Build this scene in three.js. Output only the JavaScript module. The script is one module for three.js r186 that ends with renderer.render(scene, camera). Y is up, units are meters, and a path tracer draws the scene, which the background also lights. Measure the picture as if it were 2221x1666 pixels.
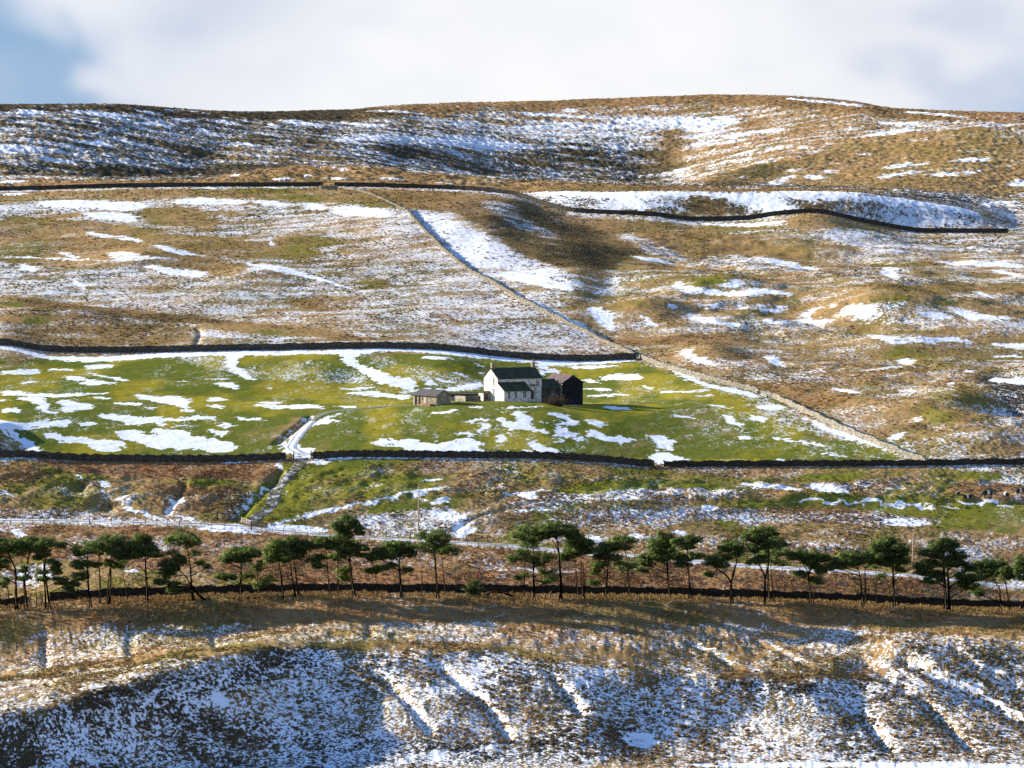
import * as THREE from 'three';
import { mergeGeometries } from 'three/addons/utils/BufferGeometryUtils.js';
import { MarchingCubes } from 'three/addons/objects/MarchingCubes.js';

// ---------------------------------------------------------------- camera, sky, sun, exposure
const FW = 2221, FH = 1666, FOC = 6536, HOR = 502, CAMY = 90;      // frame of the photograph, focal length in its pixels, row of the horizon, eye height
const scene = new THREE.Scene();
const camera = new THREE.PerspectiveCamera(2 * Math.atan((FH - HOR) / FOC) * 180 / Math.PI, FW / FH, 5, 9000);
camera.position.set(0, CAMY, 0);
camera.setViewOffset(FW, 2 * (FH - HOR), 0, FH - 2 * HOR, FW, FH);  // a level camera with the lens shifted down
camera.updateProjectionMatrix();

const renderer = new THREE.WebGLRenderer({ antialias: true });
renderer.setSize(1024, 768);
renderer.toneMapping = THREE.LinearToneMapping;
renderer.toneMappingExposure = 2.3;
renderer.shadowMap.enabled = true;
renderer.shadowMap.type = THREE.PCFSoftShadowMap;

const SUN_EL = 17.5 * Math.PI / 180, SUN_BACK = 24 * Math.PI / 180;
const SUN = new THREE.Vector3(-Math.cos(SUN_EL) * Math.cos(SUN_BACK), Math.sin(SUN_EL), -Math.cos(SUN_EL) * Math.sin(SUN_BACK));
const sun = new THREE.DirectionalLight(new THREE.Color().setRGB(1, 0.93, 0.80), 5);
sun.target.position.set(0, 30, -800);
sun.position.copy(sun.target.position).addScaledVector(SUN, 2000);
sun.castShadow = true;
Object.assign(sun.shadow.camera, { left: -900, right: 900, top: 700, bottom: -700, near: 100, far: 5000 });
sun.shadow.mapSize.set(4096, 4096);
sun.shadow.radius = 1;
scene.add(sun, sun.target);

// ---------------------------------------------------------------- noise
function rng(seed) { let a = seed >>> 0; return () => { a = (a + 0x6D2B79F5) | 0; let t = Math.imul(a ^ (a >>> 15), 1 | a); t = (t + Math.imul(t ^ (t >>> 7), 61 | t)) ^ t; return ((t ^ (t >>> 14)) >>> 0) / 4294967296; }; }
const clamp = (x, a, b) => (x < a ? a : x > b ? b : x);
const sstep = (a, b, x) => { const t = clamp((x - a) / (b - a), 0, 1); return t * t * (3 - 2 * t); };
const lerp = (a, b, t) => a + (b - a) * t;
const TN = 512;
function noiseTile(seed, octaves, gain, first) {                     // periodic fractal noise, spread evenly over 0..1
  const out = new Float32Array(TN * TN); let amp = 1, cells = first;
  for (let o = 0; o < octaves; o++, cells *= 2, amp *= gain) {
    const r = rng(seed + o * 977), g = new Float32Array(cells * cells); for (let i = 0; i < g.length; i++) g[i] = r();
    for (let y = 0; y < TN; y++) for (let x = 0; x < TN; x++) {
      const fx = x / TN * cells, fy = y / TN * cells, ix = fx | 0, iy = fy | 0; let tx = fx - ix, ty = fy - iy; tx = tx * tx * (3 - 2 * tx); ty = ty * ty * (3 - 2 * ty);
      const jx = (ix + 1) % cells, jy = (iy + 1) % cells;
      out[y * TN + x] += amp * lerp(lerp(g[iy * cells + ix], g[iy * cells + jx], tx), lerp(g[jy * cells + ix], g[jy * cells + jx], tx), ty);
    }
  }
  const order = Array.from(out.keys()).sort((a, b) => out[a] - out[b]);
  for (let i = 0; i < order.length; i++) out[order[i]] = i / order.length;
  return out;
}
const T1 = noiseTile(11, 6, 0.55, 8), T2 = noiseTile(57, 4, 0.7, 64), T3 = noiseTile(93, 5, 0.5, 6);
function tile(T, x, y) {                                             // x, y in tiles
  x = (x - Math.floor(x)) * TN; y = (y - Math.floor(y)) * TN;
  const ix = x | 0, iy = y | 0, tx = x - ix, ty = y - iy, jx = (ix + 1) & 511, a = (iy & 511) * TN, b = ((iy + 1) & 511) * TN, kx = ix & 511;
  return (T[a + kx] * (1 - tx) + T[a + jx] * tx) * (1 - ty) + (T[b + kx] * (1 - tx) + T[b + jx] * tx) * ty;
}

// ---------------------------------------------------------------- sky: broken bright cloud with blue in the gaps
{
  const w = 2048, h = 1024, px = new Float32Array(w * h * 4), D = Math.PI / 180;
  const lump = (az, el, a0, e0, ra, re) => Math.exp(-(((az - a0) / ra) ** 2 + ((el - e0) / re) ** 2));
  for (let j = 0; j < h; j++) {
    const el = (j + 0.5) / h * 180 - 90, e = Math.max(el, 0);
    for (let i = 0; i < w; i++) {
      const a = ((i + 0.5) / w - 0.5) * 2 * Math.PI;                 // atan2(z, x)
      const az = Math.atan2(Math.cos(a), -Math.sin(a)) / D;          // 0 along -z, + to the right
      const n = 0.6 * tile(T1, az / 90 + 0.2, e / 40 + 0.37) + 0.4 * tile(T3, az / 40, e / 17 + 0.11);
      let gap = sstep(0.36, 0.7, n + 0.75 * sstep(5, 30, e) - 0.16);
      let grey = sstep(0.35, 0.9, tile(T3, az / 60 + 0.4, e / 22 + 0.6)) * 0.7;
      const near = Math.exp(-((az / 26) ** 2)) * Math.exp(-((e / 12) ** 2)); // the stretch of sky over the fell is known
      const wisp = tile(T1, az / 11 + 0.1, e / 6 + 0.2), fluff = tile(T3, az / 23 + 0.7, e / 9);
      const edgeL = sstep(-6.7 - 0.62 * (e - 2.2) - 1.3 * (wisp - 0.5), -8.1 - 0.62 * (e - 2.2) - 1.3 * (wisp - 0.5), az);
      gap = lerp(gap, clamp((0.85 + 0.25 * fluff) * edgeL + 0.62 * lump(az, e, 11, 2.0, 2.6, 1.3) * (0.6 + 0.7 * fluff) + 0.12 * (wisp - 0.4), 0, 1), near);
      grey = lerp(grey, clamp(1.6 * lump(az, e, -5.6, 4.35, 1.8, 0.8) * (0.55 + 0.8 * fluff) + 0.95 * lump(az, e, 8.4, 3.4, 2.8, 1.5) * (0.5 + 0.9 * wisp) + 0.30 * lump(az, e, -6.5, 2.4, 3.0, 1.0) + 0.30 * (fluff - 0.25), 0, 1), near);
      const up = sstep(0, 70, e);
      const blue = [lerp(0.235, 0.05, up), lerp(0.365, 0.17, up), lerp(0.545, 0.50, up)];
      const warm = Math.exp(-(((az + 105) / 50) ** 2 + ((e - 15) / 25) ** 2)) * 0.25;
      const cl = [0.755 + warm, 0.76 + warm * 0.9, 0.775 + warm * 0.75], gr = [0.50, 0.54, 0.64];
      const k = (j * w + i) * 4;
      for (let c = 0; c < 3; c++) px[k + c] = 0.56 * lerp(lerp(cl[c], gr[c], grey), blue[c], gap);
      px[k + 3] = 1;
    }
  }
  const sky = new THREE.DataTexture(px, w, h, THREE.RGBAFormat, THREE.FloatType);
  sky.mapping = THREE.EquirectangularReflectionMapping; sky.magFilter = THREE.LinearFilter; sky.needsUpdate = true; sky.name = 'sky';
  scene.background = sky; scene.environment = sky;
}
// ---------------------------------------------------------------- the lie of the land
// Lines along which the ground is known, near to far: each gives, across the frame, the row where it is seen, and its distance; heights between follow smoothly.
function curve(list, n = 2) {                                        // monotone cubic through [x, y] pairs
  const m = list.length / n, X = [], Y = []; for (let i = 0; i < m; i++) { X.push(list[i * n]); Y.push(list[i * n + 1]); }
  const d = [], s = []; for (let i = 0; i < m - 1; i++) d.push((Y[i + 1] - Y[i]) / (X[i + 1] - X[i]));
  for (let i = 0; i < m; i++) { const a = d[Math.max(i - 1, 0)] ?? 0, b = d[Math.min(i, m - 2)] ?? 0; s.push(i === 0 || i === m - 1 ? 0 : a * b <= 0 ? 0 : 2 * a * b / (a + b)); }
  return (x) => {
    if (x <= X[0]) return Y[0]; if (x >= X[m - 1]) return Y[m - 1];
    let i = 0; while (x > X[i + 1]) i++;
    const h = X[i + 1] - X[i], t = (x - X[i]) / h;
    return Y[i] * (1 + 2 * t) * (1 - t) ** 2 + h * s[i] * t * (1 - t) ** 2 + Y[i + 1] * t * t * (3 - 2 * t) + h * s[i + 1] * t * t * (t - 1);
  };
}
const K_ = curve([0, 383, 300, 386, 450, 383, 540, 368, 640, 361, 800, 362, 900, 370, 1100, 388, 1300, 396, 1500, 404, 1700, 406, 1900, 408, 2050, 420, 2221, 442]);
const SKYLINE = curve([0, 225, 200, 227, 400, 236, 600, 242, 740, 239, 850, 229, 1000, 223, 1200, 219, 1400, 212, 1560, 207, 1700, 210, 1850, 223, 1950, 239, 2100, 244, 2221, 247]);
const D_BASE = curve([-400, 1500, 0, 1540, 700, 1920, 1150, 2220, 1430, 2320, 1750, 2080, 2221, 1800]);
const D_SKY = curve([-400, 2050, 0, 2150, 700, 2720, 1200, 3000, 1560, 3000, 2221, 2640]);
const R_V = curve([-400, 1128, 0, 1131, 240, 1135, 480, 1141, 600, 1153, 773, 1168, 890, 1174, 997, 1180, 1114, 1187, 1275, 1202, 1402, 1210, 1513, 1221, 1714, 1236, 1982, 1252, 2221, 1278]);
const R_D = curve([0, 602, 2221, 562]);
const W1_V = curve([0, 1315, 150, 1300, 335, 1291, 740, 1284, 1480, 1293, 1850, 1306, 2221, 1321]);
const W2_V = curve([0, 990, 200, 1000, 450, 1002, 620, 997, 800, 991, 1000, 993, 1150, 994, 1300, 1002, 1430, 1012, 1700, 1011, 2000, 1010, 2221, 1008]);
const W3_V = curve([0, 748, 115, 763, 250, 765, 450, 761, 630, 758, 800, 755, 900, 757, 1000, 764, 1110, 776, 1260, 783, 1380, 779, 1500, 776, 1800, 786, 2221, 788]);
const W4_V = curve([0, 413, 300, 406, 700, 404, 1000, 412, 1110, 423, 1175, 443, 1245, 460, 1335, 465, 1410, 468, 1510, 479, 1610, 479, 1690, 473, 1765, 471, 1865, 485, 1965, 500, 2000, 504, 2200, 505]);
const W4_D = curve([0, 1270, 900, 1270, 1110, 1250, 1250, 1215, 1500, 1200, 2221, 1190]);
const C_V = curve([-400, 1600, 0, 1545, 130, 1518, 270, 1480, 400, 1442, 600, 1404, 800, 1400, 1000, 1408, 1200, 1420, 1350, 1440, 1480, 1478, 1700, 1478, 1840, 1462, 1950, 1398, 2221, 1390]);
const C_D = curve([-400, 450, 0, 453, 270, 466, 500, 483, 700, 496, 800, 498, 1000, 496, 1300, 492, 1500, 486, 1750, 486, 1950, 498, 2221, 500]);
const F_D = curve([-400, 436, 0, 440, 300, 447, 600, 455, 2221, 455]);
const c = (v) => () => v;
const rowAt = (y, d) => HOR + (CAMY - y) * FOC / d, heightAt = (v, d) => CAMY - (v - HOR) * d / FOC;
const LINES = [
  [(u) => rowAt(9.4 - 1.6 * sstep(600, 0, u), 250), c(250)],
  [(u) => rowAt(9.6 - 2.2 * sstep(700, 0, u), 432), c(432)],
  [curve([-400, 1712, 0, 1692, 550, 1667, 1110, 1653, 2221, 1649]), F_D],
  [(u) => lerp(curve([-400, 1712, 0, 1692, 550, 1667, 1110, 1653, 2221, 1649])(u), C_V(u), lerp(lerp(0.42, 0.52, sstep(500, 1100, u)), 0.48, sstep(1250, 1420, u))), (u) => lerp(F_D(u), C_D(u), lerp(0.5, 0.57, sstep(1250, 1420, u)))],
  [C_V, C_D],
  [curve([0, 1425, 400, 1388, 800, 1354, 1300, 1358, 1700, 1382, 1950, 1366, 2221, 1364]), c(514)],
  [curve([0, 1324, 100, 1322, 200, 1316, 320, 1307, 520, 1296, 760, 1294, 950, 1297, 1150, 1298, 1300, 1298, 1500, 1301, 1640, 1310, 1740, 1309, 1860, 1314, 1930, 1316, 2050, 1324, 2221, 1327]), c(533)],
  [W1_V, c(546)],
  [(u) => HOR + (R_V(u) - HOR) * R_D(u) / (R_D(u) - 0.9), (u) => R_D(u) - 0.9],
  [R_V, R_D],
  [(u) => HOR + (R_V(u) - HOR) * R_D(u) / (R_D(u) + 4.6), (u) => R_D(u) + 4.6],
  [(u) => HOR + (R_V(u) - HOR) * R_D(u) / (R_D(u) + 5.6), (u) => R_D(u) + 5.6],
  [curve([0, 1060, 500, 1075, 900, 1082, 1300, 1092, 1700, 1118, 2221, 1128]), (u) => lerp(625, 606, clamp(u / 2221, 0, 1))],
  [W2_V, c(645)],
  [curve([0, 872, 300, 884, 600, 887, 880, 881, 1000, 873, 1100, 872, 1170, 875, 1230, 882, 1300, 887, 1400, 894, 1600, 902, 1770, 902, 2000, 896, 2221, 890]), c(700)],
  [curve([0, 850, 600, 864, 900, 868, 1050, 866, 1150, 868, 1225, 875, 1300, 874, 1400, 871, 1500, 864, 1770, 870, 2221, 862]), c(725)],
  [W3_V, c(800)],
  [curve([0, 610, 800, 602, 1100, 595, 1230, 590, 1340, 610, 1700, 610, 2221, 602]), c(960)],
  [curve([0, 498, 600, 490, 900, 468, 1050, 468, 1150, 490, 1300, 518, 1500, 535, 2221, 540]), c(1110)],
  [W4_V, W4_D],
  [curve([0, 403, 300, 398, 700, 397, 1000, 404, 1110, 415, 1150, 418, 1500, 414, 1850, 417, 1920, 426, 2050, 447, 2130, 466, 2221, 490]), (u) => W4_D(u) + 38],
  [K_, c(1420)],
  [(u) => K_(u) + lerp(14, -6, sstep(1380, 1560, u)), (u) => (1420 + D_BASE(u)) / 2],
  [(u) => K_(u) + lerp(5, -22, sstep(1380, 1560, u)), D_BASE],
  [(u) => lerp(K_(u) + 2, SKYLINE(u), 0.58), (u) => lerp(D_BASE(u), D_SKY(u), 0.5)],
  [SKYLINE, D_SKY],
  [(u) => SKYLINE(u) + 60, (u) => D_SKY(u) + 500],
];
const NL = LINES.length, U0 = -1000, US = 4, UN = 1051;
const tabD = new Float32Array(UN * NL), tabV = new Float32Array(UN * NL), tabS = new Float32Array(UN * NL);
for (let i = 0; i < UN; i++) {
  const u = U0 + i * US, o = i * NL;
  for (let k = 0; k < NL; k++) { tabV[o + k] = LINES[k][0](u); tabD[o + k] = LINES[k][1](u); }
  const s = (k) => (tabV[o + k + 1] - tabV[o + k]) / (tabD[o + k + 1] - tabD[o + k]);
  for (let k = 0; k < NL; k++) {
    if (k === 0 || k === NL - 1) { tabS[o + k] = s(Math.min(k, NL - 2)); continue; }
    const a = s(k - 1), b = s(k); tabS[o + k] = a * b <= 0 ? 0 : 2 * a * b / (a + b);
  }
}
function rowOne(i, d) {
  const o = i * NL; let lo = 0, hi = NL - 1;
  if (d <= tabD[o]) return tabV[o] + tabS[o] * (d - tabD[o]); if (d >= tabD[o + hi]) return tabV[o + hi] + tabS[o + hi] * 0.3 * (d - tabD[o + hi]);
  while (hi - lo > 1) { const m = (lo + hi) >> 1; if (tabD[o + m] <= d) lo = m; else hi = m; }
  const h = tabD[o + hi] - tabD[o + lo], t = (d - tabD[o + lo]) / h, q = 1 - t;
  return tabV[o + lo] * (1 + 2 * t) * q * q + h * tabS[o + lo] * t * q * q + tabV[o + hi] * t * t * (3 - 2 * t) - h * tabS[o + hi] * t * t * q;
}
function baseHeight(x, z) {
  const d = -z, u = clamp(FW / 2 + FOC * x / d, U0, U0 + (UN - 2) * US), i = ((u - U0) / US) | 0, t = (u - U0) / US - i;
  return heightAt(lerp(rowOne(i, d), rowOne(i + 1, d), t), d);
}
const bumps = [], pits = [];
let HEIGHT = baseHeight;
const rightOfField = (x, d) => sstep(4, 26, x - (33 + (800 - d) * 0.36));
function height(x, z) {
  const d = -z; let y = baseHeight(x, z);
  if (d > 470) {
    const moor = d < 800 ? rightOfField(x, d) * sstep(648, 690, d) : lerp(0.35, 1, sstep(20, 60, x)) * sstep(806, 860, d);
    const w = moor * (1 - sstep(1120, 1180, d));
    if (w > 0) y += w * (3.4 * (tile(T3, x / 340, z / 420) - 0.5) + 1.5 * (tile(T3, x / 130 + 0.3, z / 150) - 0.5));
    const far = sstep(1450, 1700, d);
    y += far * (2 * (tile(T3, x / 2600 + 0.2, z / 2600) - 0.5) + 0.9 * (tile(T3, x / 800, z / 900) - 0.5));
    const rough = sstep(462, 480, d) * (1 - sstep(505, 525, d)) * 0.7 + sstep(548, 556, d) * (1 - sstep(R_D(FW / 2) - 12, R_D(FW / 2) - 6, d)) * 0.3 + sstep(610, 618, d) * (1 - sstep(634, 641, d)) * 0.8 + sstep(1285, 1330, d) * 1.5;
    y += rough * (tile(T1, x / 60, z / 60 + 0.5) - 0.5);
  }
  for (const b of bumps) { const dx = (x - b[0]) / b[2], dz = (z - b[1]) / b[3], q = dx * dx + dz * dz; if (q < 7) y += b[4] * Math.exp(-q); }
  for (const g of pits) {
    if (x < g.x0 || x > g.x1 || z < g.z0 || z > g.z1) continue;
    let best = 1e9; const p = g.p;
    for (let i = 0; i + 3 < p.length; i += 2) {
      const ax = p[i], az = p[i + 1], bx = p[i + 2] - ax, bz = p[i + 3] - az, t = clamp(((x - ax) * bx + (z - az) * bz) / (bx * bx + bz * bz), 0, 1);
      const q = (x - ax - bx * t) ** 2 + (z - az - bz * t) ** 2; if (q < best) best = q;
    }
    y -= g.depth * Math.exp(-best / (g.w * g.w));
  }
  return y;
}
function at(u, v, d0 = 430, ground = height) {                       // where the line of sight through a pixel first meets the ground
  let d = d0, prev = d0;
  const over = (d) => heightAt(v, d) - ground((u - FW / 2) * d / FOC, -d);
  while (d < 3600 && over(d) > 0) { prev = d; d *= 1.0018; }
  for (let i = 0; i < 14; i++) { const m = (prev + d) / 2; if (over(m) > 0) prev = m; else d = m; }
  const x = (u - FW / 2) * d / FOC; return [x, ground(x, -d), -d];
}
function hump(u, v, rx, rz, h) { const p = at(u, v, 430, baseHeight); bumps.push([p[0], p[2], rx, rz, h]); }
hump(1570, 625, 12, 22, 2.4); hump(1400, 672, 11, 18, 3.0); hump(1650, 655, 7, 12, 1.8); hump(1930, 668, 24, 26, 4.2); hump(1540, 770, 9, 15, 2.6);
hump(1760, 492, 22, 26, 3.4); hump(1960, 752, 16, 16, 2.4); hump(2085, 880, 10, 12, 2.2); hump(2190, 882, 11, 13, -5.2); hump(2110, 960, 12, 12, 1.8);
hump(1700, 372, 46, 130, 10); hump(960, 800, 9, 16, 1.4); hump(760, 815, 5, 14, -0.9); hump(-10, 945, 4, 9, 2.4); hump(30, 965, 3, 7, -1.2);
hump(1480, 520, 14, 24, 2.2); hump(300, 560, 16, 30, 1.8); hump(560, 600, 14, 30, 1.6); hump(150, 690, 14, 16, 2.0);
hump(172, 1052, 2.2, 3.2, -1.6); hump(230, 1090, 2.2, 3, -1.5); hump(190, 1044, 3, 3, 0.5);
hump(1340, 1095, 22, 5, 1.2); hump(1750, 1085, 30, 5, 1.3); hump(1420, 1050, 16, 4, 0.9); hump(1050, 1130, 7, 4, 0.8); hump(1860, 1190, 20, 4, 0.7);
hump(840, 1170 - 90, 14, 6, 0.8); hump(330, 1640, 7, 8, -1.6); hump(560, 1560, 8, 8, 1.6); hump(880, 1545, 8, 9, 1.2); hump(1280, 1600, 6, 8, 1.3); hump(1560, 1560, 9, 10, -1.4); hump(1930, 1440, 4, 7, -1.5);
function groove(u0, depth, w, ...px) {
  const p = []; for (let i = 0; i < px.length; i += 2) { const q = at(px[i] + u0, px[i + 1], 430, baseHeight); p.push(q[0], q[2]); }
  const xs = p.filter((_, i) => i % 2 === 0), zs = p.filter((_, i) => i % 2), m = 3 * w;
  pits.push({ p, depth, w, x0: Math.min(...xs) - m, x1: Math.max(...xs) + m, z0: Math.min(...zs) - m, z1: Math.max(...zs) + m });
}
{ // drains and runnels cut down the bank and across the shelf, and the ditch beside the track
  const b5 = (X, Y) => [X * 0.5018, 1350 + Y * 0.5018], b6 = (X, Y) => [1110 + X * 0.5022, 1350 + Y * 0.5022], go = (m, depth, w, ...f) => { const p = []; for (let i = 0; i < f.length; i += 2) p.push(...m(f[i], f[i + 1])); groove(0, depth, w, ...p); };
  go(b5, 1.0, 1.0, 1872, 170, 1942, 217, 2030, 292, 2120, 392, 2195, 490); go(b5, 0.8, 0.9, 1612, 202, 1682, 267, 1752, 347, 1812, 422, 1857, 472); go(b5, 0.8, 1.0, 1372, 302, 1447, 357, 1547, 417);
  go(b6, 1.0, 0.9, 165, 225, 218, 292, 305, 407); go(b6, 1.2, 1.2, 1412, 315, 1500, 402, 1575, 474, 1632, 548); go(b6, 1.4, 1.4, 1690, 130, 1852, 236, 1972, 290, 2082, 350, 2205, 430); go(b6, 0.7, 0.9, 1912, 112, 2034, 202, 2195, 279);
  go(b6, 1.0, 1.2, 1770, 330, 1880, 440, 1990, 545); go(b5, 0.5, 0.7, 188, 30, 192, 120, 200, 205); go(b5, 0.5, 0.8, 558, 0, 562, 90, 566, 170); go(b5, 0.4, 0.7, 905, 0, 915, 60, 940, 112); go(b5, 0.5, 0.8, 1594, -10, 1600, 60);
  go(b6, 0.5, 0.8, 782, 92, 882, 138, 982, 194); go(b6, 0.5, 0.8, 1040, 68, 1130, 113, 1280, 186); go(b6, 0.4, 0.7, 1520, 152, 1620, 208, 1700, 264);
  groove(0, 0.9, 1.0, 508, 1128, 550, 1085, 590, 1048, 610, 1020); groove(0, 0.8, 0.9, 600, 962, 640, 930, 672, 904); groove(0, 0.5, 0.7, 985, 1150, 1040, 1125, 1120, 1100, 1200, 1090);
  groove(0, 0.6, 0.8, 362, 1112, 378, 1088, 398, 1060, 400, 1045); groove(0, 0.5, 0.8, 425, 745, 435, 728, 428, 714);
}
// ---------------------------------------------------------------- what lies on the ground: plan outlines in metres
const hards = [], zones = [];                                        // snow lying solid; stretches of ground with their own growth and scattered snow
const view = (x0, y0, x1, y1, w, h) => (X, Y) => [x0 + X * (x1 - x0) / w, y0 + Y * (y1 - y0) / h];
const PX = (X, Y) => [X, Y];
function outline(m, flat, close) {
  const q = []; for (let i = 0; i < flat.length; i += 2) q.push(m(flat[i], flat[i + 1]));
  const out = [], n = q.length;
  for (let i = 0; i < n; i++) {                                      // rounded: two points on each side
    const a = q[i], b = q[(i + 1) % n];
    out.push([lerp(a[0], b[0], 0.25), lerp(a[1], b[1], 0.25)], [lerp(a[0], b[0], 0.75), lerp(a[1], b[1], 0.75)]);
  }
  const w = [], lift = [];
  for (const [u, v] of out) { const p = at(clamp(u, -40, 2260), clamp(v, 205, 1720)); w.push(p[0], p[2]); }
  return w;
}
function snow(m, ...flat) { hards.push({ p: outline(m, flat), v: 1 }); }
function bare(m, ...flat) { hards.push({ p: outline(m, flat), v: 0 }); }
function band(m, w, ...flat) {                                       // a strip that tapers at both ends
  const q = []; for (let i = 0; i < flat.length; i += 2) q.push(m(flat[i], flat[i + 1]));
  w = Math.max(2.4, w * (m(1, 0)[0] - m(0, 0)[0]) * (m === B5 || m === B6 ? 0.8 : 1.1));
  const L = [], R = [];
  for (let i = 0; i < q.length; i++) {
    const a = q[Math.max(i - 1, 0)], b = q[Math.min(i + 1, q.length - 1)], l = Math.hypot(b[0] - a[0], b[1] - a[1]), t = (i === 0 || i === q.length - 1 ? 0.3 : 0.5) * w;
    L.push(q[i][0] - (b[1] - a[1]) / l * t, q[i][1] + (b[0] - a[0]) / l * t); R.unshift(q[i][0] + (b[1] - a[1]) / l * t, q[i][1] - (b[0] - a[0]) / l * t);
  }
  hards.push({ p: outline(PX, [...L, ...R]), v: 1 });
}
function zone(m, what, ...flat) { zones.push({ p: outline(m, flat), ...what }); }   // s snow cover, g green, r russet, k dark, in places painted shade

const A3 = view(0, 500, 1110, 1000, 2212, 996), A1 = view(800, 720, 1400, 1020, 2212, 1106), A5 = view(1110, 760, 2221, 1180, 2212, 836);
const A7 = view(300, 860, 1000, 1200, 2212, 1074), A6 = view(0, 960, 700, 1180, 2212, 695), A4 = view(1110, 400, 2221, 800, 2212, 796);
const A8 = view(0, 180, 1110, 560, 2212, 757), A9 = view(1110, 180, 2221, 560, 2212, 757), B5 = view(0, 1350, 1110, 1666, 2212, 630), B6 = view(1110, 1350, 2221, 1666, 2212, 629);

// the fell
zone(PX, { s: 0.46, g: 0, r: 0.1, k: 0.6 }, -40, 205, 2260, 205, 2260, 480, 1500, 420, 1100, 400, -40, 400);
zone(PX, { s: 0.10, g: 0, r: 0.35, k: 0.75 }, -40, 215, 300, 215, 700, 235, 1000, 240, 760, 262, 400, 256, 200, 242, -40, 246);
zone(PX, { s: 0.42, g: 0, r: 0.55, k: 0.2 }, 820, 222, 1100, 212, 1560, 200, 1900, 220, 2260, 244, 2260, 300, 1800, 300, 1700, 400, 1480, 400, 1450, 330, 1300, 300, 1000, 270);
zone(PX, { s: 0.06, g: 0, r: 0.75, k: 0.3 }, 780, 236, 1000, 220, 1560, 203, 1900, 220, 2260, 246, 2260, 268, 2000, 262, 1850, 244, 1600, 222, 1350, 230, 1050, 240, 900, 250);
zone(A9, { s: 0.72, g: 0, r: 0.3, k: 0.3 }, 0, 175, 400, 165, 880, 135, 1000, 170, 900, 240, 760, 290, 770, 400, 700, 410, 690, 300, 600, 280, 300, 262, 0, 215);
zone(A8, { s: 0.86, g: 0, r: 0.1, k: 0.5 }, 1380, 250, 1500, 225, 1700, 222, 1900, 232, 2300, 262, 2300, 292, 1900, 268, 1600, 248, 1450, 262);
zone(A8, { s: 0.82, g: 0, r: 0.1, k: 0.5 }, -60, 265, 120, 258, 220, 285, 130, 312, -60, 310);
zone(A8, { s: 0.25, g: 0.1, r: 0.1, k: 0.75 }, 1600, 262, 1880, 285, 2000, 330, 1800, 340, 1660, 310);
zone(A8, { s: 0.22, g: 0.1, r: 0.1, k: 0.75 }, 1880, 315, 2050, 325, 2300, 350, 2300, 400, 2050, 390, 1930, 355);
zone(A8, { s: 0.15, g: 0.1, r: 0, k: 0.9 }, 740, 280, 930, 285, 980, 315, 800, 328);
zone(A8, { s: 0.22, g: 0.05, r: 0.1, k: 0.8 }, -60, 350, 400, 352, 860, 376, 1250, 345, 1290, 360, 900, 402, -60, 402);
zone(A9, { s: 0.32, g: 0.1, r: 0.1, k: 0.65 }, -60, 285, 300, 288, 500, 325, 720, 395, 700, 430, 300, 412, -60, 405);
zone(A9, { s: 0.08, g: 0.25, r: 0.2, k: 0.65 }, 640, 215, 720, 195, 745, 250, 740, 330, 720, 390, 600, 330, 480, 300, 560, 285, 660, 290);
zone(A9, { s: 0.14, g: 0, r: 0.38, k: 0.05 }, 1180, 330, 1500, 230, 1800, 210, 2280, 195, 2280, 490, 1900, 480, 1600, 452, 1300, 445, 1150, 430);
zone(A9, { s: 0.30, g: 0.05, r: 0.35, k: 0.1 }, 1550, 375, 2280, 320, 2280, 345, 1900, 405, 1600, 425);
zone(A9, { s: 0.04, g: 0.35, r: 0.1, k: 0.6 }, 800, 432, 900, 390, 1050, 350, 1250, 333, 1340, 338, 1210, 366, 1110, 400, 1090, 440, 900, 450);
snow(A8, 0, 122, 80, 125, 70, 108, 150, 118, 230, 125, 190, 138, 60, 132, 0, 131); snow(A8, 260, 122, 330, 114, 500, 126, 620, 148, 520, 146, 330, 132);
snow(A8, 570, 112, 700, 130, 690, 137, 600, 126); snow(A8, 740, 150, 850, 154, 850, 166, 760, 166); snow(A8, 930, 160, 1020, 165, 1000, 186, 940, 172);
snow(A8, 1170, 154, 1300, 160, 1410, 186, 1380, 190, 1250, 172); snow(A8, 360, 245, 440, 247, 490, 268, 430, 274, 370, 264); band(A8, 7, 0, 331, 400, 338, 900, 350);
snow(A8, 620, 165, 760, 182, 700, 186, 560, 172); snow(A8, 1000, 250, 1120, 262, 1100, 272, 1020, 262); snow(A8, 840, 190, 920, 205, 900, 212, 850, 200); snow(A8, 1440, 160, 1560, 175, 1700, 182, 1600, 190, 1480, 176);
band(A8, 5, 300, 150, 420, 170, 560, 190); band(A8, 5, 420, 140, 560, 160, 720, 190, 780, 200); band(A8, 5, 960, 150, 1100, 165, 1250, 195); band(A8, 4, 1100, 210, 1200, 230, 1300, 250); band(A8, 5, 700, 112, 860, 124, 900, 132); band(A8, 4, 1600, 120, 1760, 126, 1860, 136); band(A8, 5, 2060, 106, 2160, 110); band(A8, 4, 40, 168, 160, 176);
snow(A9, 10, 128, 150, 130, 280, 140, 450, 150, 560, 150, 660, 166, 700, 150, 780, 148, 870, 160, 860, 176, 760, 175, 600, 182, 480, 170, 300, 152, 120, 142);
snow(A9, 890, 175, 920, 145, 970, 150, 970, 176, 930, 183); snow(A9, 190, 115, 270, 107, 300, 125, 230, 127); snow(A9, 760, 190, 860, 198, 840, 210); snow(A9, 900, 235, 1000, 210, 1180, 194, 1180, 209, 1040, 216, 960, 237);
band(A9, 7, 1350, 186, 1480, 172); snow(A9, 1560, 172, 1640, 164, 1780, 178, 1700, 183); snow(A9, 1620, 205, 1760, 197, 1740, 209, 1500, 236, 1400, 252, 1520, 226); snow(A9, 1230, 276, 1290, 269, 1260, 289);
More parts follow.
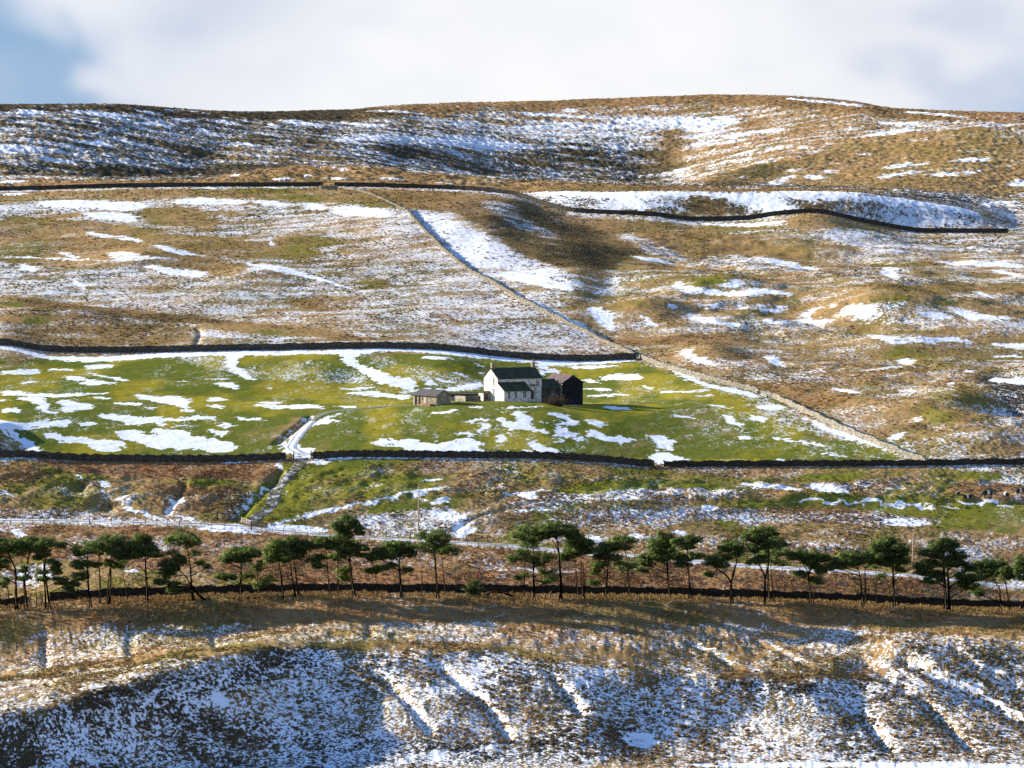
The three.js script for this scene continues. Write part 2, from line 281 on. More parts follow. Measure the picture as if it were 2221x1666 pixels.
snow(A9, 1330, 262, 1400, 254, 1380, 269); snow(A9, 1280, 301, 1340, 284, 1320, 299); snow(A9, 1600, 360, 1720, 344, 1850, 341, 1760, 353, 1640, 370); snow(A9, 1870, 340, 1960, 324, 2060, 318, 2080, 331, 1960, 342);
snow(A9, 1780, 396, 1900, 384, 2050, 376, 1960, 396, 1860, 404); snow(A9, 1560, 406, 1700, 384, 1780, 379, 1650, 407); snow(A9, 1340, 378, 1400, 374, 1400, 389, 1350, 391); snow(A9, 1260, 402, 1330, 394, 1360, 409, 1290, 420);
snow(A9, 1100, 442, 1150, 414, 1230, 393, 1220, 407, 1140, 443); snow(A9, 960, 412, 1020, 399, 990, 414); snow(A9, 1170, 377, 1290, 361, 1200, 387); band(A9, 7, 1490, 308, 1560, 304); band(A9, 6, 1780, 190, 2000, 186, 2212, 176);
band(A9, 8, 1170, 64, 1300, 76, 1400, 86, 1520, 98); band(A9, 8, 1700, 124, 1850, 134, 1980, 151); snow(A9, 2140, 432, 2180, 416, 2250, 418, 2250, 448, 2150, 448); snow(A9, 2030, 522, 2080, 508, 2220, 514, 2100, 527, 2050, 542);
band(A9, 5, 1060, 300, 1150, 280, 1230, 270); band(A9, 5, 900, 330, 1000, 300, 1060, 285); band(A9, 5, 780, 270, 880, 262, 1000, 250); band(A9, 5, 1700, 250, 1790, 240); band(A9, 5, 820, 372, 940, 340, 1050, 318); band(A9, 5, 1900, 300, 2010, 292);

// the shoulder in front of the fell, the far wall and the snow bank beside it
zone(PX, { s: 0.03, g: 0.05, r: 0.62, k: 0.15 }, -40, 388, 300, 391, 470, 384, 560, 366, 640, 360, 800, 361, 900, 370, 1100, 389, 1300, 397, 1500, 406, 1700, 408, 1900, 412, 1900, 420, 1500, 415, 1120, 414, 1000, 408, 700, 402, 300, 402, -40, 412);
zone(PX, { s: 0.06, g: 0.3, r: 0.25, k: 0.15 }, -40, 418, 300, 410, 700, 408, 1000, 418, 1090, 430, 1000, 446, 860, 452, 700, 436, 480, 428, 300, 434, -40, 440);
zone(PX, { s: 0.02, g: 0.1, r: 0.6, k: 0.2 }, 720, 408, 1000, 416, 1110, 428, 1060, 440, 1000, 460, 900, 456, 800, 430);
for (const a of [[1140, 413, 1260, 405, 1270, 419, 1180, 421], [1300, 395, 1350, 397, 1330, 416], [1380, 405, 1500, 407, 1510, 419, 1400, 419], [1420, 367, 1500, 369, 1495, 381], [1620, 405, 1760, 414, 1700, 421], [1760, 380, 1860, 384, 1790, 390], [-20, 425, 120, 420, 110, 430, -20, 432], [980, 398, 1040, 399, 1000, 405], [1880, 428, 1980, 432, 1900, 436]]) snow(A8, ...a);
zone(A4, { s: 0.62, g: 0, r: 0.15, k: 0.6 }, 60, 40, 600, 36, 1300, 34, 1800, 85, 2060, 140, 2060, 185, 1750, 186, 1500, 165, 1300, 134, 900, 138, 600, 128, 400, 118, 150, 90);
zone(A4, { s: 0.05, g: 0.05, r: 0.45, k: 0.5 }, 740, 62, 850, 48, 960, 95, 1000, 130, 820, 128, 760, 95); zone(A4, { s: 0.05, g: 0.05, r: 0.4, k: 0.6 }, 1240, 48, 1290, 66, 1350, 122, 1290, 130, 1265, 90); zone(A4, { s: 0.05, g: 0, r: 0.4, k: 0.6 }, 580, 58, 670, 68, 660, 82);
zone(A4, { s: 0.04, g: 0.05, r: 0.5, k: 0.25 }, 380, 112, 700, 120, 900, 128, 860, 136, 600, 128);
snow(A4, 60, 37, 220, 28, 400, 35, 580, 31, 780, 29, 960, 37, 1140, 31, 1300, 28, 1500, 34, 1700, 63, 1900, 93, 2000, 116, 2030, 131, 1960, 126, 1850, 112, 1700, 92, 1500, 67, 1350, 62, 1300, 82, 1260, 60, 1200, 57, 1100, 62, 960, 73, 900, 60, 800, 47, 720, 57, 640, 52, 560, 78, 500, 72, 400, 62, 300, 52, 200, 50, 100, 46);
snow(A4, 440, 74, 540, 70, 620, 110, 560, 116, 480, 90); snow(A4, 960, 60, 1180, 58, 1220, 100, 1260, 120, 1100, 120, 1000, 90);

// the moor below the far wall
zone(PX, { s: 0.5, g: 0.08, r: 0.2, k: 0.3 }, -40, 436, 300, 432, 480, 428, 700, 440, 880, 458, 980, 560, 1060, 620, 1150, 660, 1290, 740, 1380, 770, 1100, 768, 900, 752, 700, 735, 400, 690, 0, 640, -40, 640);
zone(PX, { s: 0.16, g: 0.18, r: 0.25, k: 0.15 }, -40, 470, 160, 472, 330, 500, 520, 520, 660, 540, 600, 560, 420, 556, 300, 566, -40, 580);
zone(A8, { s: 0.05, g: 0.25, r: 0.25, k: 0.2 }, 620, 540, 780, 530, 900, 560, 940, 640, 800, 620, 640, 610); zone(A8, { s: 0.05, g: 0.2, r: 0.3, k: 0.2 }, 1100, 690, 1250, 660, 1450, 670, 1500, 700, 1250, 720); zone(A8, { s: 0.08, g: 0.3, r: 0.2, k: 0.1 }, 100, 590, 300, 560, 340, 590, 200, 640, 60, 660);
zone(A8, { s: 0.56, g: 0.05, r: 0.2, k: 0.3 }, 1050, 560, 1250, 550, 1700, 570, 1800, 640, 1900, 757, 1560, 757, 1500, 660, 1300, 640);
zone(A3, { s: 0.06, g: 0.2, r: 0.3, k: 0.25 }, 740, 130, 860, 110, 960, 130, 1080, 165, 1000, 200, 860, 165); zone(A3, { s: 0.05, g: 0.25, r: 0.3, k: 0.15 }, 1080, 70, 1250, 60, 1400, 90, 1300, 140, 1100, 90); zone(A3, { s: 0.1, g: 0.3, r: 0.2, k: 0.1 }, 1520, 210, 1640, 200, 1700, 240, 1600, 260); zone(A3, { s: 0.15, g: 0.2, r: 0.35, k: 0.2 }, 1240, 300, 1330, 285, 1420, 330, 1300, 350);
zone(A3, { s: 0.05, g: 0.05, r: 0.65, k: 0.4 }, 0, 285, 200, 300, 500, 340, 800, 370, 1100, 400, 1400, 430, 1600, 470, 1500, 480, 1350, 450, 900, 405, 500, 380, 0, 320);
zone(A3, { s: 0.30, g: 0.05, r: 0.45, k: 0.35 }, 0, 330, 250, 345, 600, 380, 860, 420, 860, 495, 300, 505, 0, 480); zone(A3, { s: 0.02, g: 0.7, r: 0.1, k: 0 }, -60, 290, 60, 300, 130, 330, 0, 335, -60, 330); zone(A3, { s: 0.05, g: 0.4, r: 0.25, k: 0 }, 860, 400, 1200, 420, 1400, 450, 1300, 458, 900, 430); zone(A3, { s: 0.55, g: 0.1, r: 0.25, k: 0.3 }, 880, 432, 1350, 462, 1500, 490, 900, 495); zone(A3, { s: 0.05, g: 0.4, r: 0.3, k: 0 }, 0, 375, 150, 360, 260, 390, 100, 410);
snow(A3, 350, 4, 500, 20, 640, 44, 560, 47, 420, 24); snow(A3, 640, 58, 760, 84, 860, 104, 930, 121, 800, 102, 680, 77); snow(A3, 590, 144, 680, 154, 780, 169, 880, 174, 870, 206, 780, 196, 680, 181); snow(A3, 930, 98, 1000, 128, 1130, 149, 1200, 148, 1350, 189, 1560, 266, 1480, 247, 1330, 202, 1180, 177, 1050, 142);
snow(A3, 80, 138, 160, 158, 150, 182, 90, 172); snow(A3, 240, 84, 350, 116, 300, 122); snow(A3, 460, 94, 560, 89, 620, 114, 740, 117, 500, 131, 460, 111); snow(A3, 310, 199, 380, 250, 360, 262, 320, 232); band(A3, 6, 0, 112, 160, 118, 340, 126, 520, 132, 760, 116);
snow(A8, 140, 514, 300, 504, 450, 512, 620, 514, 640, 541, 520, 557, 450, 546, 300, 541, 200, 541); snow(A8, 330, 560, 450, 554, 600, 570, 590, 602, 430, 592); snow(A8, 730, 510, 830, 494, 950, 499, 1070, 504, 1060, 526, 900, 526, 780, 526); snow(A8, 1090, 504, 1240, 514, 1230, 547, 1110, 522);
snow(A8, 1290, 519, 1400, 524, 1420, 551, 1330, 549); snow(A8, 1430, 544, 1500, 529, 1700, 549, 1690, 582, 1560, 577, 1450, 572); snow(A8, 350, 639, 480, 654, 520, 676, 420, 667); snow(A8, 500, 649, 640, 690, 560, 682); snow(A8, 640, 694, 760, 714, 850, 740, 760, 742); snow(A8, 0, 478, 120, 474, 130, 482, 0, 486); snow(A8, 1150, 670, 1180, 660, 1190, 710, 1160, 700); band(A8, 5, 850, 452, 940, 458); band(A8, 4, 1140, 452, 1270, 455);

// the dark fold, its gully of snow, and the hummocky moor to the right
zone(PX, { s: 0.37, g: 0.15, r: 0.3, k: 0.12 }, 1390, 470, 2260, 505, 2260, 1000, 2010, 998, 1860, 938, 1660, 855, 1390, 780, 1290, 720, 1180, 650, 1240, 600, 1300, 570);
zone(PX, { s: 0.06, g: 0.15, r: 0.35, k: 0.55 }, 1000, 432, 1110, 430, 1240, 468, 1400, 500, 1420, 540, 1300, 590, 1200, 580, 1110, 540, 1050, 500, 990, 470);  // dark growth that also carries the shade of the right-facing slope
zone(PX, { s: 0.5, g: 0.1, r: 0.25, k: 0.45 }, 1040, 440, 1110, 435, 1130, 470, 1240, 520, 1180, 520, 1090, 480);
zone(PX, { s: 0.06, g: 0.12, r: 0.55, k: 0.15 }, 1190, 470, 1400, 475, 1530, 500, 1700, 530, 1800, 560, 1600, 570, 1400, 545, 1300, 500);
zone(A4, { s: 0.62, g: 0.1, r: 0.15, k: 0.3 }, 1270, 188, 1450, 180, 1700, 218, 1770, 262, 1740, 298, 1600, 288, 1450, 262, 1330, 226); zone(A4, { s: 0.5, g: 0.1, r: 0.2, k: 0.4 }, 1700, 262, 1830, 222, 2280, 245, 2280, 292, 1900, 285, 1700, 300);
zone(A4, { s: 0.04, g: 0.45, r: 0.2, k: 0.3 }, 1180, 172, 1290, 146, 1450, 165, 1700, 205, 1640, 210, 1450, 192, 1290, 192);
zone(A4, { s: 0.6, g: 0.08, r: 0.25, k: 0.25 }, 420, 188, 560, 220, 700, 290, 830, 332, 680, 332, 560, 282, 460, 232); zone(A4, { s: 0.58, g: 0.05, r: 0.3, k: 0.25 }, 760, 312, 1040, 300, 1300, 358, 1420, 402, 1300, 384, 1000, 362, 800, 352); zone(A4, { s: 0.45, g: 0.05, r: 0.35, k: 0.25 }, 1300, 360, 1540, 350, 1700, 395, 1900, 410, 2060, 424, 1700, 432, 1480, 410);
zone(A4, { s: 0.55, g: 0.05, r: 0.3, k: 0.25 }, 360, 470, 440, 380, 470, 370, 460, 440, 420, 500, 330, 520); zone(A4, { s: 0.5, g: 0.08, r: 0.3, k: 0.2 }, 700, 555, 1000, 600, 1200, 590, 1500, 620, 1500, 640, 1100, 650, 800, 640, 560, 640, 470, 640, 500, 580);
zone(A4, { s: 0.02, g: 0.5, r: 0.15, k: 0.1 }, 740, 430, 820, 395, 940, 400, 930, 425, 800, 442); zone(A4, { s: 0.02, g: 0.55, r: 0.15, k: 0.05 }, 1030, 500, 1120, 485, 1230, 500, 1200, 525, 1060, 522); zone(A4, { s: 0.03, g: 0.35, r: 0.25, k: 0.15 }, 420, 530, 600, 490, 720, 560, 800, 600, 700, 620, 560, 570, 480, 560);
zone(A4, { s: 0.03, g: 0.4, r: 0.25, k: 0.1 }, 1260, 570, 1440, 490, 1700, 480, 2000, 500, 2280, 540, 2280, 575, 2060, 560, 1900, 520, 1740, 500, 1560, 510, 1420, 520, 1340, 575); zone(A4, { s: 0.62, g: 0.15, r: 0.15, k: 0.25 }, 1440, 525, 1740, 505, 1900, 560, 1900, 600, 1600, 605, 1440, 590); zone(A4, { s: 0.02, g: 0.15, r: 0.65, k: 0.2 }, 1480, 430, 1700, 432, 2280, 425, 2280, 480, 2060, 470, 1700, 462, 1500, 450); zone(A4, { s: 0.5, g: 0.1, r: 0.25, k: 0.15 }, 1900, 590, 2280, 600, 2280, 650, 1900, 620);
zone(A4, { s: 0.03, g: 0.45, r: 0.25, k: 0.1 }, 1560, 735, 1650, 690, 1850, 690, 1950, 740, 1750, 750); zone(A4, { s: 0.02, g: 0.4, r: 0.3, k: 0.1 }, 780, 715, 880, 690, 960, 735, 1060, 745, 980, 770, 860, 755); zone(A4, { s: 0.06, g: 0.02, r: 0.85, k: 0.25 }, 420, 660, 760, 655, 900, 640, 1000, 650, 860, 680, 700, 690, 600, 700, 460, 690); zone(A4, { s: 0.3, g: 0.02, r: 0.5, k: 0.2 }, 560, 690, 760, 690, 700, 730, 760, 770, 900, 790, 900, 800, 680, 780, 600, 740);
zone(A5, { s: 0.45, g: 0.1, r: 0.4, k: 0.15 }, 700, 0, 900, 30, 1250, 110, 1300, 130, 1000, 130, 860, 90, 700, 50); zone(A5, { s: 0.05, g: 0.02, r: 0.75, k: 0.12 }, 860, 95, 1000, 130, 1300, 170, 1600, 215, 1500, 250, 1250, 250, 1060, 180); zone(A5, { s: 0.45, g: 0.1, r: 0.5, k: 0.15 }, 1360, 270, 1700, 280, 1560, 345, 1480, 340); zone(A5, { s: 0.03, g: 0.35, r: 0.25, k: 0.05 }, 1610, 250, 1800, 240, 2100, 300, 1900, 320, 1700, 280); zone(A5, { s: 0.05, g: 0.1, r: 0.5, k: 0.5 }, 1650, 325, 1800, 320, 1820, 350, 1680, 360);
zone(A5, { s: 0.5, g: 0.05, r: 0.3, k: 0.25 }, 1830, 400, 1960, 380, 2000, 440, 1950, 465, 1850, 460); zone(A5, { s: 0.45, g: 0, r: 0.1, k: 0.8 }, 2010, 130, 2060, 118, 2280, 120, 2280, 330, 2200, 320, 2150, 240, 2050, 190); zone(A5, { s: 0.03, g: 0.2, r: 0.4, k: 0.1 }, 1900, 180, 2000, 130, 2030, 190, 2120, 230, 2000, 235); zone(A5, { s: 0.5, g: 0.05, r: 0.25, k: 0.3 }, 2000, 240, 2100, 232, 2200, 300, 2120, 310);
zone(A5, { s: 0.5, g: 0.1, r: 0.3, k: 0.1 }, 1100, 560 - 480, 1500, 60, 1500, 130, 1250, 140);
zone(A5, { s: 0.35, g: 0.1, r: 0.35, k: 0.15 }, 1260, 90, 1600, 70, 1700, 60, 1700, 100, 1400, 130);
zone(PX, { s: 0.9, g: 0, r: 0.1, k: 0.3 }, 899, 457, 963, 467, 1004, 492, 1064, 512, 1114, 547, 1184, 577, 1245, 602, 1255, 627, 1184, 612, 1104, 582, 1024, 582, 984, 547, 934, 502);
bare(PX, 1010, 540, 1040, 550, 1030, 562, 1005, 555); bare(PX, 1090, 565, 1150, 590, 1130, 594);
snow(A4, -60, 372, 100, 394, 200, 419, 280, 452, 250, 462, 120, 441, -60, 402); snow(A4, -30, 446, 60, 489, 150, 529, 230, 569, 330, 619, 362, 656, 320, 652, 240, 602, 150, 552, 60, 507, -30, 466);
snow(A4, 800, 164, 1000, 171, 1190, 154, 1150, 182, 1000, 182, 820, 177); snow(A4, 500, 299, 700, 339, 690, 347, 560, 327); snow(A4, 1815, 329, 1900, 334, 2050, 329, 2220, 350, 2220, 364, 2000, 351, 1870, 346); snow(A4, 2060, 364, 2220, 390, 2180, 397, 2080, 379); snow(A4, 1970, 454, 2060, 474, 2100, 496, 2040, 486);
snow(A4, 690, 429, 740, 419, 760, 440, 860, 455, 960, 460, 1050, 449, 1150, 454, 1240, 481, 1150, 476, 1050, 477, 950, 487, 820, 472, 720, 462); snow(A4, 880, 436, 980, 404, 1010, 431, 940, 447); snow(A4, 640, 514, 700, 519, 740, 531, 700, 541); snow(A4, 770, 514, 840, 514, 930, 524, 880, 534); snow(A4, 960, 524, 1040, 524, 1030, 538, 970, 538);
snow(A4, 1060, 529, 1140, 524, 1210, 529, 1170, 546, 1080, 557); snow(A4, 730, 549, 800, 559, 880, 589, 1000, 604, 1000, 617, 850, 602, 760, 577); snow(A4, 320, 534, 380, 529, 460, 564, 430, 577, 450, 601, 440, 642, 390, 612, 350, 572); snow(A4, 1210, 596, 1280, 549, 1330, 519, 1330, 536, 1270, 581, 1400, 589, 1330, 607);
snow(A4, 1370, 514, 1420, 519, 1380, 531); snow(A4, 1420, 546, 1440, 524, 1540, 514, 1600, 540, 1580, 592, 1500, 592, 1460, 572); snow(A4, 1740, 539, 1800, 549, 1900, 570, 1900, 587, 1780, 572); snow(A4, 1890, 524, 1960, 549, 2060, 569, 2190, 574, 2080, 590, 1980, 587, 1920, 562);
snow(A4, 710, 731, 750, 704, 790, 735, 860, 759, 900, 786, 820, 777, 770, 762); snow(A4, 1080, 741, 1130, 729, 1170, 769, 1190, 791, 1110, 772); snow(A4, 1520, 639, 1600, 654, 1700, 659, 1800, 654, 1950, 664, 2010, 687, 1900, 682, 1700, 684, 1600, 677); snow(A4, 2060, 689, 2250, 684, 2250, 712, 2120, 707); snow(A4, 1660, 766, 1700, 749, 1740, 766, 1700, 782);
snow(A4, 430, 400, 450, 385, 458, 420, 440, 440); band(A4, 8, 370, 480, 420, 455, 450, 425, 455, 400); snow(A4, 1040, 309, 1200, 329, 1350, 379, 1250, 370, 1100, 336); snow(A4, 1600, 352, 1650, 360, 1680, 416, 1600, 392); snow(A4, 1090, 585, 1200, 590, 1190, 606, 1080, 604); snow(A4, 550, 560, 600, 580, 640, 620, 590, 600); snow(A4, 2080, 738, 2200, 736, 2200, 746, 2090, 748);
snow(A5, 1370, 160, 1420, 165, 1520, 182, 1500, 190, 1400, 176); snow(A5, 1880, 140, 1915, 135, 1900, 155, 1885, 152); snow(A5, 2040, 125, 2150, 118, 2280, 110, 2280, 150, 2120, 145); snow(A5, 1500, 85, 1640, 72, 1700, 68, 1690, 76, 1520, 92); snow(A5, 1920, 90, 2010, 82, 1990, 96); snow(A5, 1660, 172, 1760, 168, 1740, 184); snow(A5, 1620, 385, 1660, 360, 1720, 352, 1690, 372, 1640, 392); snow(A5, 1720, 300, 1760, 280, 1770, 286, 1730, 310);

// the pasture round the farm
zone(PX, { s: 0.02, g: 0.92, r: 0, k: 0, pasture: 1 }, -40, 760, 100, 770, 250, 772, 600, 765, 800, 762, 1000, 772, 1110, 780, 1260, 790, 1382, 784, 1500, 820, 1640, 860, 1740, 900, 1840, 943, 1930, 978, 1990, 1006, 1430, 1010, 1140, 992, 1000, 989, 680, 985, 620, 992, 400, 998, 200, 996, -40, 985);
zone(A1, { s: 0.03, g: 0.75, r: 0.02, k: 0.02 }, 0, 720, 400, 720, 760, 760, 700, 880, 0, 880, -200, 900, -200, 760); zone(A1, { s: 0.12, g: 0.86, r: 0.0, k: 0.25 }, 880, 850, 1500, 820, 1800, 860, 2200, 860, 2260, 960, 2212, 1030, 1500, 975, 1000, 950);
zone(A3, { s: 0.42, g: 0.75, r: 0.0, k: 0.1 }, 700, 545, 960, 538, 1000, 590, 1060, 640, 1300, 655, 1600, 665, 1600, 640, 1500, 600, 1400, 560, 1200, 560, 1050, 600, 960, 610, 820, 580); zone(A3, { s: 0.40, g: 0.75, r: 0.0, k: 0.12 }, 1560, 520, 1760, 570, 1900, 620, 2090, 640, 2080, 690, 1900, 680, 1700, 620, 1560, 560);
zone(A3, { s: 0.35, g: 0.45, r: 0.1, k: 0.35 }, -60, 520, 60, 515, 170, 550, 150, 590, -60, 600); zone(A3, { s: 0.45, g: 0.1, r: 0.05, k: 0.9 }, -60, 858, 20, 866, 70, 910, 110, 965, -60, 955); zone(A3, { s: 0.2, g: 0.8, r: 0.0, k: 0.1 }, 1020, 880, 1230, 870, 1250, 930, 1190, 950, 1100, 900);  // the darkest zone paints the shadow in the hollow at the left
zone(A5, { s: 0.45, g: 0.55, r: 0, k: 0 }, 660, 62, 860, 140, 1080, 190, 1250, 255, 1430, 350, 1700, 425, 1830, 478, 1600, 480, 1700, 460, 1400, 380, 1200, 340, 1020, 260, 1000, 210, 840, 170, 740, 130); zone(A5, { s: 0.18, g: 0.75, r: 0, k: 0 }, 660, 270, 900, 220, 1020, 260, 1200, 340, 1500, 420, 1700, 470, 1300, 470, 1000, 400, 820, 330);
snow(A3, -40, 490, 100, 518, 220, 545, 420, 545, 620, 535, 900, 524, 1250, 519, 1600, 512, 1800, 511, 2000, 524, 2260, 556, 2260, 572, 2000, 543, 1800, 524, 1640, 522, 1560, 537, 1480, 532, 1300, 534, 1050, 542, 850, 540, 600, 557, 430, 570, 240, 562, 160, 547, 60, 520, -40, 505);
snow(A1, 0, 128, 300, 133, 600, 153, 900, 198, 1200, 228, 1450, 238, 1720, 238, 2120, 218, 2130, 234, 1800, 264, 1400, 257, 1150, 230, 900, 197, 600, 167, 300, 152, 0, 160);
snow(A3, 0, 605, 110, 599, 180, 599, 182, 613, 120, 623, 0, 623); snow(A3, 370, 584, 450, 577, 515, 585, 440, 599, 380, 601); snow(A3, 200, 600, 310, 596, 320, 604, 200, 608); snow(A3, 250, 629, 330, 627, 360, 635, 440, 650, 540, 656, 480, 663, 370, 669, 340, 663, 380, 651, 300, 645); snow(A3, 350, 614, 450, 625, 560, 646, 540, 651, 430, 633); snow(A3, 75, 655, 165, 651, 150, 663, 80, 663);
snow(A3, 0, 689, 70, 689, 110, 704, 180, 704, 300, 707, 360, 699, 370, 712, 260, 721, 150, 719, 60, 713, 0, 713); snow(A3, 60, 724, 150, 719, 200, 724, 205, 755, 230, 785, 270, 791, 200, 799, 170, 780, 165, 750, 130, 741); snow(A3, 0, 735, 45, 727, 30, 741, 0, 743); snow(A3, 0, 769, 75, 769, 85, 783, 20, 786, 0, 783); snow(A3, 245, 734, 300, 729, 330, 744, 400, 749, 405, 770, 340, 773, 300, 786, 240, 781, 290, 760, 255, 751);
band(A3, 9, 370, 706, 420, 704, 480, 702); band(A3, 10, 400, 723, 440, 724, 485, 727); snow(A3, 575, 707, 640, 711, 680, 719, 740, 714, 810, 724, 825, 735, 800, 746, 810, 765, 835, 781, 800, 783, 770, 756, 700, 749, 660, 736, 600, 726); snow(A3, 490, 744, 560, 741, 620, 744, 600, 756, 500, 756); snow(A3, 590, 757, 660, 764, 700, 770, 640, 771);
snow(A3, 885, 724, 940, 721, 985, 728, 960, 736, 900, 741); snow(A3, 890, 754, 940, 751, 990, 765, 930, 769); snow(A3, -40, 812, 40, 824, 110, 829, 160, 824, 250, 814, 330, 824, 300, 841, 230, 851, 160, 851, 100, 859, 60, 869, 90, 890, 130, 910, 155, 940, 200, 967, 120, 962, 80, 920, 40, 870, -40, 860);
snow(A3, 410, 794, 480, 791, 540, 799, 640, 804, 740, 811, 800, 807, 830, 794, 940, 807, 930, 821, 850, 821, 700, 823, 640, 841, 560, 839, 500, 821, 420, 813); snow(A3, 340, 829, 410, 831, 400, 843, 350, 843); snow(A3, 680, 827, 720, 829, 710, 843, 685, 843); snow(A3, 750, 837, 820, 837, 810, 851, 750, 847);
snow(A3, 180, 879, 230, 869, 260, 885, 340, 889, 400, 909, 460, 899, 540, 909, 530, 941, 480, 957, 420, 951, 380, 931, 300, 916, 220, 906); snow(A3, 490, 869, 570, 857, 640, 879, 700, 895, 650, 859, 760, 854, 820, 869, 830, 889, 900, 894, 1000, 914, 1020, 941, 980, 957, 920, 961, 870, 946, 800, 946, 700, 941, 620, 926, 560, 906, 500, 891);
snow(A3, 940, 829, 1030, 839, 1000, 853, 950, 846); snow(A3, 900, 864, 990, 867, 960, 881, 950, 891, 930, 879); snow(A3, 1095, 749, 1180, 749, 1200, 755, 1320, 749, 1400, 761, 1390, 773, 1280, 769, 1180, 769, 1120, 761); snow(A3, 1110, 739, 1240, 741, 1210, 749, 1130, 747); band(A3, 9, 1450, 758, 1500, 761, 1550, 763); snow(A3, 1025, 800, 1060, 809, 1150, 814, 1140, 826, 1090, 823, 1040, 819);
snow(A3, 920, 654, 1000, 654, 1040, 675, 1010, 690, 960, 673); band(A3, 8, 760, 650, 820, 652); band(A3, 7, 880, 643, 1000, 642); snow(A3, 1150, 669, 1190, 685, 1170, 690); snow(A3, 970, 533, 1040, 528, 1050, 545, 1020, 570, 1040, 600, 1110, 641, 1090, 652, 1020, 621, 980, 591, 970, 561); snow(A3, 1460, 524, 1580, 519, 1530, 545, 1540, 569, 1620, 599, 1700, 629, 1800, 664, 1800, 692, 1730, 682, 1640, 642, 1560, 612, 1490, 577);
snow(A3, 1470, 679, 1620, 674, 1610, 684, 1500, 692); snow(A3, 1490, 699, 1600, 694, 1700, 704, 1770, 714, 1740, 736, 1700, 721, 1560, 713); snow(A1, 200, 480, 400, 460, 640, 449, 770, 420, 920, 393, 920, 446, 700, 457, 500, 472, 300, 487); snow(A1, 600, 462, 880, 456, 870, 466, 620, 474); snow(A1, 230, 510, 330, 494, 340, 521, 270, 547); snow(A1, 0, 479, 80, 489, 140, 511, 30, 506);
snow(A1, 0, 289, 60, 319, 160, 369, 280, 419, 370, 439, 330, 457, 200, 436, 80, 402, 0, 372); snow(A1, 250, 359, 330, 369, 390, 410, 340, 422, 270, 401); snow(A1, 420, 379, 480, 369, 560, 430, 500, 432); snow(A1, 520, 364, 640, 379, 700, 400, 600, 402); snow(A1, 400, 211, 500, 194, 720, 212, 500, 223); snow(A1, 850, 254, 950, 275, 880, 282); snow(A1, 640, 309, 700, 314, 790, 349, 840, 370, 760, 357, 680, 336);
snow(A3, 1215, 962, 1225, 930, 1290, 869, 1350, 829, 1450, 789, 1480, 793, 1400, 809, 1470, 819, 1440, 831, 1370, 836, 1320, 871, 1290, 906, 1285, 946, 1380, 944, 1350, 961, 1345, 992, 1270, 992, 1262, 962); snow(A3, 1200, 925, 1290, 845, 1340, 805, 1360, 803, 1310, 840, 1240, 900, 1215, 935);
for (const a of [[775, 710, 860, 694, 960, 679, 1000, 690, 960, 711, 850, 726, 790, 732], [1020, 699, 1050, 689, 1080, 699, 1140, 719, 1195, 729, 1190, 700, 1140, 659, 1160, 644, 1230, 639, 1270, 664, 1310, 699, 1330, 720, 1300, 746, 1310, 781, 1270, 797, 1200, 787, 1120, 777, 1060, 747], [885, 739, 930, 724, 965, 750, 930, 791, 890, 807, 880, 791], [1350, 714, 1380, 699, 1410, 715, 1390, 732],
  [1400, 644, 1450, 631, 1540, 649, 1610, 669, 1620, 699, 1680, 740, 1640, 752, 1550, 752, 1480, 747, 1480, 719, 1550, 714, 1540, 691, 1450, 666], [1730, 709, 1800, 704, 1920, 735, 1870, 757, 1800, 746], [1470, 764, 1500, 749, 1560, 759, 1600, 789, 1680, 804, 1680, 846, 1620, 857, 1540, 842, 1450, 816, 1490, 795], [1310, 784, 1370, 769, 1430, 799, 1370, 810],
  [1740, 799, 1780, 784, 1850, 814, 1900, 829, 2000, 829, 2130, 849, 2130, 881, 2030, 902, 1960, 882, 1870, 862, 1750, 831], [1640, 869, 1730, 839, 1760, 845, 1680, 882], [1480, 859, 1530, 849, 1560, 870, 1500, 882], [0, 879, 60, 859, 180, 854, 350, 869, 500, 879, 650, 889, 690, 849, 740, 869, 830, 854, 900, 869, 910, 900, 880, 931, 930, 944, 1030, 952, 1000, 975, 850, 970, 480, 955, 360, 950, 290, 950, 270, 916, 180, 902, 60, 902],
  [1010, 839, 1060, 814, 1100, 814, 1060, 850, 1110, 881, 1080, 897, 1020, 871], [1110, 814, 1160, 804, 1180, 820, 1130, 832], [700, 809, 800, 804, 860, 824, 830, 837, 720, 827], [1085, 939, 1140, 944, 1120, 962], [1210, 954, 1260, 939, 1380, 969, 1330, 977], [1260, 879, 1310, 844, 1340, 879, 1400, 899, 1480, 929, 1560, 981, 1500, 987, 1400, 972, 1280, 921],
  [800, 600, 860, 587, 920, 600, 860, 614], [1060, 609, 1120, 594, 1250, 599, 1430, 594, 1300, 606, 1160, 614], [470, 649, 580, 629, 740, 611, 730, 631, 640, 651, 520, 656], [350, 619, 440, 614, 430, 628], [1800, 379, 1950, 334, 2180, 344, 2180, 387, 2000, 392], [1720, 449, 1850, 444, 1950, 459, 1900, 472, 1740, 464], [1720, 514, 1850, 499, 2100, 494, 2050, 510, 1800, 520],
  [1690, 384, 1740, 374, 1870, 405, 1770, 412], [1860, 590, 2030, 619, 1980, 627, 1890, 610], [1600, 569, 1690, 579, 1660, 594], [1340, 309, 1400, 309, 1440, 284, 1560, 309, 1480, 332, 1400, 332, 1380, 352], [1300, 224, 1560, 229, 1700, 244, 1640, 266, 1400, 272], [1550, 279, 1800, 264, 2060, 274, 1900, 290, 1600, 292], [1320, 250, 1420, 262, 1440, 290, 1350, 300], [860, 330, 920, 320, 900, 345]]) snow(A1, ...a);
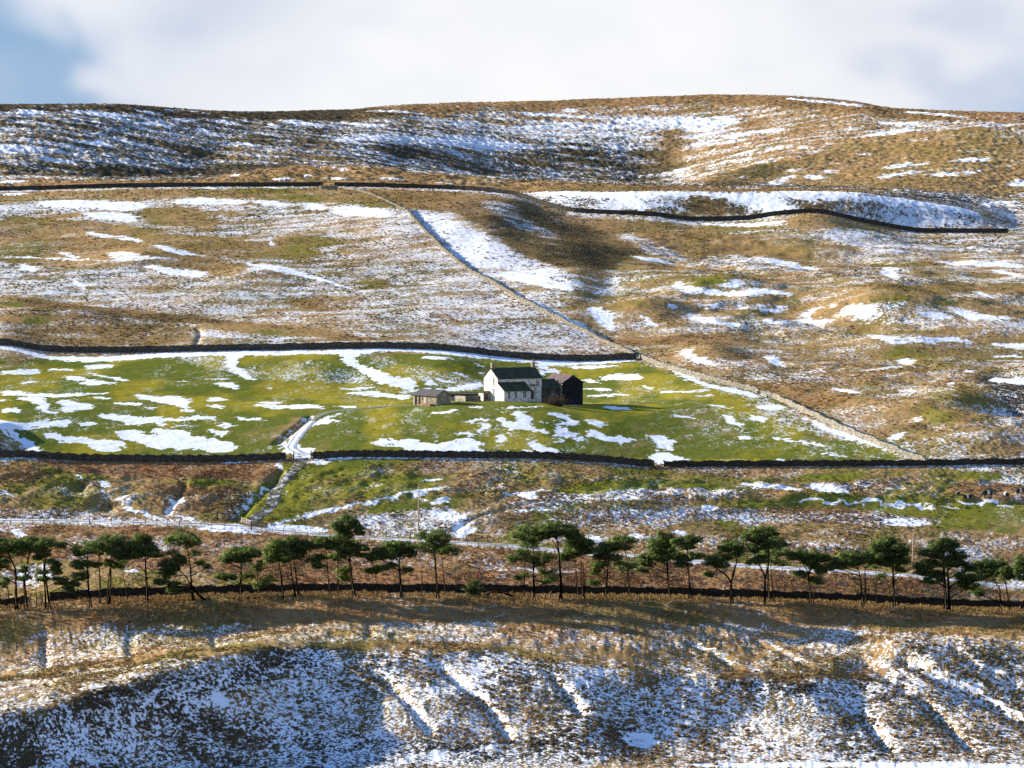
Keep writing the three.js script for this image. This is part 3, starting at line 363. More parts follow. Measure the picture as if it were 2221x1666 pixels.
snow(A5, 580, 369, 650, 364, 710, 399, 700, 431, 640, 427, 600, 396); snow(A5, 590, 446, 640, 429, 740, 464, 780, 475, 700, 482, 640, 497, 600, 471); snow(A5, 660, 69, 720, 89, 780, 119, 860, 149, 950, 164, 1060, 189, 1075, 207, 980, 192, 850, 160, 740, 122); snow(A5, 1230, 268, 1340, 318, 1430, 356, 1560, 390, 1700, 436, 1810, 480, 1760, 474, 1600, 424, 1440, 380, 1330, 340);
snow(A5, 1010, 284, 1090, 279, 1095, 312, 1060, 312); snow(A5, 900, 279, 950, 284, 1010, 336, 960, 327); snow(A5, 680, 279, 780, 284, 800, 296, 720, 292); band(A5, 9, 980, 377, 1060, 382); band(A5, 10, 1120, 377, 1250, 395, 1350, 409); band(A5, 9, 1340, 438, 1450, 460); band(A5, 8, 780, 197, 870, 191); band(A5, 8, 630, 183, 750, 178, 850, 170); band(A5, 8, 550, 155, 620, 167); snow(A5, 370, 235, 550, 254, 460, 262); band(A5, 9, 1150, 474, 1220, 477); band(A5, 8, 1600, 478, 1700, 472); snow(A5, 1040, 240, 1150, 232, 1200, 250, 1100, 262); band(A5, 7, 820, 232, 960, 250); band(A5, 7, 1210, 385, 1330, 405);

// between the lower wall and the road
zone(PX, { s: 0.22, g: 0.36, r: 0.22, k: 0.12 }, -40, 995, 200, 1004, 640, 1002, 1000, 998, 1430, 1016, 2260, 1012, 2260, 1272, 1980, 1248, 1500, 1214, 1110, 1182, 690, 1158, 480, 1138, -40, 1128);
zone(A6, { s: 0.05, g: 0.02, r: 1, k: 0.15 }, 240, 115, 500, 130, 1500, 130, 1880, 160, 1850, 250, 1700, 290, 1500, 240, 1200, 235, 900, 240, 600, 220, 420, 180); zone(A6, { s: 0.05, g: 0.4, r: 0.2, k: 0.1 }, 60, 270, 400, 200, 700, 230, 900, 260, 900, 360, 700, 350, 700, 450, 350, 470, 100, 440, 0, 360); zone(A6, { s: 0.16, g: 0.1, r: 0.65, k: 0.2 }, -60, 120, 240, 130, 420, 210, 350, 260, 0, 290, -60, 300); zone(A6, { s: 0.2, g: 0.15, r: 0.6, k: 0.25 }, 900, 270, 1250, 260, 1700, 300, 1500, 480, 1200, 470, 1100, 440, 1000, 380);
zone(A6, { s: 0.55, g: 0.05, r: 0.4, k: 0.3 }, -60, 440, 200, 455, 500, 475, 700, 495, 1000, 525, 1450, 530, 1480, 555, 1000, 555, -60, 540); zone(A6, { s: 0.35, g: 0, r: 0.1, k: 1 }, 480, 270, 560, 262, 630, 300, 590, 345, 510, 320); zone(A6, { s: 0.35, g: 0, r: 0.1, k: 1 }, 660, 395, 740, 385, 800, 420, 740, 440, 690, 430); zone(A6, { s: 0.02, g: 0.75, r: 0.05, k: 0 }, 1260, 245, 1500, 255, 1680, 295, 1400, 305);
zone(A7, { s: 0.03, g: 0.95, r: 0, k: 0 }, 1120, 520, 1400, 430, 1700, 430, 2000, 430, 1990, 470, 1600, 520, 1300, 560, 1180, 620, 1000, 760, 820, 860, 720, 855, 900, 760, 960, 680, 1060, 560); zone(A7, { s: 0.03, g: 0.9, r: 0, k: 0 }, 700, 830, 820, 720, 900, 600, 1000, 500, 1060, 440, 1090, 470, 1020, 560, 900, 700, 850, 780, 760, 830); zone(A7, { s: 0.08, g: 0.55, r: 0.15, k: 0.05 }, 1180, 620, 1700, 540, 2212, 480, 2212, 600, 1900, 660, 1500, 745, 1200, 810, 1000, 860, 820, 860, 1000, 760); zone(A7, { s: 0.25, g: 0.2, r: 0.45, k: 0.15 }, 1600, 450, 2212, 440, 2212, 500, 1700, 540, 1500, 500);
zone(A7, { s: 0.06, g: 0.6, r: 0.1, k: 0.05 }, 950, 890, 1300, 800, 1700, 720, 2212, 640, 2260, 780, 1900, 790, 1700, 820, 1400, 860, 1300, 900, 1000, 895); zone(A7, { s: 0.55, g: 0.15, r: 0.3, k: 0.2 }, 1350, 850, 1700, 790, 2260, 740, 2260, 980, 1700, 960, 1500, 930, 1300, 890); zone(A7, { s: 0.5, g: 0, r: 0.1, k: 0.8 }, 560, 800, 700, 690, 800, 650, 760, 720, 680, 790, 620, 840, 540, 850); zone(A7, { s: 0.45, g: 0, r: 0.1, k: 0.8 }, 930, 310, 1050, 210, 1150, 140, 1220, 140, 1100, 240, 960, 330); zone(A7, { s: 0.6, g: 0, r: 0.1, k: 0.8 }, 1990, 870, 2212, 810, 2300, 830, 2140, 930);  // the darkest zones paint shade into the ditches
zone(A5, { s: 0.55, g: 0.1, r: 0.45, k: 0.25 }, 200, 722, 400, 690, 700, 690, 830, 664, 1000, 680, 1300, 698, 1500, 700, 1830, 730, 1850, 762, 1500, 748, 1200, 742, 800, 745, 500, 775, 300, 795); zone(A5, { s: 0.58, g: 0.05, r: 0.3, k: 0.35 }, 100, 620, 540, 600, 700, 594, 960, 600, 1000, 626, 700, 652, 400, 652, 100, 682, -20, 692, -20, 652); zone(A5, { s: 0.35, g: 0.05, r: 0.65, k: 0.25 }, 480, 478, 1000, 498, 1300, 500, 1240, 530, 900, 545, 700, 530); zone(A5, { s: 0.5, g: 0.1, r: 0.4, k: 0.3 }, 1250, 575, 1440, 565, 1650, 560, 1700, 590, 1480, 622, 1300, 612);  // the darkest band here is painted shade along the gully
zone(A5, { s: 0.02, g: 0.85, r: 0.02, k: 0.05 }, 200, 610, 440, 560, 700, 562, 900, 578, 1000, 595, 700, 592, 500, 600, 300, 632); zone(A5, { s: 0.02, g: 0.7, r: 0.06, k: 0.03 }, 960, 560, 1200, 540, 1540, 532, 1540, 556, 1280, 578, 1080, 572); zone(A5, { s: 0.03, g: 0.75, r: 0.05, k: 0.05 }, -60, 745, 150, 712, 420, 685, 700, 668, 1000, 642, 1300, 628, 1540, 634, 1900, 650, 2280, 650, 2280, 800, 2000, 800, 1840, 760, 1830, 722, 1500, 690, 1200, 675, 830, 655, 600, 672, 350, 690, 200, 705, 100, 735, -60, 760); zone(A5, { s: 0.02, g: 0.65, r: 0.1, k: 0 }, 1200, 740, 1450, 745, 1520, 760, 1300, 775, 1180, 760);
zone(A5, { s: 0.08, g: 0.6, r: 0.05, k: 0.1 }, 700, 745, 900, 728, 1000, 735, 960, 800, 800, 800, 720, 770); zone(A5, { s: 0.1, g: 0.05, r: 0.8, k: 0.3 }, 1860, 575, 2050, 565, 2280, 590, 2280, 640, 1900, 635); zone(A5, { s: 0.03, g: 0.75, r: 0, k: 0.1 }, 1880, 530, 2080, 525, 2150, 545, 1980, 560); zone(A5, { s: 0.3, g: 0.3, r: 0.4, k: 0.2 }, 1400, 770, 2000, 780, 2280, 810, 2280, 960, 1800, 930, 1400, 860); zone(A5, { s: 0.55, g: 0.1, r: 0.4, k: 0.2 }, 1700, 820, 1950, 840, 2150, 910, 2100, 960, 1850, 900);
zone(A5, { s: 0.45, g: 0.1, r: 0.5, k: 0.2 }, 100, 790, 700, 790, 1100, 810, 1500, 840, 1500, 880, 1000, 840, 500, 820, 200, 840);
snow(A7, 620, 846, 690, 779, 740, 719, 800, 649, 860, 609, 890, 599, 850, 651, 800, 692, 760, 752, 720, 792, 650, 847); snow(A7, 930, 454, 975, 444, 1000, 491, 960, 502); snow(A7, 560, 454, 640, 434, 780, 439, 720, 450, 600, 462); snow(A7, 360, 906, 500, 883, 580, 882, 680, 868, 760, 905, 800, 925, 850, 936, 700, 937, 450, 917); snow(A7, 870, 906, 1000, 878, 1200, 888, 1310, 909, 1250, 932, 1000, 932, 900, 922);
band(A7, 22, 860, 905, 950, 872, 1100, 831, 1300, 786, 1500, 745, 1700, 700, 1900, 660, 2050, 625, 2140, 615); snow(A7, 1880, 694, 1950, 689, 2050, 709, 2160, 689, 2140, 706, 2060, 732, 1980, 711); snow(A7, 1840, 796, 1910, 784, 1910, 806); snow(A7, 1950, 811, 2050, 774, 2140, 789, 2180, 829, 2260, 829, 2260, 852, 2130, 847); snow(A7, 2130, 942, 2212, 888, 2300, 870, 2330, 905, 2250, 975, 2160, 970); snow(A7, 1930, 591, 2060, 544, 2080, 561, 2000, 592); snow(A7, 1140, 449, 1300, 434, 1280, 462, 1180, 472);
band(A7, 16, 1200, 428, 1500, 412, 1700, 412, 2100, 412, 2300, 420); snow(A7, 180, 789, 230, 739, 290, 699, 330, 699, 250, 760, 230, 799, 300, 819, 420, 839, 300, 847, 220, 822); snow(A6, 150, -6, 220, -2, 270, 40, 330, 86, 260, 80, 200, 52); snow(A6, 500, 214, 570, 224, 590, 250, 530, 247); snow(A6, 670, 254, 745, 269, 740, 295, 690, 309, 710, 319, 745, 324, 730, 357, 700, 347, 690, 301); snow(A6, 800, 369, 930, 379, 900, 410, 860, 417, 800, 402); snow(A6, 830, 429, 900, 429, 960, 469, 1050, 499, 1150, 519, 1100, 532, 950, 492, 860, 462); snow(A6, 0, 339, 60, 344, 110, 380, 60, 382, 0, 362);
snow(A5, 960, 569, 1080, 574, 1180, 584, 1280, 605, 1220, 607, 1060, 592); snow(A5, 1280, 579, 1360, 578, 1440, 600, 1480, 622, 1300, 610); snow(A5, 1190, 644, 1300, 638, 1500, 649, 1650, 649, 1800, 669, 1850, 692, 1750, 682, 1560, 664, 1300, 655); snow(A5, 1910, 649, 1960, 654, 2050, 659, 2230, 671, 2050, 670, 1930, 664); band(A5, 9, 1850, 672, 1940, 678); snow(A5, 1580, 734, 1680, 724, 1800, 739, 1830, 756, 1700, 762, 1600, 752); snow(A5, 690, 769, 740, 769, 760, 801, 720, 801); band(A5, 10, -40, 622, 60, 620, 120, 606, 170, 600); snow(A5, 20, 620, 100, 612, 120, 640, 60, 645); band(A5, 10, 0, 694, 100, 688, 220, 682); snow(A5, 820, 670, 880, 668, 900, 690, 840, 694); snow(A5, 320, 808, 380, 800, 400, 830, 340, 840); snow(A5, 510, 795, 560, 790, 570, 815, 520, 815);

// from the road to the wall behind the pines
zone(PX, { s: 0.14, g: 0.06, r: 0.8, k: 0.1 }, -40, 1136, 480, 1146, 690, 1164, 1110, 1192, 1500, 1224, 1980, 1256, 2260, 1284, 2260, 1325, 1850, 1308, 1480, 1294, 740, 1285, 335, 1292, 150, 1301, -40, 1318);
zone(PX, { s: 0.27, g: 0.12, r: 0.7, k: 0.12 }, -40, 1145, 300, 1160, 700, 1170, 1000, 1190, 1100, 1215, 900, 1230, 700, 1215, 500, 1200, 300, 1205, 140, 1190, -40, 1190); zone(PX, { s: 0.10, g: 0.35, r: 0.2, k: 0 }, -40, 1215, 120, 1210, 330, 1235, 480, 1245, 620, 1265, 560, 1282, 335, 1288, 150, 1298, -40, 1312); zone(PX, { s: 0.02, g: 0, r: 1, k: 0.1 }, 620, 1240, 800, 1225, 1100, 1240, 1500, 1255, 1800, 1270, 1800, 1300, 1480, 1290, 740, 1282, 640, 1280); zone(PX, { s: 0.6, g: 0.1, r: 0.3, k: 0.2 }, 0, 1240, 90, 1215, 130, 1250, 80, 1280, 20, 1270);
band(PX, 7, 120, 1285, 180, 1282, 230, 1280); snow(PX, 270, 1232, 310, 1240, 300, 1245, 272, 1240); snow(PX, 15, 1150, 45, 1148, 60, 1165, 40, 1165); band(PX, 4, 1050, 1232, 1180, 1238, 1260, 1240);

// the shelf below the pines and the bank that falls to the valley floor
zone(PX, { s: 0.03, g: 0.2, r: 0.55, k: 0.3 }, -40, 1318, 150, 1302, 335, 1293, 740, 1286, 1480, 1295, 1850, 1308, 2260, 1324, 2260, 1372, 1950, 1364, 1700, 1352, 1300, 1354, 800, 1350, 400, 1360, 100, 1372, -40, 1372);  // growth browned and darkened to paint the shadow band below the pines
zone(B5, { s: 0.05, g: 0.3, r: 0.1, k: 0 }, -60, -20, 150, 0, 260, 10, 150, 50, 0, 90, -60, 110); zone(B5, { s: 0.40, g: 0.12, r: 0.25, k: 0.08 }, -60, 110, 60, 70, 300, 20, 800, 10, 1500, 10, 2260, 0, 2260, 110, 1600, 100, 1000, 130, 620, 200, 300, 290, 100, 350, -60, 400);
zone(B6, { s: 0.36, g: 0.1, r: 0.45, k: 0.1 }, -60, 20, 400, 10, 1000, 30, 1600, 50, 1700, 90, 1650, 240, 1200, 240, 700, 235, 300, 130, -60, 120); zone(B6, { s: 0.02, g: 0.4, r: 0.15, k: 0.05 }, 1250, 0, 2280, 10, 2280, 75, 1900, 62, 1600, 30); zone(B6, { s: 0.08, g: 0.1, r: 0.5, k: 0.1 }, -60, -30, 700, -10, 600, 20, -60, 30);
zone(PX, { s: 0.54, g: 0.03, r: 0.2, k: 0.42 }, -40, 1555, 140, 1522, 280, 1482, 410, 1446, 600, 1408, 800, 1406, 1000, 1412, 1200, 1428, 1350, 1450, 1480, 1480, 1700, 1480, 1850, 1464, 1950, 1402, 2260, 1394, 2260, 1660, 1110, 1658, 550, 1672, -40, 1700);
zone(B5, { s: 0.55, g: 0, r: 0.05, k: 0.95 }, -60, 430, 280, 350, 640, 245, 1000, 190, 1320, 120, 1440, 150, 1250, 260, 900, 300, 860, 400, 1300, 470, 1900, 540, 2000, 620, -60, 660);  // near-black growth paints the shade on the left of the bank
zone(B5, { s: 0.08, g: 0.25, r: 0.3, k: 0.15 }, -60, 240, 250, 200, 480, 160, 700, 120, 1200, 90, 1600, 75, 2000, 90, 2260, 110, 2260, 130, 1800, 118, 1400, 108, 1000, 140, 700, 165, 400, 200, 150, 240, -60, 270); zone(B5, { s: 0.03, g: 0, r: 0.1, k: 1 }, 120, 370, 280, 340, 400, 292, 560, 266, 680, 232, 660, 262, 560, 286, 430, 316, 340, 356, 260, 368); zone(B5, { s: 0.25, g: 0, r: 0.1, k: 1 }, -60, 430, 100, 470, 180, 540, 130, 640, -60, 640); zone(B5, { s: 0.42, g: 0, r: 0.1, k: 0.8 }, 640, 240, 900, 190, 1300, 110, 1500, 120, 1300, 170, 1000, 240, 800, 260); zone(B5, { s: 0.55, g: 0, r: 0.1, k: 0.8 }, 200, 470, 700, 400, 1200, 440, 1900, 520, 2212, 540, 2212, 610, 1200, 610, 300, 630, 150, 560);
zone(B6, { s: 0.10, g: 0.05, r: 0.6, k: 0.25 }, 850, 205, 1000, 195, 1100, 225, 1350, 210, 1640, 190, 1640, 238, 1200, 248, 900, 240); zone(B6, { s: 0.1, g: 0.25, r: 0.3, k: 0.2 }, 0, 118, 300, 150, 560, 200, 640, 240, 560, 270, 400, 200, 200, 165, 0, 160); zone(B6, { s: 0.5, g: 0, r: 0.15, k: 0.75 }, 880, 250, 1250, 255, 1420, 270, 1400, 330, 1200, 310, 900, 290); zone(B6, { s: 0.45, g: 0.02, r: 0.3, k: 0.6 }, 0, 540, 300, 430, 480, 430, 640, 560, 640, 600, 0, 590); zone(B6, { s: 0.45, g: 0, r: 0.2, k: 0.6 }, 1660, 100, 1800, 80, 1960, 70, 1900, 130, 1760, 200, 1700, 170);
zone(B6, { s: 0.85, g: 0, r: 0.2, k: 0.1 }, 300, 189, 420, 179, 520, 229, 500, 262, 400, 242, 330, 222); snow(B5, 900, 300, 960, 290, 1000, 340, 980, 395, 930, 380); snow(B6, 470, 480, 600, 470, 640, 530, 560, 550, 480, 520); snow(B6, 1480, 620, 1700, 600, 2230, 612, 2230, 645, 1500, 645); snow(B6, 700, 606, 1600, 601, 1700, 622, 1100, 630, 760, 622); snow(B5, 1860, 560, 1900, 540, 1910, 590, 1880, 600);
for (const [m, w, ...p] of [[B5, 17, 1890, 170, 1960, 215, 2050, 290, 2140, 390, 2215, 490], [B5, 11, 1630, 200, 1700, 265, 1770, 345, 1830, 420, 1875, 470], [B5, 12, 1395, 300, 1470, 355, 1570, 415], [B6, 18, 190, 222, 240, 290, 330, 405], [B6, 15, 1440, 312, 1530, 400, 1600, 470, 1660, 545], [B6, 13, 1540, 150, 1640, 205, 1720, 260], [B6, 17, 1720, 130, 1880, 232, 2000, 285, 2110, 345, 2230, 425], [B6, 13, 1940, 110, 2060, 200, 2220, 275], [B6, 9, 800, 90, 900, 135, 1000, 190, 1090, 215], [B6, 9, 1060, 65, 1150, 110, 1300, 182], [B6, 8, 380, 35, 480, 80, 570, 125], [B5, 9, 210, 30, 215, 120, 222, 180], [B5, 9, 578, 20, 580, 100], [B5, 7, 1608, 0, 1612, 55], [B6, 7, 640, 30, 760, 75, 860, 125], [B6, 8, 1350, 80, 1450, 120, 1560, 190]]) band(m, w, ...p);
// ---------------------------------------------------------------- the ground: strips of one sheet, each with its own growth and snow
const STRIPS = [
  ['valley_floor', 300, 432, 1024, 256], ['bank', 432, 556, 2048, 1536], ['rough_pasture', 556, 652, 2048, 1024], ['farm_field', 652, 806, 2048, 1536],
  ['moor', 806, 1142, 2048, 1536], ['upper_moor', 1142, 1482, 2048, 768], ['fell', 1482, 3500, 2048, 1024],
].map(([name, d0, d1, tw, th], i) => ({ name, d0, d1, tw, th, grain: [0.6, 0.72, 0.62, 0.8, 0.92, 1.3, 2.4][i], thinShade: [0.9, 0.95, 0.82, 0.76, 0.68, 0.70, 0.74][i], soft: [0.16, 0.08, 0.13, 0.16, 0.16, 0.16, 0.16][i], red: [1, 1, 1, 0.62, 0.62, 0.75, 0.85][i], streak: [0, 0.05, 0.18, 0.2, 0.28, 0.3, 0.34][i], st: [1.5, 1.0, 1.5, 1.7, 1.9, 2.2, 2.4][i], x0: (-70 - FW / 2) * d1 / FOC, x1: (2291 - FW / 2) * d1 / FOC }));
function raster(s, list, w, h, value, start) {
  const cv = document.createElement('canvas'); cv.width = w; cv.height = h; const g = cv.getContext('2d');
  const shade = (v) => { const q = Math.round(clamp(v, 0, 1) * 255); return `rgb(${q},${q},${q})`; };
  g.fillStyle = shade(start); g.fillRect(0, 0, w, h);
  const sx = w / (s.x1 - s.x0), sz = h / (s.d1 - s.d0);
  for (const o of list) {
    const v = value(o); if (v === undefined) continue;
    let lo = 1e9, hi = -1e9; for (let i = 1; i < o.p.length; i += 2) { lo = Math.min(lo, -o.p[i]); hi = Math.max(hi, -o.p[i]); }
    if (hi < s.d0 - 5 || lo > s.d1 + 5) continue;
    g.fillStyle = shade(v); g.beginPath();
    for (let i = 0; i < o.p.length; i += 2) g[i ? 'lineTo' : 'moveTo']((o.p[i] - s.x0) * sx, (-o.p[i + 1] - s.d0) * sz);
    g.closePath(); g.fill();
  }
  const px = g.getImageData(0, 0, w, h).data, out = new Float32Array(w * h);
  for (let i = 0; i < out.length; i++) out[i] = px[i * 4] / 255;
  return out;
}
function soften(a, w, h, rx, rz) {
  const b = new Float32Array(a.length);
  for (let pass = 0; pass < 2; pass++) {
    for (let y = 0; y < h; y++) { let s = 0; for (let x = -rx; x <= rx; x++) s += a[y * w + clamp(x, 0, w - 1)]; for (let x = 0; x < w; x++) { b[y * w + x] = s / (2 * rx + 1); s += a[y * w + Math.min(x + rx + 1, w - 1)] - a[y * w + Math.max(x - rx, 0)]; } }
    for (let x = 0; x < w; x++) { let s = 0; for (let y = -rz; y <= rz; y++) s += b[clamp(y, 0, h - 1) * w + x]; for (let y = 0; y < h; y++) { a[y * w + x] = s / (2 * rz + 1); s += b[Math.min(y + rz + 1, h - 1) * w + x] - b[Math.max(y - rz, 0) * w + x]; } }
  }
  return a;
}
for (const s of STRIPS) {
  s.w = 512; s.h = 384; s.W = 1024; s.H = 768;
  for (const [k, start] of [['s', 0.5], ['g', 0.1], ['r', 0.3], ['k', 0.2]]) s[k] = soften(raster(s, zones, s.w, s.h, (o) => o[k], start), s.w, s.h, 2, 2);
  s.pasture = soften(raster(s, zones, s.w, s.h, (o) => (o.pasture ? 1 : undefined), 0), s.w, s.h, 1, 1);
  s.hard = soften(raster(s, hards, s.W, s.H, (o) => o.v, 0), s.W, s.H, 1, 1);
}
const stripAt = (d) => STRIPS.find((s) => d < s.d1) ?? STRIPS[STRIPS.length - 1];
function pick(a, w, h, fx, fy) {
  fx = clamp(fx * w - 0.5, 0, w - 1.001); fy = clamp(fy * h - 0.5, 0, h - 1.001);
  const ix = fx | 0, iy = fy | 0, tx = fx - ix, ty = fy - iy, o = iy * w + ix;
  return (a[o] * (1 - tx) + a[o + 1] * tx) * (1 - ty) + (a[o + w] * (1 - tx) + a[o + w + 1] * tx) * ty;
}
const RGB = { ochre: [0.375, 0.245, 0.105], olive: [0.24, 0.19, 0.055], green: [0.130, 0.150, 0.024], lime: [0.32, 0.26, 0.030], russet: [0.30, 0.158, 0.072], dark: [0.072, 0.056, 0.034], snow: [0.86, 0.88, 0.91] };
function snowCover(s, x, d, fx, fy, grain) {                         // 0..1
  const st = s.st, wx = tile(T1, x / 12, d / (12 * st)) - 0.5, wz = tile(T1, x / 12 + 0.5, d / (12 * st) + 0.3) - 0.5;
  const gx = fx + wx * 2.0 * grain / (s.x1 - s.x0), gz = fy + wz * 2.2 * st * grain / (s.d1 - s.d0), pa = pick(s.pasture, s.w, s.h, fx, fy);
  const solid = pick(s.hard, s.W, s.H, gx, gz), fine = tile(T2, x / (27 * grain), d / (30 * st * grain)), mid = tile(T1, x / (21 * grain), d / (30 * st * grain));
  const ragged = lerp(0.6 * (fine - 0.5) + 0.45 * (mid - 0.5) + (s.streak > 0 ? 0.85 * (tile(T1, (x + d * 0.1) / (62 * grain) + 0.3, d / (19 * grain)) - 0.55) : 0), 0.42 * (fine - 0.5) + 0.6 * (mid - 0.5), pa);
  const edge = sstep(0.34, 0.66, solid + ragged * (solid > 0.02 ? 1 : 0));
  const cover = pick(s.s, s.w, s.h, fx + wx * 4 * grain / (s.x1 - s.x0), fy + wz * 3 * grain / (s.d1 - s.d0));
  const long = tile(T1, (x + d * 0.12) / (170 * grain), d / (62 * grain) - x / (900 * grain));
  const n = lerp(0.60 * fine + 0.22 * mid + 0.18 * tile(T3, x / (90 * grain), d / (120 * st * grain)), long, s.streak * (1 - pa));
  const q = 0.5 + (n - 0.5) * 1.5, t = cover < 0.5 ? cover * lerp(0.5, 1, cover * 2) : cover;
  const loose = sstep(-s.soft, s.soft, t - 0.05 - q);
  return [Math.max(edge * lerp(0.94, 1, solid), loose * lerp(s.thinShade, 1, cover * 0.5)), edge, cover];  // loose snow shows grass through, and is greyed for the fine shade in it
}
function growth(s, x, d, fx, fy, grain, out) {                       // colour of what grows there
  const wx = tile(T3, x / 60, d / 120) - 0.5, wz = tile(T3, x / 60 + 0.5, d / 120) - 0.5;
  const st = s.st, gx = fx + wx * 6 * grain / (s.x1 - s.x0), gz = fy + wz * 4 * grain / (s.d1 - s.d0);
  const pa = pick(s.pasture, s.w, s.h, fx, fy);
  let g = pick(s.g, s.w, s.h, gx, gz), r = pick(s.r, s.w, s.h, gx, gz), k = pick(s.k, s.w, s.h, gx, gz);
  const n1 = tile(T1, x / (40 * grain), d / (44 * st * grain)), n2 = tile(T2, x / (30 * grain), d / (34 * st * grain)), n3 = tile(T3, x / (110 * grain), d / (140 * st * grain));
  g = sstep(0.25, 0.75, g + 0.5 * (n3 - 0.5) + 0.25 * (n1 - 0.5)); r = clamp(r * s.red + 0.45 * (n1 - 0.5), 0, 1); k = sstep(0.2, 0.8, k + 0.55 * (n2 - 0.5) + 0.3 * (n3 - 0.5));
  const mo = 0.85 * sstep(0.3, 0.85, n3 * 0.6 + n1 * 0.5), gl = sstep(0.35, 0.85, 0.6 * n3 + 0.4 * tile(T3, x / 47 + 0.3, d / 90)) * (0.35 + 0.65 * pa), tone = 0.80 + 0.36 * n2 + 0.16 * (n1 - 0.5);
  for (let c = 0; c < 3; c++) {
    let v = lerp(RGB.ochre[c], RGB.olive[c], mo); v = lerp(v, RGB.russet[c], r); v = lerp(v, lerp(RGB.green[c], RGB.lime[c], gl), g * (1 - 0.35 * r)); v = lerp(v, RGB.dark[c], k * (1 - 0.9 * pa));
    out[c] = v * lerp(tone, 0.85 + 0.26 * n2, g);
  }
  return out;
}
const toSRGB = new Uint8Array(4096); for (let i = 0; i < 4096; i++) { const q = i / 4095; toSRGB[i] = Math.round(255 * (q <= 0.0031308 ? q * 12.92 : 1.055 * q ** (1 / 2.4) - 0.055)); }
function groundTexture(s) {
  const { tw, th } = s, px = new Uint8Array(tw * th * 4), col = [0, 0, 0];
  for (let j = 0; j < th; j++) {
    const fy = (j + 0.5) / th, d = lerp(s.d0, s.d1, fy), grain = s.grain;
    for (let i = 0; i < tw; i++) {
      const fx = (i + 0.5) / tw, x = lerp(s.x0, s.x1, fx), q = snowCover(s, x, d, fx, fy, grain)[0], o = (j * tw + i) * 4;
      if (q < 0.999) growth(s, x, d, fx, fy, grain, col);
      for (let c = 0; c < 3; c++) px[o + c] = toSRGB[(clamp(lerp(col[c], RGB.snow[c], q), 0, 1) * 4095) | 0];
      px[o + 3] = 255;
    }
  }
  const t = new THREE.DataTexture(px, tw, th); t.colorSpace = THREE.SRGBColorSpace; t.magFilter = t.minFilter = THREE.LinearFilter; t.wrapS = t.wrapT = THREE.MirroredRepeatWrapping; t.needsUpdate = true;
  return t;
}
function structure(o, label, category) { o.userData.kind = 'structure'; if (label) o.userData.label = label; if (category) o.userData.category = category; scene.add(o); o.receiveShadow = o.castShadow = true; return o; }
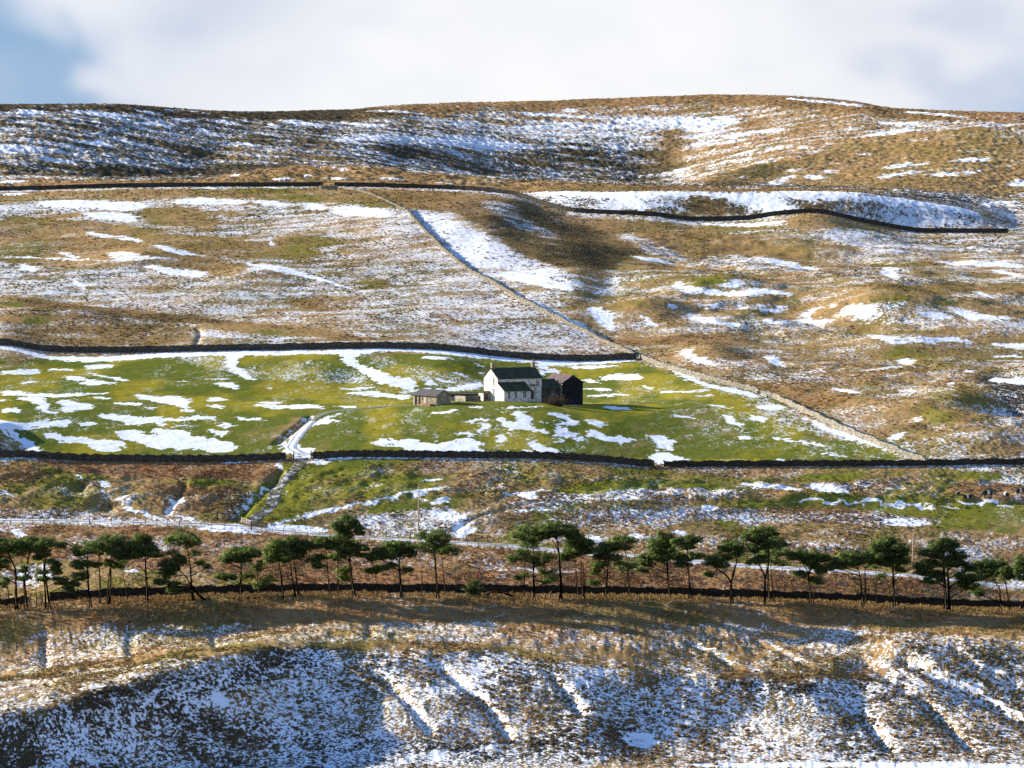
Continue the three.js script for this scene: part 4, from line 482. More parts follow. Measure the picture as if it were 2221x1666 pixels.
{
  const us = []; for (let u = -760; u < -60; u += 18) us.push(u); for (let u = -60; u < 2285; u += 3.1) us.push(u); for (let u = 2285; u < 2900; u += 22) us.push(u);
  const LABELS = { valley_floor: ['flat valley floor with thin snow at the bottom edge of the photo', 'ground'], bank: ['snow speckled bank and shelf of dead grass in front of the pines', 'ground'], rough_pasture: ['rough pasture of russet grass and green between the pines and the lower wall', 'pasture'], farm_field: ['green farm field with bright snow patches around the farmhouse', 'field'], moor: ['brown hummocky moor dusted with snow above the farm', 'moor'], upper_moor: ['upper moor with the far wall and a long snow bank', 'moor'], fell: ['broad heather fell streaked with snow under the sky', 'hill'] };
  const rowsOf = (s) => { const step = s.d0 < 440 ? 2.5 : s.d0 < 550 ? 0.42 : s.d0 < 650 ? 0.62 : s.d0 < 800 ? 0.95 : s.d0 < 1140 ? 2.3 : s.d0 < 1480 ? 2.8 : 9, n = Math.ceil((s.d1 - s.d0) / step), o = []; for (let i = 0; i <= n; i++) o.push(lerp(s.d0, s.d1, i / n)); return o; };
  const n = us.length; let edge = null;
  const all = STRIPS.map(rowsOf), P = [], where = [];
  // the whole sheet first, so that slopes run on across the strips
  const ds = []; all.forEach((rows, k) => rows.forEach((d, i) => { if (!(k > 0 && i === 0)) { ds.push(d); } where[k] ??= ds.length - 1; }));
  where.forEach((w, k) => { if (k > 0) where[k] = where[k - 1] + all[k - 1].length - 1; });
  const m = ds.length, X = new Float32Array(m * n), Y = new Float32Array(m * n);
  for (let j = 0; j < m; j++) {
    const d = ds[j], s = stripAt(d), fy = (d - s.d0) / (s.d1 - s.d0), a = sstep(436, 448, d), b = 1 - sstep(900, 1500, d);
    for (let i = 0; i < n; i++) {
      const x = (us[i] - FW / 2) * d / FOC, o = j * n + i; X[o] = x;
      let y = height(x, -d);
      const fx = (x - s.x0) / (s.x1 - s.x0), g = pick(s.g, s.w, s.h, fx, fy);
      const road = d > 552 && d < 612 ? sstep(2.6, 4.4, Math.abs(d - 2.3 - R_D(us[i]))) : 1;
      const wild = (1 - 0.85 * sstep(0.3, 0.8, g)) * a * road;
      if (wild > 0) {                                                // tussocks
        const ter = 1 - sstep(496, 508, d), t = tile(T2, x / lerp(34, 52, ter), d / lerp(34, 30, ter)), q = lerp(tile(T1, x / 19, d / 19 + 0.4), tile(T1, x / 52, d / 15 + x / 300 + 0.4), ter);   // the steep bank is trodden into little terraces
        y += wild * (b * (lerp(0.22, 0.12, ter) * (t * t - 0.33) + lerp(0.18, lerp(0.14, 0.5, sstep(-30, -52, x)), ter) * (q - 0.5)) * lerp(1, 0.55, sstep(640, 700, d)) + (1 - b) * 0.6 * (tile(T2, x / 150, d / 210) - 0.5)) * lerp(0.8, 1.25, sstep(520, 470, d));
      }
      if (g > 0.4) y += 0.10 * (tile(T1, x / 25, d / 25) - 0.5) * road;
      Y[o] = y;
    }
  }
  STRIPS.forEach((s, k) => {
    const rows = all[k].length, pos = new Float32Array(rows * n * 3), uv = new Float32Array(rows * n * 2), nor = new Float32Array(rows * n * 3), idx = new Uint32Array((rows - 1) * (n - 1) * 6);
    for (let j = 0; j < rows; j++) for (let i = 0; i < n; i++) {
      const J = where[k] + j, o = J * n + i, p = j * n + i, il = Math.max(i - 1, 0), ir = Math.min(i + 1, n - 1), jn = Math.max(J - 1, 0), jf = Math.min(J + 1, m - 1), d = ds[J];
      pos[p * 3] = X[o]; pos[p * 3 + 1] = Y[o]; pos[p * 3 + 2] = -d; uv[p * 2] = (X[o] - s.x0) / (s.x1 - s.x0); uv[p * 2 + 1] = (d - s.d0) / (s.d1 - s.d0);
      const ax = X[J * n + ir] - X[J * n + il], ay = Y[J * n + ir] - Y[J * n + il], bx = X[jf * n + i] - X[jn * n + i], by = Y[jf * n + i] - Y[jn * n + i], bz = -(ds[jf] - ds[jn]);
      const nx = ay * bz, ny = -(ax * bz), nz = ax * by - ay * bx, l = Math.hypot(nx, ny, nz); // across x away, turned up
      nor[p * 3] = nx / l; nor[p * 3 + 1] = ny / l; nor[p * 3 + 2] = nz / l;
    }
    let q = 0; for (let j = 0; j + 1 < rows; j++) for (let i = 0; i + 1 < n; i++) { const a = j * n + i, b = a + 1, e = a + n, f = e + 1; idx[q++] = a; idx[q++] = b; idx[q++] = e; idx[q++] = b; idx[q++] = f; idx[q++] = e; }
    const g = new THREE.BufferGeometry(); g.setAttribute('position', new THREE.BufferAttribute(pos, 3)); g.setAttribute('normal', new THREE.BufferAttribute(nor, 3)); g.setAttribute('uv', new THREE.BufferAttribute(uv, 2)); g.setIndex(new THREE.BufferAttribute(idx, 1));
    const o = new THREE.Mesh(g, new THREE.MeshPhysicalMaterial({ map: groundTexture(s), roughness: 1, specularIntensity: 0 })); o.name = s.name;
    structure(o, ...LABELS[s.name]);
  });
}
// ---------------------------------------------------------------- what stands on the ground: tufts of grass and rush, clumps of heather
function tuftShape(seed, blades, spread, lean, width) {
  const r = rng(seed), p = [];
  for (let i = 0; i < blades; i++) {
    const a = r() * 6.283, b = Math.sqrt(r()) * spread, x = Math.cos(a) * b, z = Math.sin(a) * b, t = a + (r() - 0.5), l = lean * (0.3 + r()), h = 0.55 + 0.45 * r(), c = r() * 6.283, w = width * (0.6 + 0.8 * r()), cx = Math.cos(c) * w, cz = Math.sin(c) * w;
    const tx = x + Math.cos(t) * l, tz = z + Math.sin(t) * l, mx = lerp(x, tx, 0.45), mz = lerp(z, tz, 0.45), mh = h * 0.62;
    p.push(x - cx * 0.7, -0.12, z - cz * 0.7, x + cx * 0.7, -0.12, z + cz * 0.7, mx + cx, mh, mz + cz, x - cx * 0.7, -0.12, z - cz * 0.7, mx + cx, mh, mz + cz, mx - cx, mh, mz - cz, mx - cx, mh, mz - cz, mx + cx, mh, mz + cz, tx, h, tz);
  }
  const g = new THREE.BufferGeometry(); g.setAttribute('position', new THREE.Float32BufferAttribute(p, 3)); g.computeVertexNormals();
  return g;
}
function clumpShape(seed, detail) {
  const g = new THREE.IcosahedronGeometry(0.5, detail), p = g.attributes.position, r = rng(seed), seen = new Map();
  for (let i = 0; i < p.count; i++) {
    const k = [p.getX(i), p.getY(i), p.getZ(i)].map((v) => v.toFixed(3)).join(); if (!seen.has(k)) seen.set(k, 0.62 + 0.7 * r());
    const q = seen.get(k); p.setXYZ(i, p.getX(i) * q * 1.15, Math.max(p.getY(i) * q * 1.5 + 0.28, -0.12), p.getZ(i) * q * 1.15);
  }
  g.computeVertexNormals(); return g;
}
const matTuft = new THREE.MeshPhysicalMaterial({ roughness: 1, specularIntensity: 0.1, side: THREE.DoubleSide }), matClump = new THREE.MeshPhysicalMaterial({ roughness: 1, specularIntensity: 0.05 });
const keepOff = [];                                                  // [x, z, radius]: no growth where something stands
function scatter(name, label, s, seed, count, geometry, material, wanted, sized, tint) {
  const r = rng(seed), M = [], C = [], q = new THREE.Quaternion(), Y = new THREE.Vector3(0, 1, 0), m = new THREE.Matrix4(), v = new THREE.Vector3(), sc = new THREE.Vector3(), col = [0, 0, 0];
  for (let i = 0; i < count; i++) {
    const f = r(), d = Math.sqrt(lerp(s.d0 * s.d0, s.d1 * s.d1, f)), u = lerp(-50, 2271, r()), x = (u - FW / 2) * d / FOC, fx = (x - s.x0) / (s.x1 - s.x0), fy = (d - s.d0) / (s.d1 - s.d0), roll = r(), a = r(), b = r(), e = r();
    const cover = pick(s.s, s.w, s.h, fx, fy), g = pick(s.g, s.w, s.h, fx, fy), rr = pick(s.r, s.w, s.h, fx, fy), k = pick(s.k, s.w, s.h, fx, fy), hard = pick(s.hard, s.W, s.H, fx, fy), pa = pick(s.pasture, s.w, s.h, fx, fy);
    if (roll > wanted({ cover, g, r: rr, k, hard, pa, x, d, clump: 1.15 * sstep(0.3, 0.85, 0.65 * tile(T1, x / 60, d / 95) + 0.35 * tile(T3, x / 170, d / 260)) })) continue;
    if (d > 552 && d < 610 && Math.abs(d - 2.3 - R_D(u)) < 3.4) continue;
    if (keepOff.some((o) => (x - o[0]) ** 2 + (-d - o[1]) ** 2 < o[2] * o[2])) continue;
    const size = sized(a, { cover, g, r: rr, k }); q.setFromAxisAngle(Y, b * 6.283);
    m.compose(v.set(x, height(x, -d) - 0.03, -d), q, sc.set(size[0], size[1], size[0])); M.push(m.clone()); tint(col, e, { cover, g, r: rr, k }, x, d); C.push([...col]);
  }
  if (!M.length) return;
  const o = new THREE.InstancedMesh(geometry, material, M.length), cc = new THREE.Color();
  M.forEach((mm, i) => { o.setMatrixAt(i, mm); o.setColorAt(i, cc.setRGB(C[i][0], C[i][1], C[i][2])); });
  o.name = name; o.userData.kind = 'stuff'; o.userData.label = label; o.userData.category = 'vegetation'; o.castShadow = o.receiveShadow = true; scene.add(o);
}
const grassTint = (c, e, m, x, d) => { const s = stripAt(d); growth(s, x, d, (x - s.x0) / (s.x1 - s.x0), (d - s.d0) / (s.d1 - s.d0), s.grain, c); const q = 0.98 + 0.24 * ((e * 13.1) % 1), w = 0.25 * ((e * 3.7) % 1); for (let i = 0; i < 3; i++) c[i] = lerp(c[i], lerp(RGB.ochre[i], RGB.russet[i], m.r), w) * q; };
const heatherTint = (c, e, m, x, d) => { grassTint(c, e, m, x, d); const k = clamp(m.k * 0.9 + 0.3 * (e - 0.5), 0, 1); for (let i = 0; i < 3; i++) c[i] = lerp(c[i] * 0.85, RGB.dark[i] * 1.15, k); };
const [, BANK, ROUGH, FIELD, MOOR, UPPER, FELL] = STRIPS;
function plant() {
  const near = tuftShape(5, 12, 0.34, 0.42, 0.075), rush = tuftShape(9, 10, 0.26, 0.25, 0.06), mid = tuftShape(21, 7, 0.36, 0.4, 0.15), clump = clumpShape(3, 1), rough = clumpShape(8, 0);
  scatter('grass_tufts', 'pale dead grass tufts all over the bank below the pines', BANK, 101, 90000, near, matTuft, (m) => (1 - 0.95 * sstep(0.3, 0.7, m.hard)) * lerp(0.8, 0.10, m.cover) * (0.3 + 1.1 * m.clump), (a) => [0.28 + 0.3 * a, 0.14 + 0.22 * a * a], grassTint);
  scatter('heather_clumps', 'dark heather clumps on the snowy bank at the bottom of the photo', BANK, 102, 70000, clump, matClump, (m) => (1 - 0.95 * sstep(0.4, 0.8, m.hard)) * m.k * 0.6 * m.clump * sstep(505, 498, m.d), (a) => [0.35 + 0.45 * a, 0.16 + 0.2 * a], heatherTint);
  scatter('rush_tufts', 'tall straw coloured rushes along the foot of the wall behind the pines', BANK, 103, 60000, rush, matTuft, (m) => sstep(518, 534, m.d) * (0.2 + m.clump) * (m.d > 544.6 ? (m.d > 547 ? 0.5 : 0) : 1), (a) => [0.4 + 0.45 * a, 0.3 + 0.55 * a * a], (c, e, m) => { for (let i = 0; i < 3; i++) c[i] = lerp(RGB.ochre[i], lerp(RGB.olive[i], RGB.russet[i], (e * 7.7) % 1), 0.25 + 0.5 * e) * (0.85 + 0.4 * ((e * 13.1) % 1)); });
  scatter('grass_tufts', 'russet grass and bracken tufts of the rough pasture beyond the pines', ROUGH, 104, 90000, near, matTuft, (m) => (1 - 0.95 * sstep(0.3, 0.7, m.hard)) * (1 - 0.95 * m.g) * lerp(0.75, 0.22, m.cover) * (0.2 + 1.0 * m.clump), (a, m) => [0.32 + 0.36 * a, 0.16 + 0.22 * a * a + 0.2 * m.r * a], grassTint);
  scatter('heather_clumps', 'dark clumps in the hollows of the rough pasture', ROUGH, 105, 40000, clump, matClump, (m) => (1 - 0.95 * sstep(0.4, 0.8, m.hard)) * m.k * 0.8 * m.clump, (a) => [0.4 + 0.4 * a, 0.18 + 0.2 * a], heatherTint);
  scatter('grass_tufts', 'coarse tufts in the rough corners of the farm field', FIELD, 106, 70000, mid, matTuft, (m) => (1 - sstep(0.3, 0.7, m.hard)) * lerp(lerp(0.6, 0.16, m.cover) * (0.2 + m.clump), 0.16 * sstep(0.9, 0.35, m.g) , m.pa), (a, m) => [0.4 + 0.4 * a, 0.16 + 0.22 * a * a], grassTint);
  scatter('grass_tufts', 'brown tufts dotted through the snow of the moor above the farm', MOOR, 107, 100000, mid, matTuft, (m) => (1 - 0.95 * sstep(0.3, 0.7, m.hard)) * (1 - 0.8 * m.g) * lerp(0.6, 0.16, m.cover) * (0.2 + m.clump), (a) => [0.4 + 0.4 * a, 0.16 + 0.22 * a * a], grassTint);
  scatter('heather_clumps', 'dark heather clumps of the moor above the farm', MOOR, 108, 60000, rough, matClump, (m) => (1 - 0.95 * sstep(0.4, 0.8, m.hard)) * m.k * 0.7 * m.clump * lerp(1, 0.4, m.cover), (a) => [0.45 + 0.5 * a, 0.2 + 0.22 * a], heatherTint);
  scatter('heather_clumps', 'heather and tussocks of the upper moor below the fell', UPPER, 109, 80000, rough, matClump, (m) => (1 - 0.95 * sstep(0.4, 0.8, m.hard)) * (1 - 0.6 * m.g) * lerp(0.4, 0.2, m.cover) * (0.15 + m.clump), (a) => [0.5 + 0.6 * a, 0.2 + 0.25 * a], heatherTint);
  scatter('heather_clumps', 'heather over the broad fell on the skyline', FELL, 110, 110000, rough, matClump, (m) => (1 - 0.9 * sstep(0.4, 0.8, m.hard)) * lerp(0.5, 0.18, m.cover) * (0.25 + 0.9 * m.clump), (a) => [0.7 + 0.8 * a, 0.2 + 0.22 * a], heatherTint);
}
// ---------------------------------------------------------------- helpers for things
const names = new Map();
function numbered(name) { const n = names.get(name) ?? 0; names.set(name, n + 1); return n ? `${name}_${String(n).padStart(3, '0')}` : name; }
function tag(o, label, category, group) { o.userData.label = label; o.userData.category = category; if (group) o.userData.group = group; return o; }
function thing(name, label, category, [x, y, z], turn = 0, group) { const o = new THREE.Group(); o.name = numbered(name); o.position.set(x, y, z); o.rotation.y = turn; tag(o, label, category, group); scene.add(o); return o; }
function part(name, geometry, material, parent) { const o = new THREE.Mesh(Array.isArray(geometry) ? mergeGeometries(geometry.map((g) => (g.index ? g.toNonIndexed() : g))) : geometry, material); o.name = name; o.castShadow = o.receiveShadow = true; parent.add(o); return o; }
function box(w, h, d, x, y, z, ry = 0, rx = 0, rz = 0) { const g = new THREE.BoxGeometry(w, h, d); if (rx) g.rotateX(rx); if (rz) g.rotateZ(rz); if (ry) g.rotateY(ry); g.translate(x, y, z); return g.toNonIndexed(); }
function rod(a, b, r0, r1 = r0, sides = 6) {
  const A = new THREE.Vector3(...a), B = new THREE.Vector3(...b), l = A.distanceTo(B), g = new THREE.CylinderGeometry(r1, r0, l, sides); g.translate(0, l / 2, 0);
  g.applyQuaternion(new THREE.Quaternion().setFromUnitVectors(new THREE.Vector3(0, 1, 0), B.clone().sub(A).normalize())); g.translate(...a); return g.toNonIndexed();
}
function mottled(base, vary, seed, nx = 1, ny = 1, size = 256, spots) {  // a mottled plain surface: colour and grain only
  const px = new Uint8Array(size * size * 4);
  for (let j = 0; j < size; j++) for (let i = 0; i < size; i++) {
    const a = tile(T1, i / size + seed * 0.13, j / size), b = tile(T2, i / size + seed * 0.31, j / size), k = (j * size + i) * 4, q = 1 + vary * (0.9 * (a - 0.5) + 0.8 * (b - 0.5)), sp = spots ? sstep(spots[3], spots[3] + 0.14, tile(T3, i / size * 2 + seed, j / size * 2) * 0.6 + 0.4 * b) : 0;
    for (let c = 0; c < 3; c++) px[k + c] = toSRGB[(clamp((spots ? lerp(base[c], spots[c], sp) : base[c]) * q, 0, 1) * 4095) | 0]; px[k + 3] = 255;
  }
  const t = new THREE.DataTexture(px, size, size); t.colorSpace = THREE.SRGBColorSpace; t.magFilter = t.minFilter = THREE.LinearFilter; t.wrapS = t.wrapT = THREE.RepeatWrapping; t.repeat.set(nx, ny); t.needsUpdate = true; return t;
}
const plain = (r, g, b, rough = 0.9) => new THREE.MeshPhysicalMaterial({ specularIntensity: rough > 0.8 ? 0.2 : 1, color: new THREE.Color().setRGB(r, g, b), roughness: rough });
const M = {
  stone: new THREE.MeshPhysicalMaterial({ roughness: 1, specularIntensity: 0.2 }), hearting: plain(0.03, 0.028, 0.025),
  limewash: new THREE.MeshPhysicalMaterial({ specularIntensity: 0.2, map: mottled([0.72, 0.70, 0.66], 0.3, 1, 0.25, 0.25, 256, [0.33, 0.30, 0.25, 0.62]), roughness: 0.95 }),
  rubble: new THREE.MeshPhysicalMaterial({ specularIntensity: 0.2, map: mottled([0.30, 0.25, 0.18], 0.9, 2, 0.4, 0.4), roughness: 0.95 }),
  shadeRubble: new THREE.MeshPhysicalMaterial({ specularIntensity: 0.1, map: mottled([0.07, 0.065, 0.055], 0.9, 9, 0.4, 0.4), roughness: 0.95 }),  // rubble darkened in colour for walls that stand in shade
  slate: new THREE.MeshPhysicalMaterial({ specularIntensity: 0.25, map: mottled([0.045, 0.048, 0.042], 0.8, 3, 0.3, 0.3, 256, [0.06, 0.07, 0.026, 0.45]), roughness: 0.85 }),
  greySlate: new THREE.MeshPhysicalMaterial({ specularIntensity: 0.3, map: mottled([0.10, 0.095, 0.09], 0.6, 4, 0.3, 0.3), roughness: 0.8 }),
  rust: new THREE.MeshStandardMaterial({ map: mottled([0.15, 0.105, 0.10], 0.6, 5, 0.2, 0.1, 256, [0.22, 0.12, 0.08, 0.55]), roughness: 0.75, metalness: 0.1 }),
  boards: new THREE.MeshPhysicalMaterial({ specularIntensity: 0.15, map: mottled([0.020, 0.020, 0.024], 0.6, 6, 0.4, 0.1), roughness: 0.85 }),
  wood: new THREE.MeshStandardMaterial({ map: mottled([0.21, 0.17, 0.125], 0.6, 7, 1, 1), roughness: 0.9 }), paleWood: plain(0.50, 0.45, 0.36), darkWood: plain(0.09, 0.07, 0.055),
  dark: plain(0.02, 0.02, 0.022), glass: plain(0.03, 0.035, 0.04, 0.15), metal: new THREE.MeshStandardMaterial({ color: new THREE.Color().setRGB(0.55, 0.57, 0.58), roughness: 0.5, metalness: 0.6 }), wire: plain(0.2, 0.2, 0.2, 0.6), pole: plain(0.40, 0.34, 0.25), clay: plain(0.32, 0.16, 0.10), paint: plain(0.68, 0.67, 0.63),
};

// ---------------------------------------------------------------- road and farm track: sheets a little above the ground
function ribbon(name, label, category, pts, width, colour, lift, rowsAcross = 7, fade = false) {
  const P = [], C = [], I = [], n = pts.length, w = (i) => (typeof width === 'function' ? width(i / (n - 1)) : width), c3 = [0, 0, 0];
  for (let i = 0; i < n; i++) {
    const a = pts[Math.max(i - 1, 0)], b = pts[Math.min(i + 1, n - 1)], l = Math.hypot(b[0] - a[0], b[1] - a[1]), nx = -(b[1] - a[1]) / l, nz = (b[0] - a[0]) / l;
    for (let j = 0; j < rowsAcross; j++) { const t = j / (rowsAcross - 1) - 0.5, x = pts[i][0] + nx * t * w(i), z = pts[i][1] + nz * t * w(i); P.push(x, height(x, z) + (Math.abs(t) > 0.49 ? -0.1 : lift), z); colour(c3, t, i, x, z); C.push(...c3); }
  }
  for (let i = 0; i + 1 < n; i++) for (let j = 0; j + 1 < rowsAcross; j++) { const a = i * rowsAcross + j, b = a + rowsAcross; I.push(a, a + 1, b, a + 1, b + 1, b); }
  const g = new THREE.BufferGeometry(); g.setAttribute('position', new THREE.Float32BufferAttribute(P, 3)); g.setAttribute('color', new THREE.Float32BufferAttribute(C, 3)); g.setIndex(I); g.computeVertexNormals();
  if (g.attributes.normal.getY(0) < 0) { for (let i = 0; i < I.length; i += 3) [I[i], I[i + 1]] = [I[i + 1], I[i]]; g.setIndex(I); g.computeVertexNormals(); }
  const o = new THREE.Mesh(g, new THREE.MeshPhysicalMaterial({ vertexColors: true, roughness: 1, specularIntensity: 0.1 })); o.name = name; structure(o, label, category); return o;
}
function walk(px, step = 0.5, ground = height) {                     // pixels of a line on the ground -> points a step apart
  const q = []; for (let i = 0; i + 1 < px.length; i += 2) q.push(at(px[i], px[i + 1], 430, ground)); const out = [];
  const c = new THREE.CatmullRomCurve3(q.map((p) => new THREE.Vector3(p[0], 0, p[2])), false, 'centripetal'), n = Math.max(2, Math.round(c.getLength() / step));
  for (const p of c.getSpacedPoints(n)) out.push([p.x, p.z]); return out;
}
{
  const road = []; for (let u = -60; u <= 2290; u += 12) { const d = R_D(u) + 2.3; road.push([(u - FW / 2) * d / FOC, -d]); }
  ribbon('road', 'narrow grey moorland road with snow along its far edge', 'road', road, 3.3, (c, t, i, x, z) => {
    const q = tile(T1, x / 9, t * 0.5 + 0.3), s = Math.max(sstep(0.30, 0.42, -t * 1 + 0.22 * (q - 0.5)), sstep(0.34, 0.46, t + 0.25 * (q - 0.5)), sstep(0.86, 0.93, tile(T3, x / 30, t)), sstep(-10, 60, x) * sstep(0.55, 0.75, q) * 0.8);
    for (let k = 0; k < 3; k++) c[k] = lerp([0.17, 0.18, 0.19][k] * (0.85 + 0.3 * q), RGB.snow[k], s);
  }, 0.07, 11);
  const lower = walk([540, 1139, 556, 1122, 578, 1108, 592, 1085, 600, 1062, 618, 1037, 640, 1018, 652, 1004, 654, 994], 0.6);
  ribbon('farm_track', 'muddy farm track curving up from the road to the gate', 'track', lower, 3.0, (c, t, i, x, z) => {
    const q = tile(T1, x / 7, z / 7), rut = Math.exp(-(((Math.abs(t) - 0.27) / 0.11) ** 2)), mid = Math.exp(-((t / 0.09) ** 2)) * sstep(0.3, 0.6, q);
    for (let k = 0; k < 3; k++) { let v = lerp([0.19, 0.175, 0.15][k], [0.11, 0.10, 0.085][k], rut) * (0.7 + 0.6 * q); v = lerp(v, RGB.olive[k], mid * 0.7); c[k] = lerp(v, RGB.snow[k], sstep(0.80, 0.9, q) * 0.6); }
  }, 0.05, 11);
  const upper = walk([655, 985, 632, 972, 640, 955, 664, 925, 690, 903, 720, 893, 760, 888, 810, 884, 860, 880, 893, 879], 0.6);
  ribbon('farm_track', 'pair of wheel ruts in the snow leading from the gate up to the farm', 'track', upper, 2.6, (c, t, i, x, z) => {
    const q = tile(T1, x / 9, z / 9), rut = Math.exp(-(((Math.abs(t) - 0.26) / 0.10) ** 2)), s = (i < upper.length * 0.5 ? 1 : 0.15);
    for (let k = 0; k < 3; k++) c[k] = lerp(lerp(RGB.green[k], RGB.snow[k], s * sstep(0.1, 0.3, q + 0.3)), [0.16, 0.14, 0.11][k], rut * (0.55 + 0.5 * q));
  }, 0.05, 11);
}

// ---------------------------------------------------------------- dry stone walls
const stoneShape = (() => { const g = new THREE.BoxGeometry(1, 1, 1, 1, 1, 1), p = g.attributes.position, r = rng(4), s = new Map(); for (let i = 0; i < p.count; i++) { const k = [p.getX(i), p.getY(i), p.getZ(i)].join(); if (!s.has(k)) s.set(k, [0.84 + 0.26 * r(), 0.84 + 0.26 * r(), 0.84 + 0.26 * r()]); const q = s.get(k); p.setXYZ(i, p.getX(i) * q[0], p.getY(i) * q[1], p.getZ(i) * q[2]); } g.computeVertexNormals(); return g; })();
const STONE_TONES = [[0.26, 0.23, 0.18], [0.18, 0.165, 0.14], [0.32, 0.27, 0.19], [0.13, 0.125, 0.115], [0.22, 0.205, 0.17]];
function stoneWall(name, label, px, opt = {}) {
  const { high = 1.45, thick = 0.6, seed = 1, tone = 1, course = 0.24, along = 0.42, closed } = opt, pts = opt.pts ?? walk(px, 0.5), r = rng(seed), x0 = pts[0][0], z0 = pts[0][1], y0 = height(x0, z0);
  const w = thing(name, label, 'stone wall', [x0, y0, z0]);
  const core = []; const P = [], I = [];
  for (const [i, [x, z]] of pts.entries()) {
    const a = pts[Math.max(i - 1, 0)], b = pts[Math.min(i + 1, pts.length - 1)], l = Math.hypot(b[0] - a[0], b[1] - a[1]) || 1, nx = -(b[1] - a[1]) / l * thick * 0.36, nz = (b[0] - a[0]) / l * thick * 0.36, y = height(x, z), top = y + high * (opt.profile ? opt.profile(i / (pts.length - 1)) : 1) - 0.05;
    P.push(x + nx - x0, y - 0.6 - y0, z + nz - z0, x + nx * 0.8 - x0, top - y0, z + nz * 0.8 - z0, x - nx * 0.8 - x0, top - y0, z - nz * 0.8 - z0, x - nx - x0, y - 0.6 - y0, z - nz - z0);
    if (i) { const c0 = (i - 1) * 4, c1 = i * 4; for (let k = 0; k < 3; k++) I.push(c0 + k, c0 + k + 1, c1 + k, c0 + k + 1, c1 + k + 1, c1 + k); }
  }
  const e = (pts.length - 1) * 4; I.push(0, 2, 1, 0, 3, 2, e, e + 1, e + 2, e, e + 2, e + 3);
  const g = new THREE.BufferGeometry(); g.setAttribute('position', new THREE.Float32BufferAttribute(P, 3)); g.setIndex(I); const flat = g.toNonIndexed(); flat.computeVertexNormals();
  part('hearting', flat, M.hearting, w).material.side = THREE.DoubleSide;
  const mats = [], cols = [], m = new THREE.Matrix4(), q = new THREE.Quaternion(), ev = new THREE.Euler();
  const len = [0]; for (let i = 1; i < pts.length; i++) len.push(len[i - 1] + Math.hypot(pts[i][0] - pts[i - 1][0], pts[i][1] - pts[i - 1][1]));
  const spot = (s) => { let i = 1; const k = Math.min(pts.length - 1, Math.floor(s / (len[len.length - 1] || 1) * (pts.length - 1))); i = Math.max(1, k); while (i < pts.length - 1 && len[i] < s) i++; while (i > 1 && len[i - 1] > s) i--; const t = clamp((s - len[i - 1]) / (len[i] - len[i - 1] || 1), 0, 1); return [lerp(pts[i - 1][0], pts[i][0], t), lerp(pts[i - 1][1], pts[i][1], t), Math.atan2(-(pts[i][1] - pts[i - 1][1]), pts[i][0] - pts[i - 1][0])]; };
  const L = len[len.length - 1], tall = (s) => high * (opt.profile ? opt.profile(s / L) : 1);
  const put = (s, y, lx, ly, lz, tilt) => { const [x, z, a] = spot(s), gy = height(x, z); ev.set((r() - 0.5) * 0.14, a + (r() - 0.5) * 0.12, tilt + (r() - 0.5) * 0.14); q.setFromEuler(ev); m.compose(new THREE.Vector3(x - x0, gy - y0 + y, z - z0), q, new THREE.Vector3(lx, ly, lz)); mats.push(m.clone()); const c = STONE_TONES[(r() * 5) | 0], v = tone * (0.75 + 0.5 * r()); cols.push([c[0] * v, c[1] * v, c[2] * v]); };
  const rowsN = Math.max(2, Math.round((high - 0.3) / course));
  for (let k = -1; k < rowsN; k++) for (let s = r() * along; s < L; s += along * (0.7 + 0.6 * r())) { const t = tall(s); const y = (k + 0.5) * course * (t / high); put(s, y, along * (0.8 + 0.45 * r()), course * 1.05 * (t / high), thick * lerp(1, 0.72, (k + 1) / rowsN) * (0.92 + 0.2 * r()), 0); }
  for (let s = 0; s < L; s += 0.17 + 0.12 * r()) put(s, tall(s) - 0.17, 0.15 + 0.12 * r(), 0.28 + 0.16 * r(), thick * 0.75, (r() - 0.5) * 0.35);
  const o = new THREE.InstancedMesh(stoneShape, M.stone, mats.length), cc = new THREE.Color(); mats.forEach((mm, i) => { o.setMatrixAt(i, mm); o.setColorAt(i, cc.setRGB(...cols[i])); });
  o.name = 'stone'; o.userData.kind = 'stuff'; o.castShadow = o.receiveShadow = true; w.add(o);
  return w;
}
const rowLine = (V, D, u0, u1, step = 24) => { const o = []; for (let u = u0; u <= u1; u += step) { const d = typeof D === 'function' ? D(u) : D; o.push([(u - FW / 2) * d / FOC, -d]); } return o; };
function resample(pts, step) { const c = new THREE.CatmullRomCurve3(pts.map((p) => new THREE.Vector3(p[0], 0, p[1])), false, 'centripetal'); c.arcLengthDivisions = 800; return c.getSpacedPoints(Math.max(2, Math.round(c.getLength() / step))).map((p) => [p.x, p.z]); }
const broken = (amp, n, seed) => (t) => 1 - amp * tile(T1, t * n, seed * 0.17) * 0.9;
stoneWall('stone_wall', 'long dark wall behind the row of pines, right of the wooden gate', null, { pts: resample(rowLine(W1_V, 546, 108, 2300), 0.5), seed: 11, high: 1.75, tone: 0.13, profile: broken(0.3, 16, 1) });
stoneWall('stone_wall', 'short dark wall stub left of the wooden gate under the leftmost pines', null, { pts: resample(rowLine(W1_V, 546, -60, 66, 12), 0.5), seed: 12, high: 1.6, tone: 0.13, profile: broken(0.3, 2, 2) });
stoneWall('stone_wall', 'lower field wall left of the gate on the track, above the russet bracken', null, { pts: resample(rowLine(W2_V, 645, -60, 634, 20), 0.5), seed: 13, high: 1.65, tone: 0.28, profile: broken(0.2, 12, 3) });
stoneWall('stone_wall', 'lower field wall right of the gate, running under the farm knoll to a gap', null, { pts: resample(rowLine(W2_V, 645, 678, 1428, 20), 0.5), seed: 14, high: 1.6, tone: 0.25, profile: broken(0.22, 14, 4) });
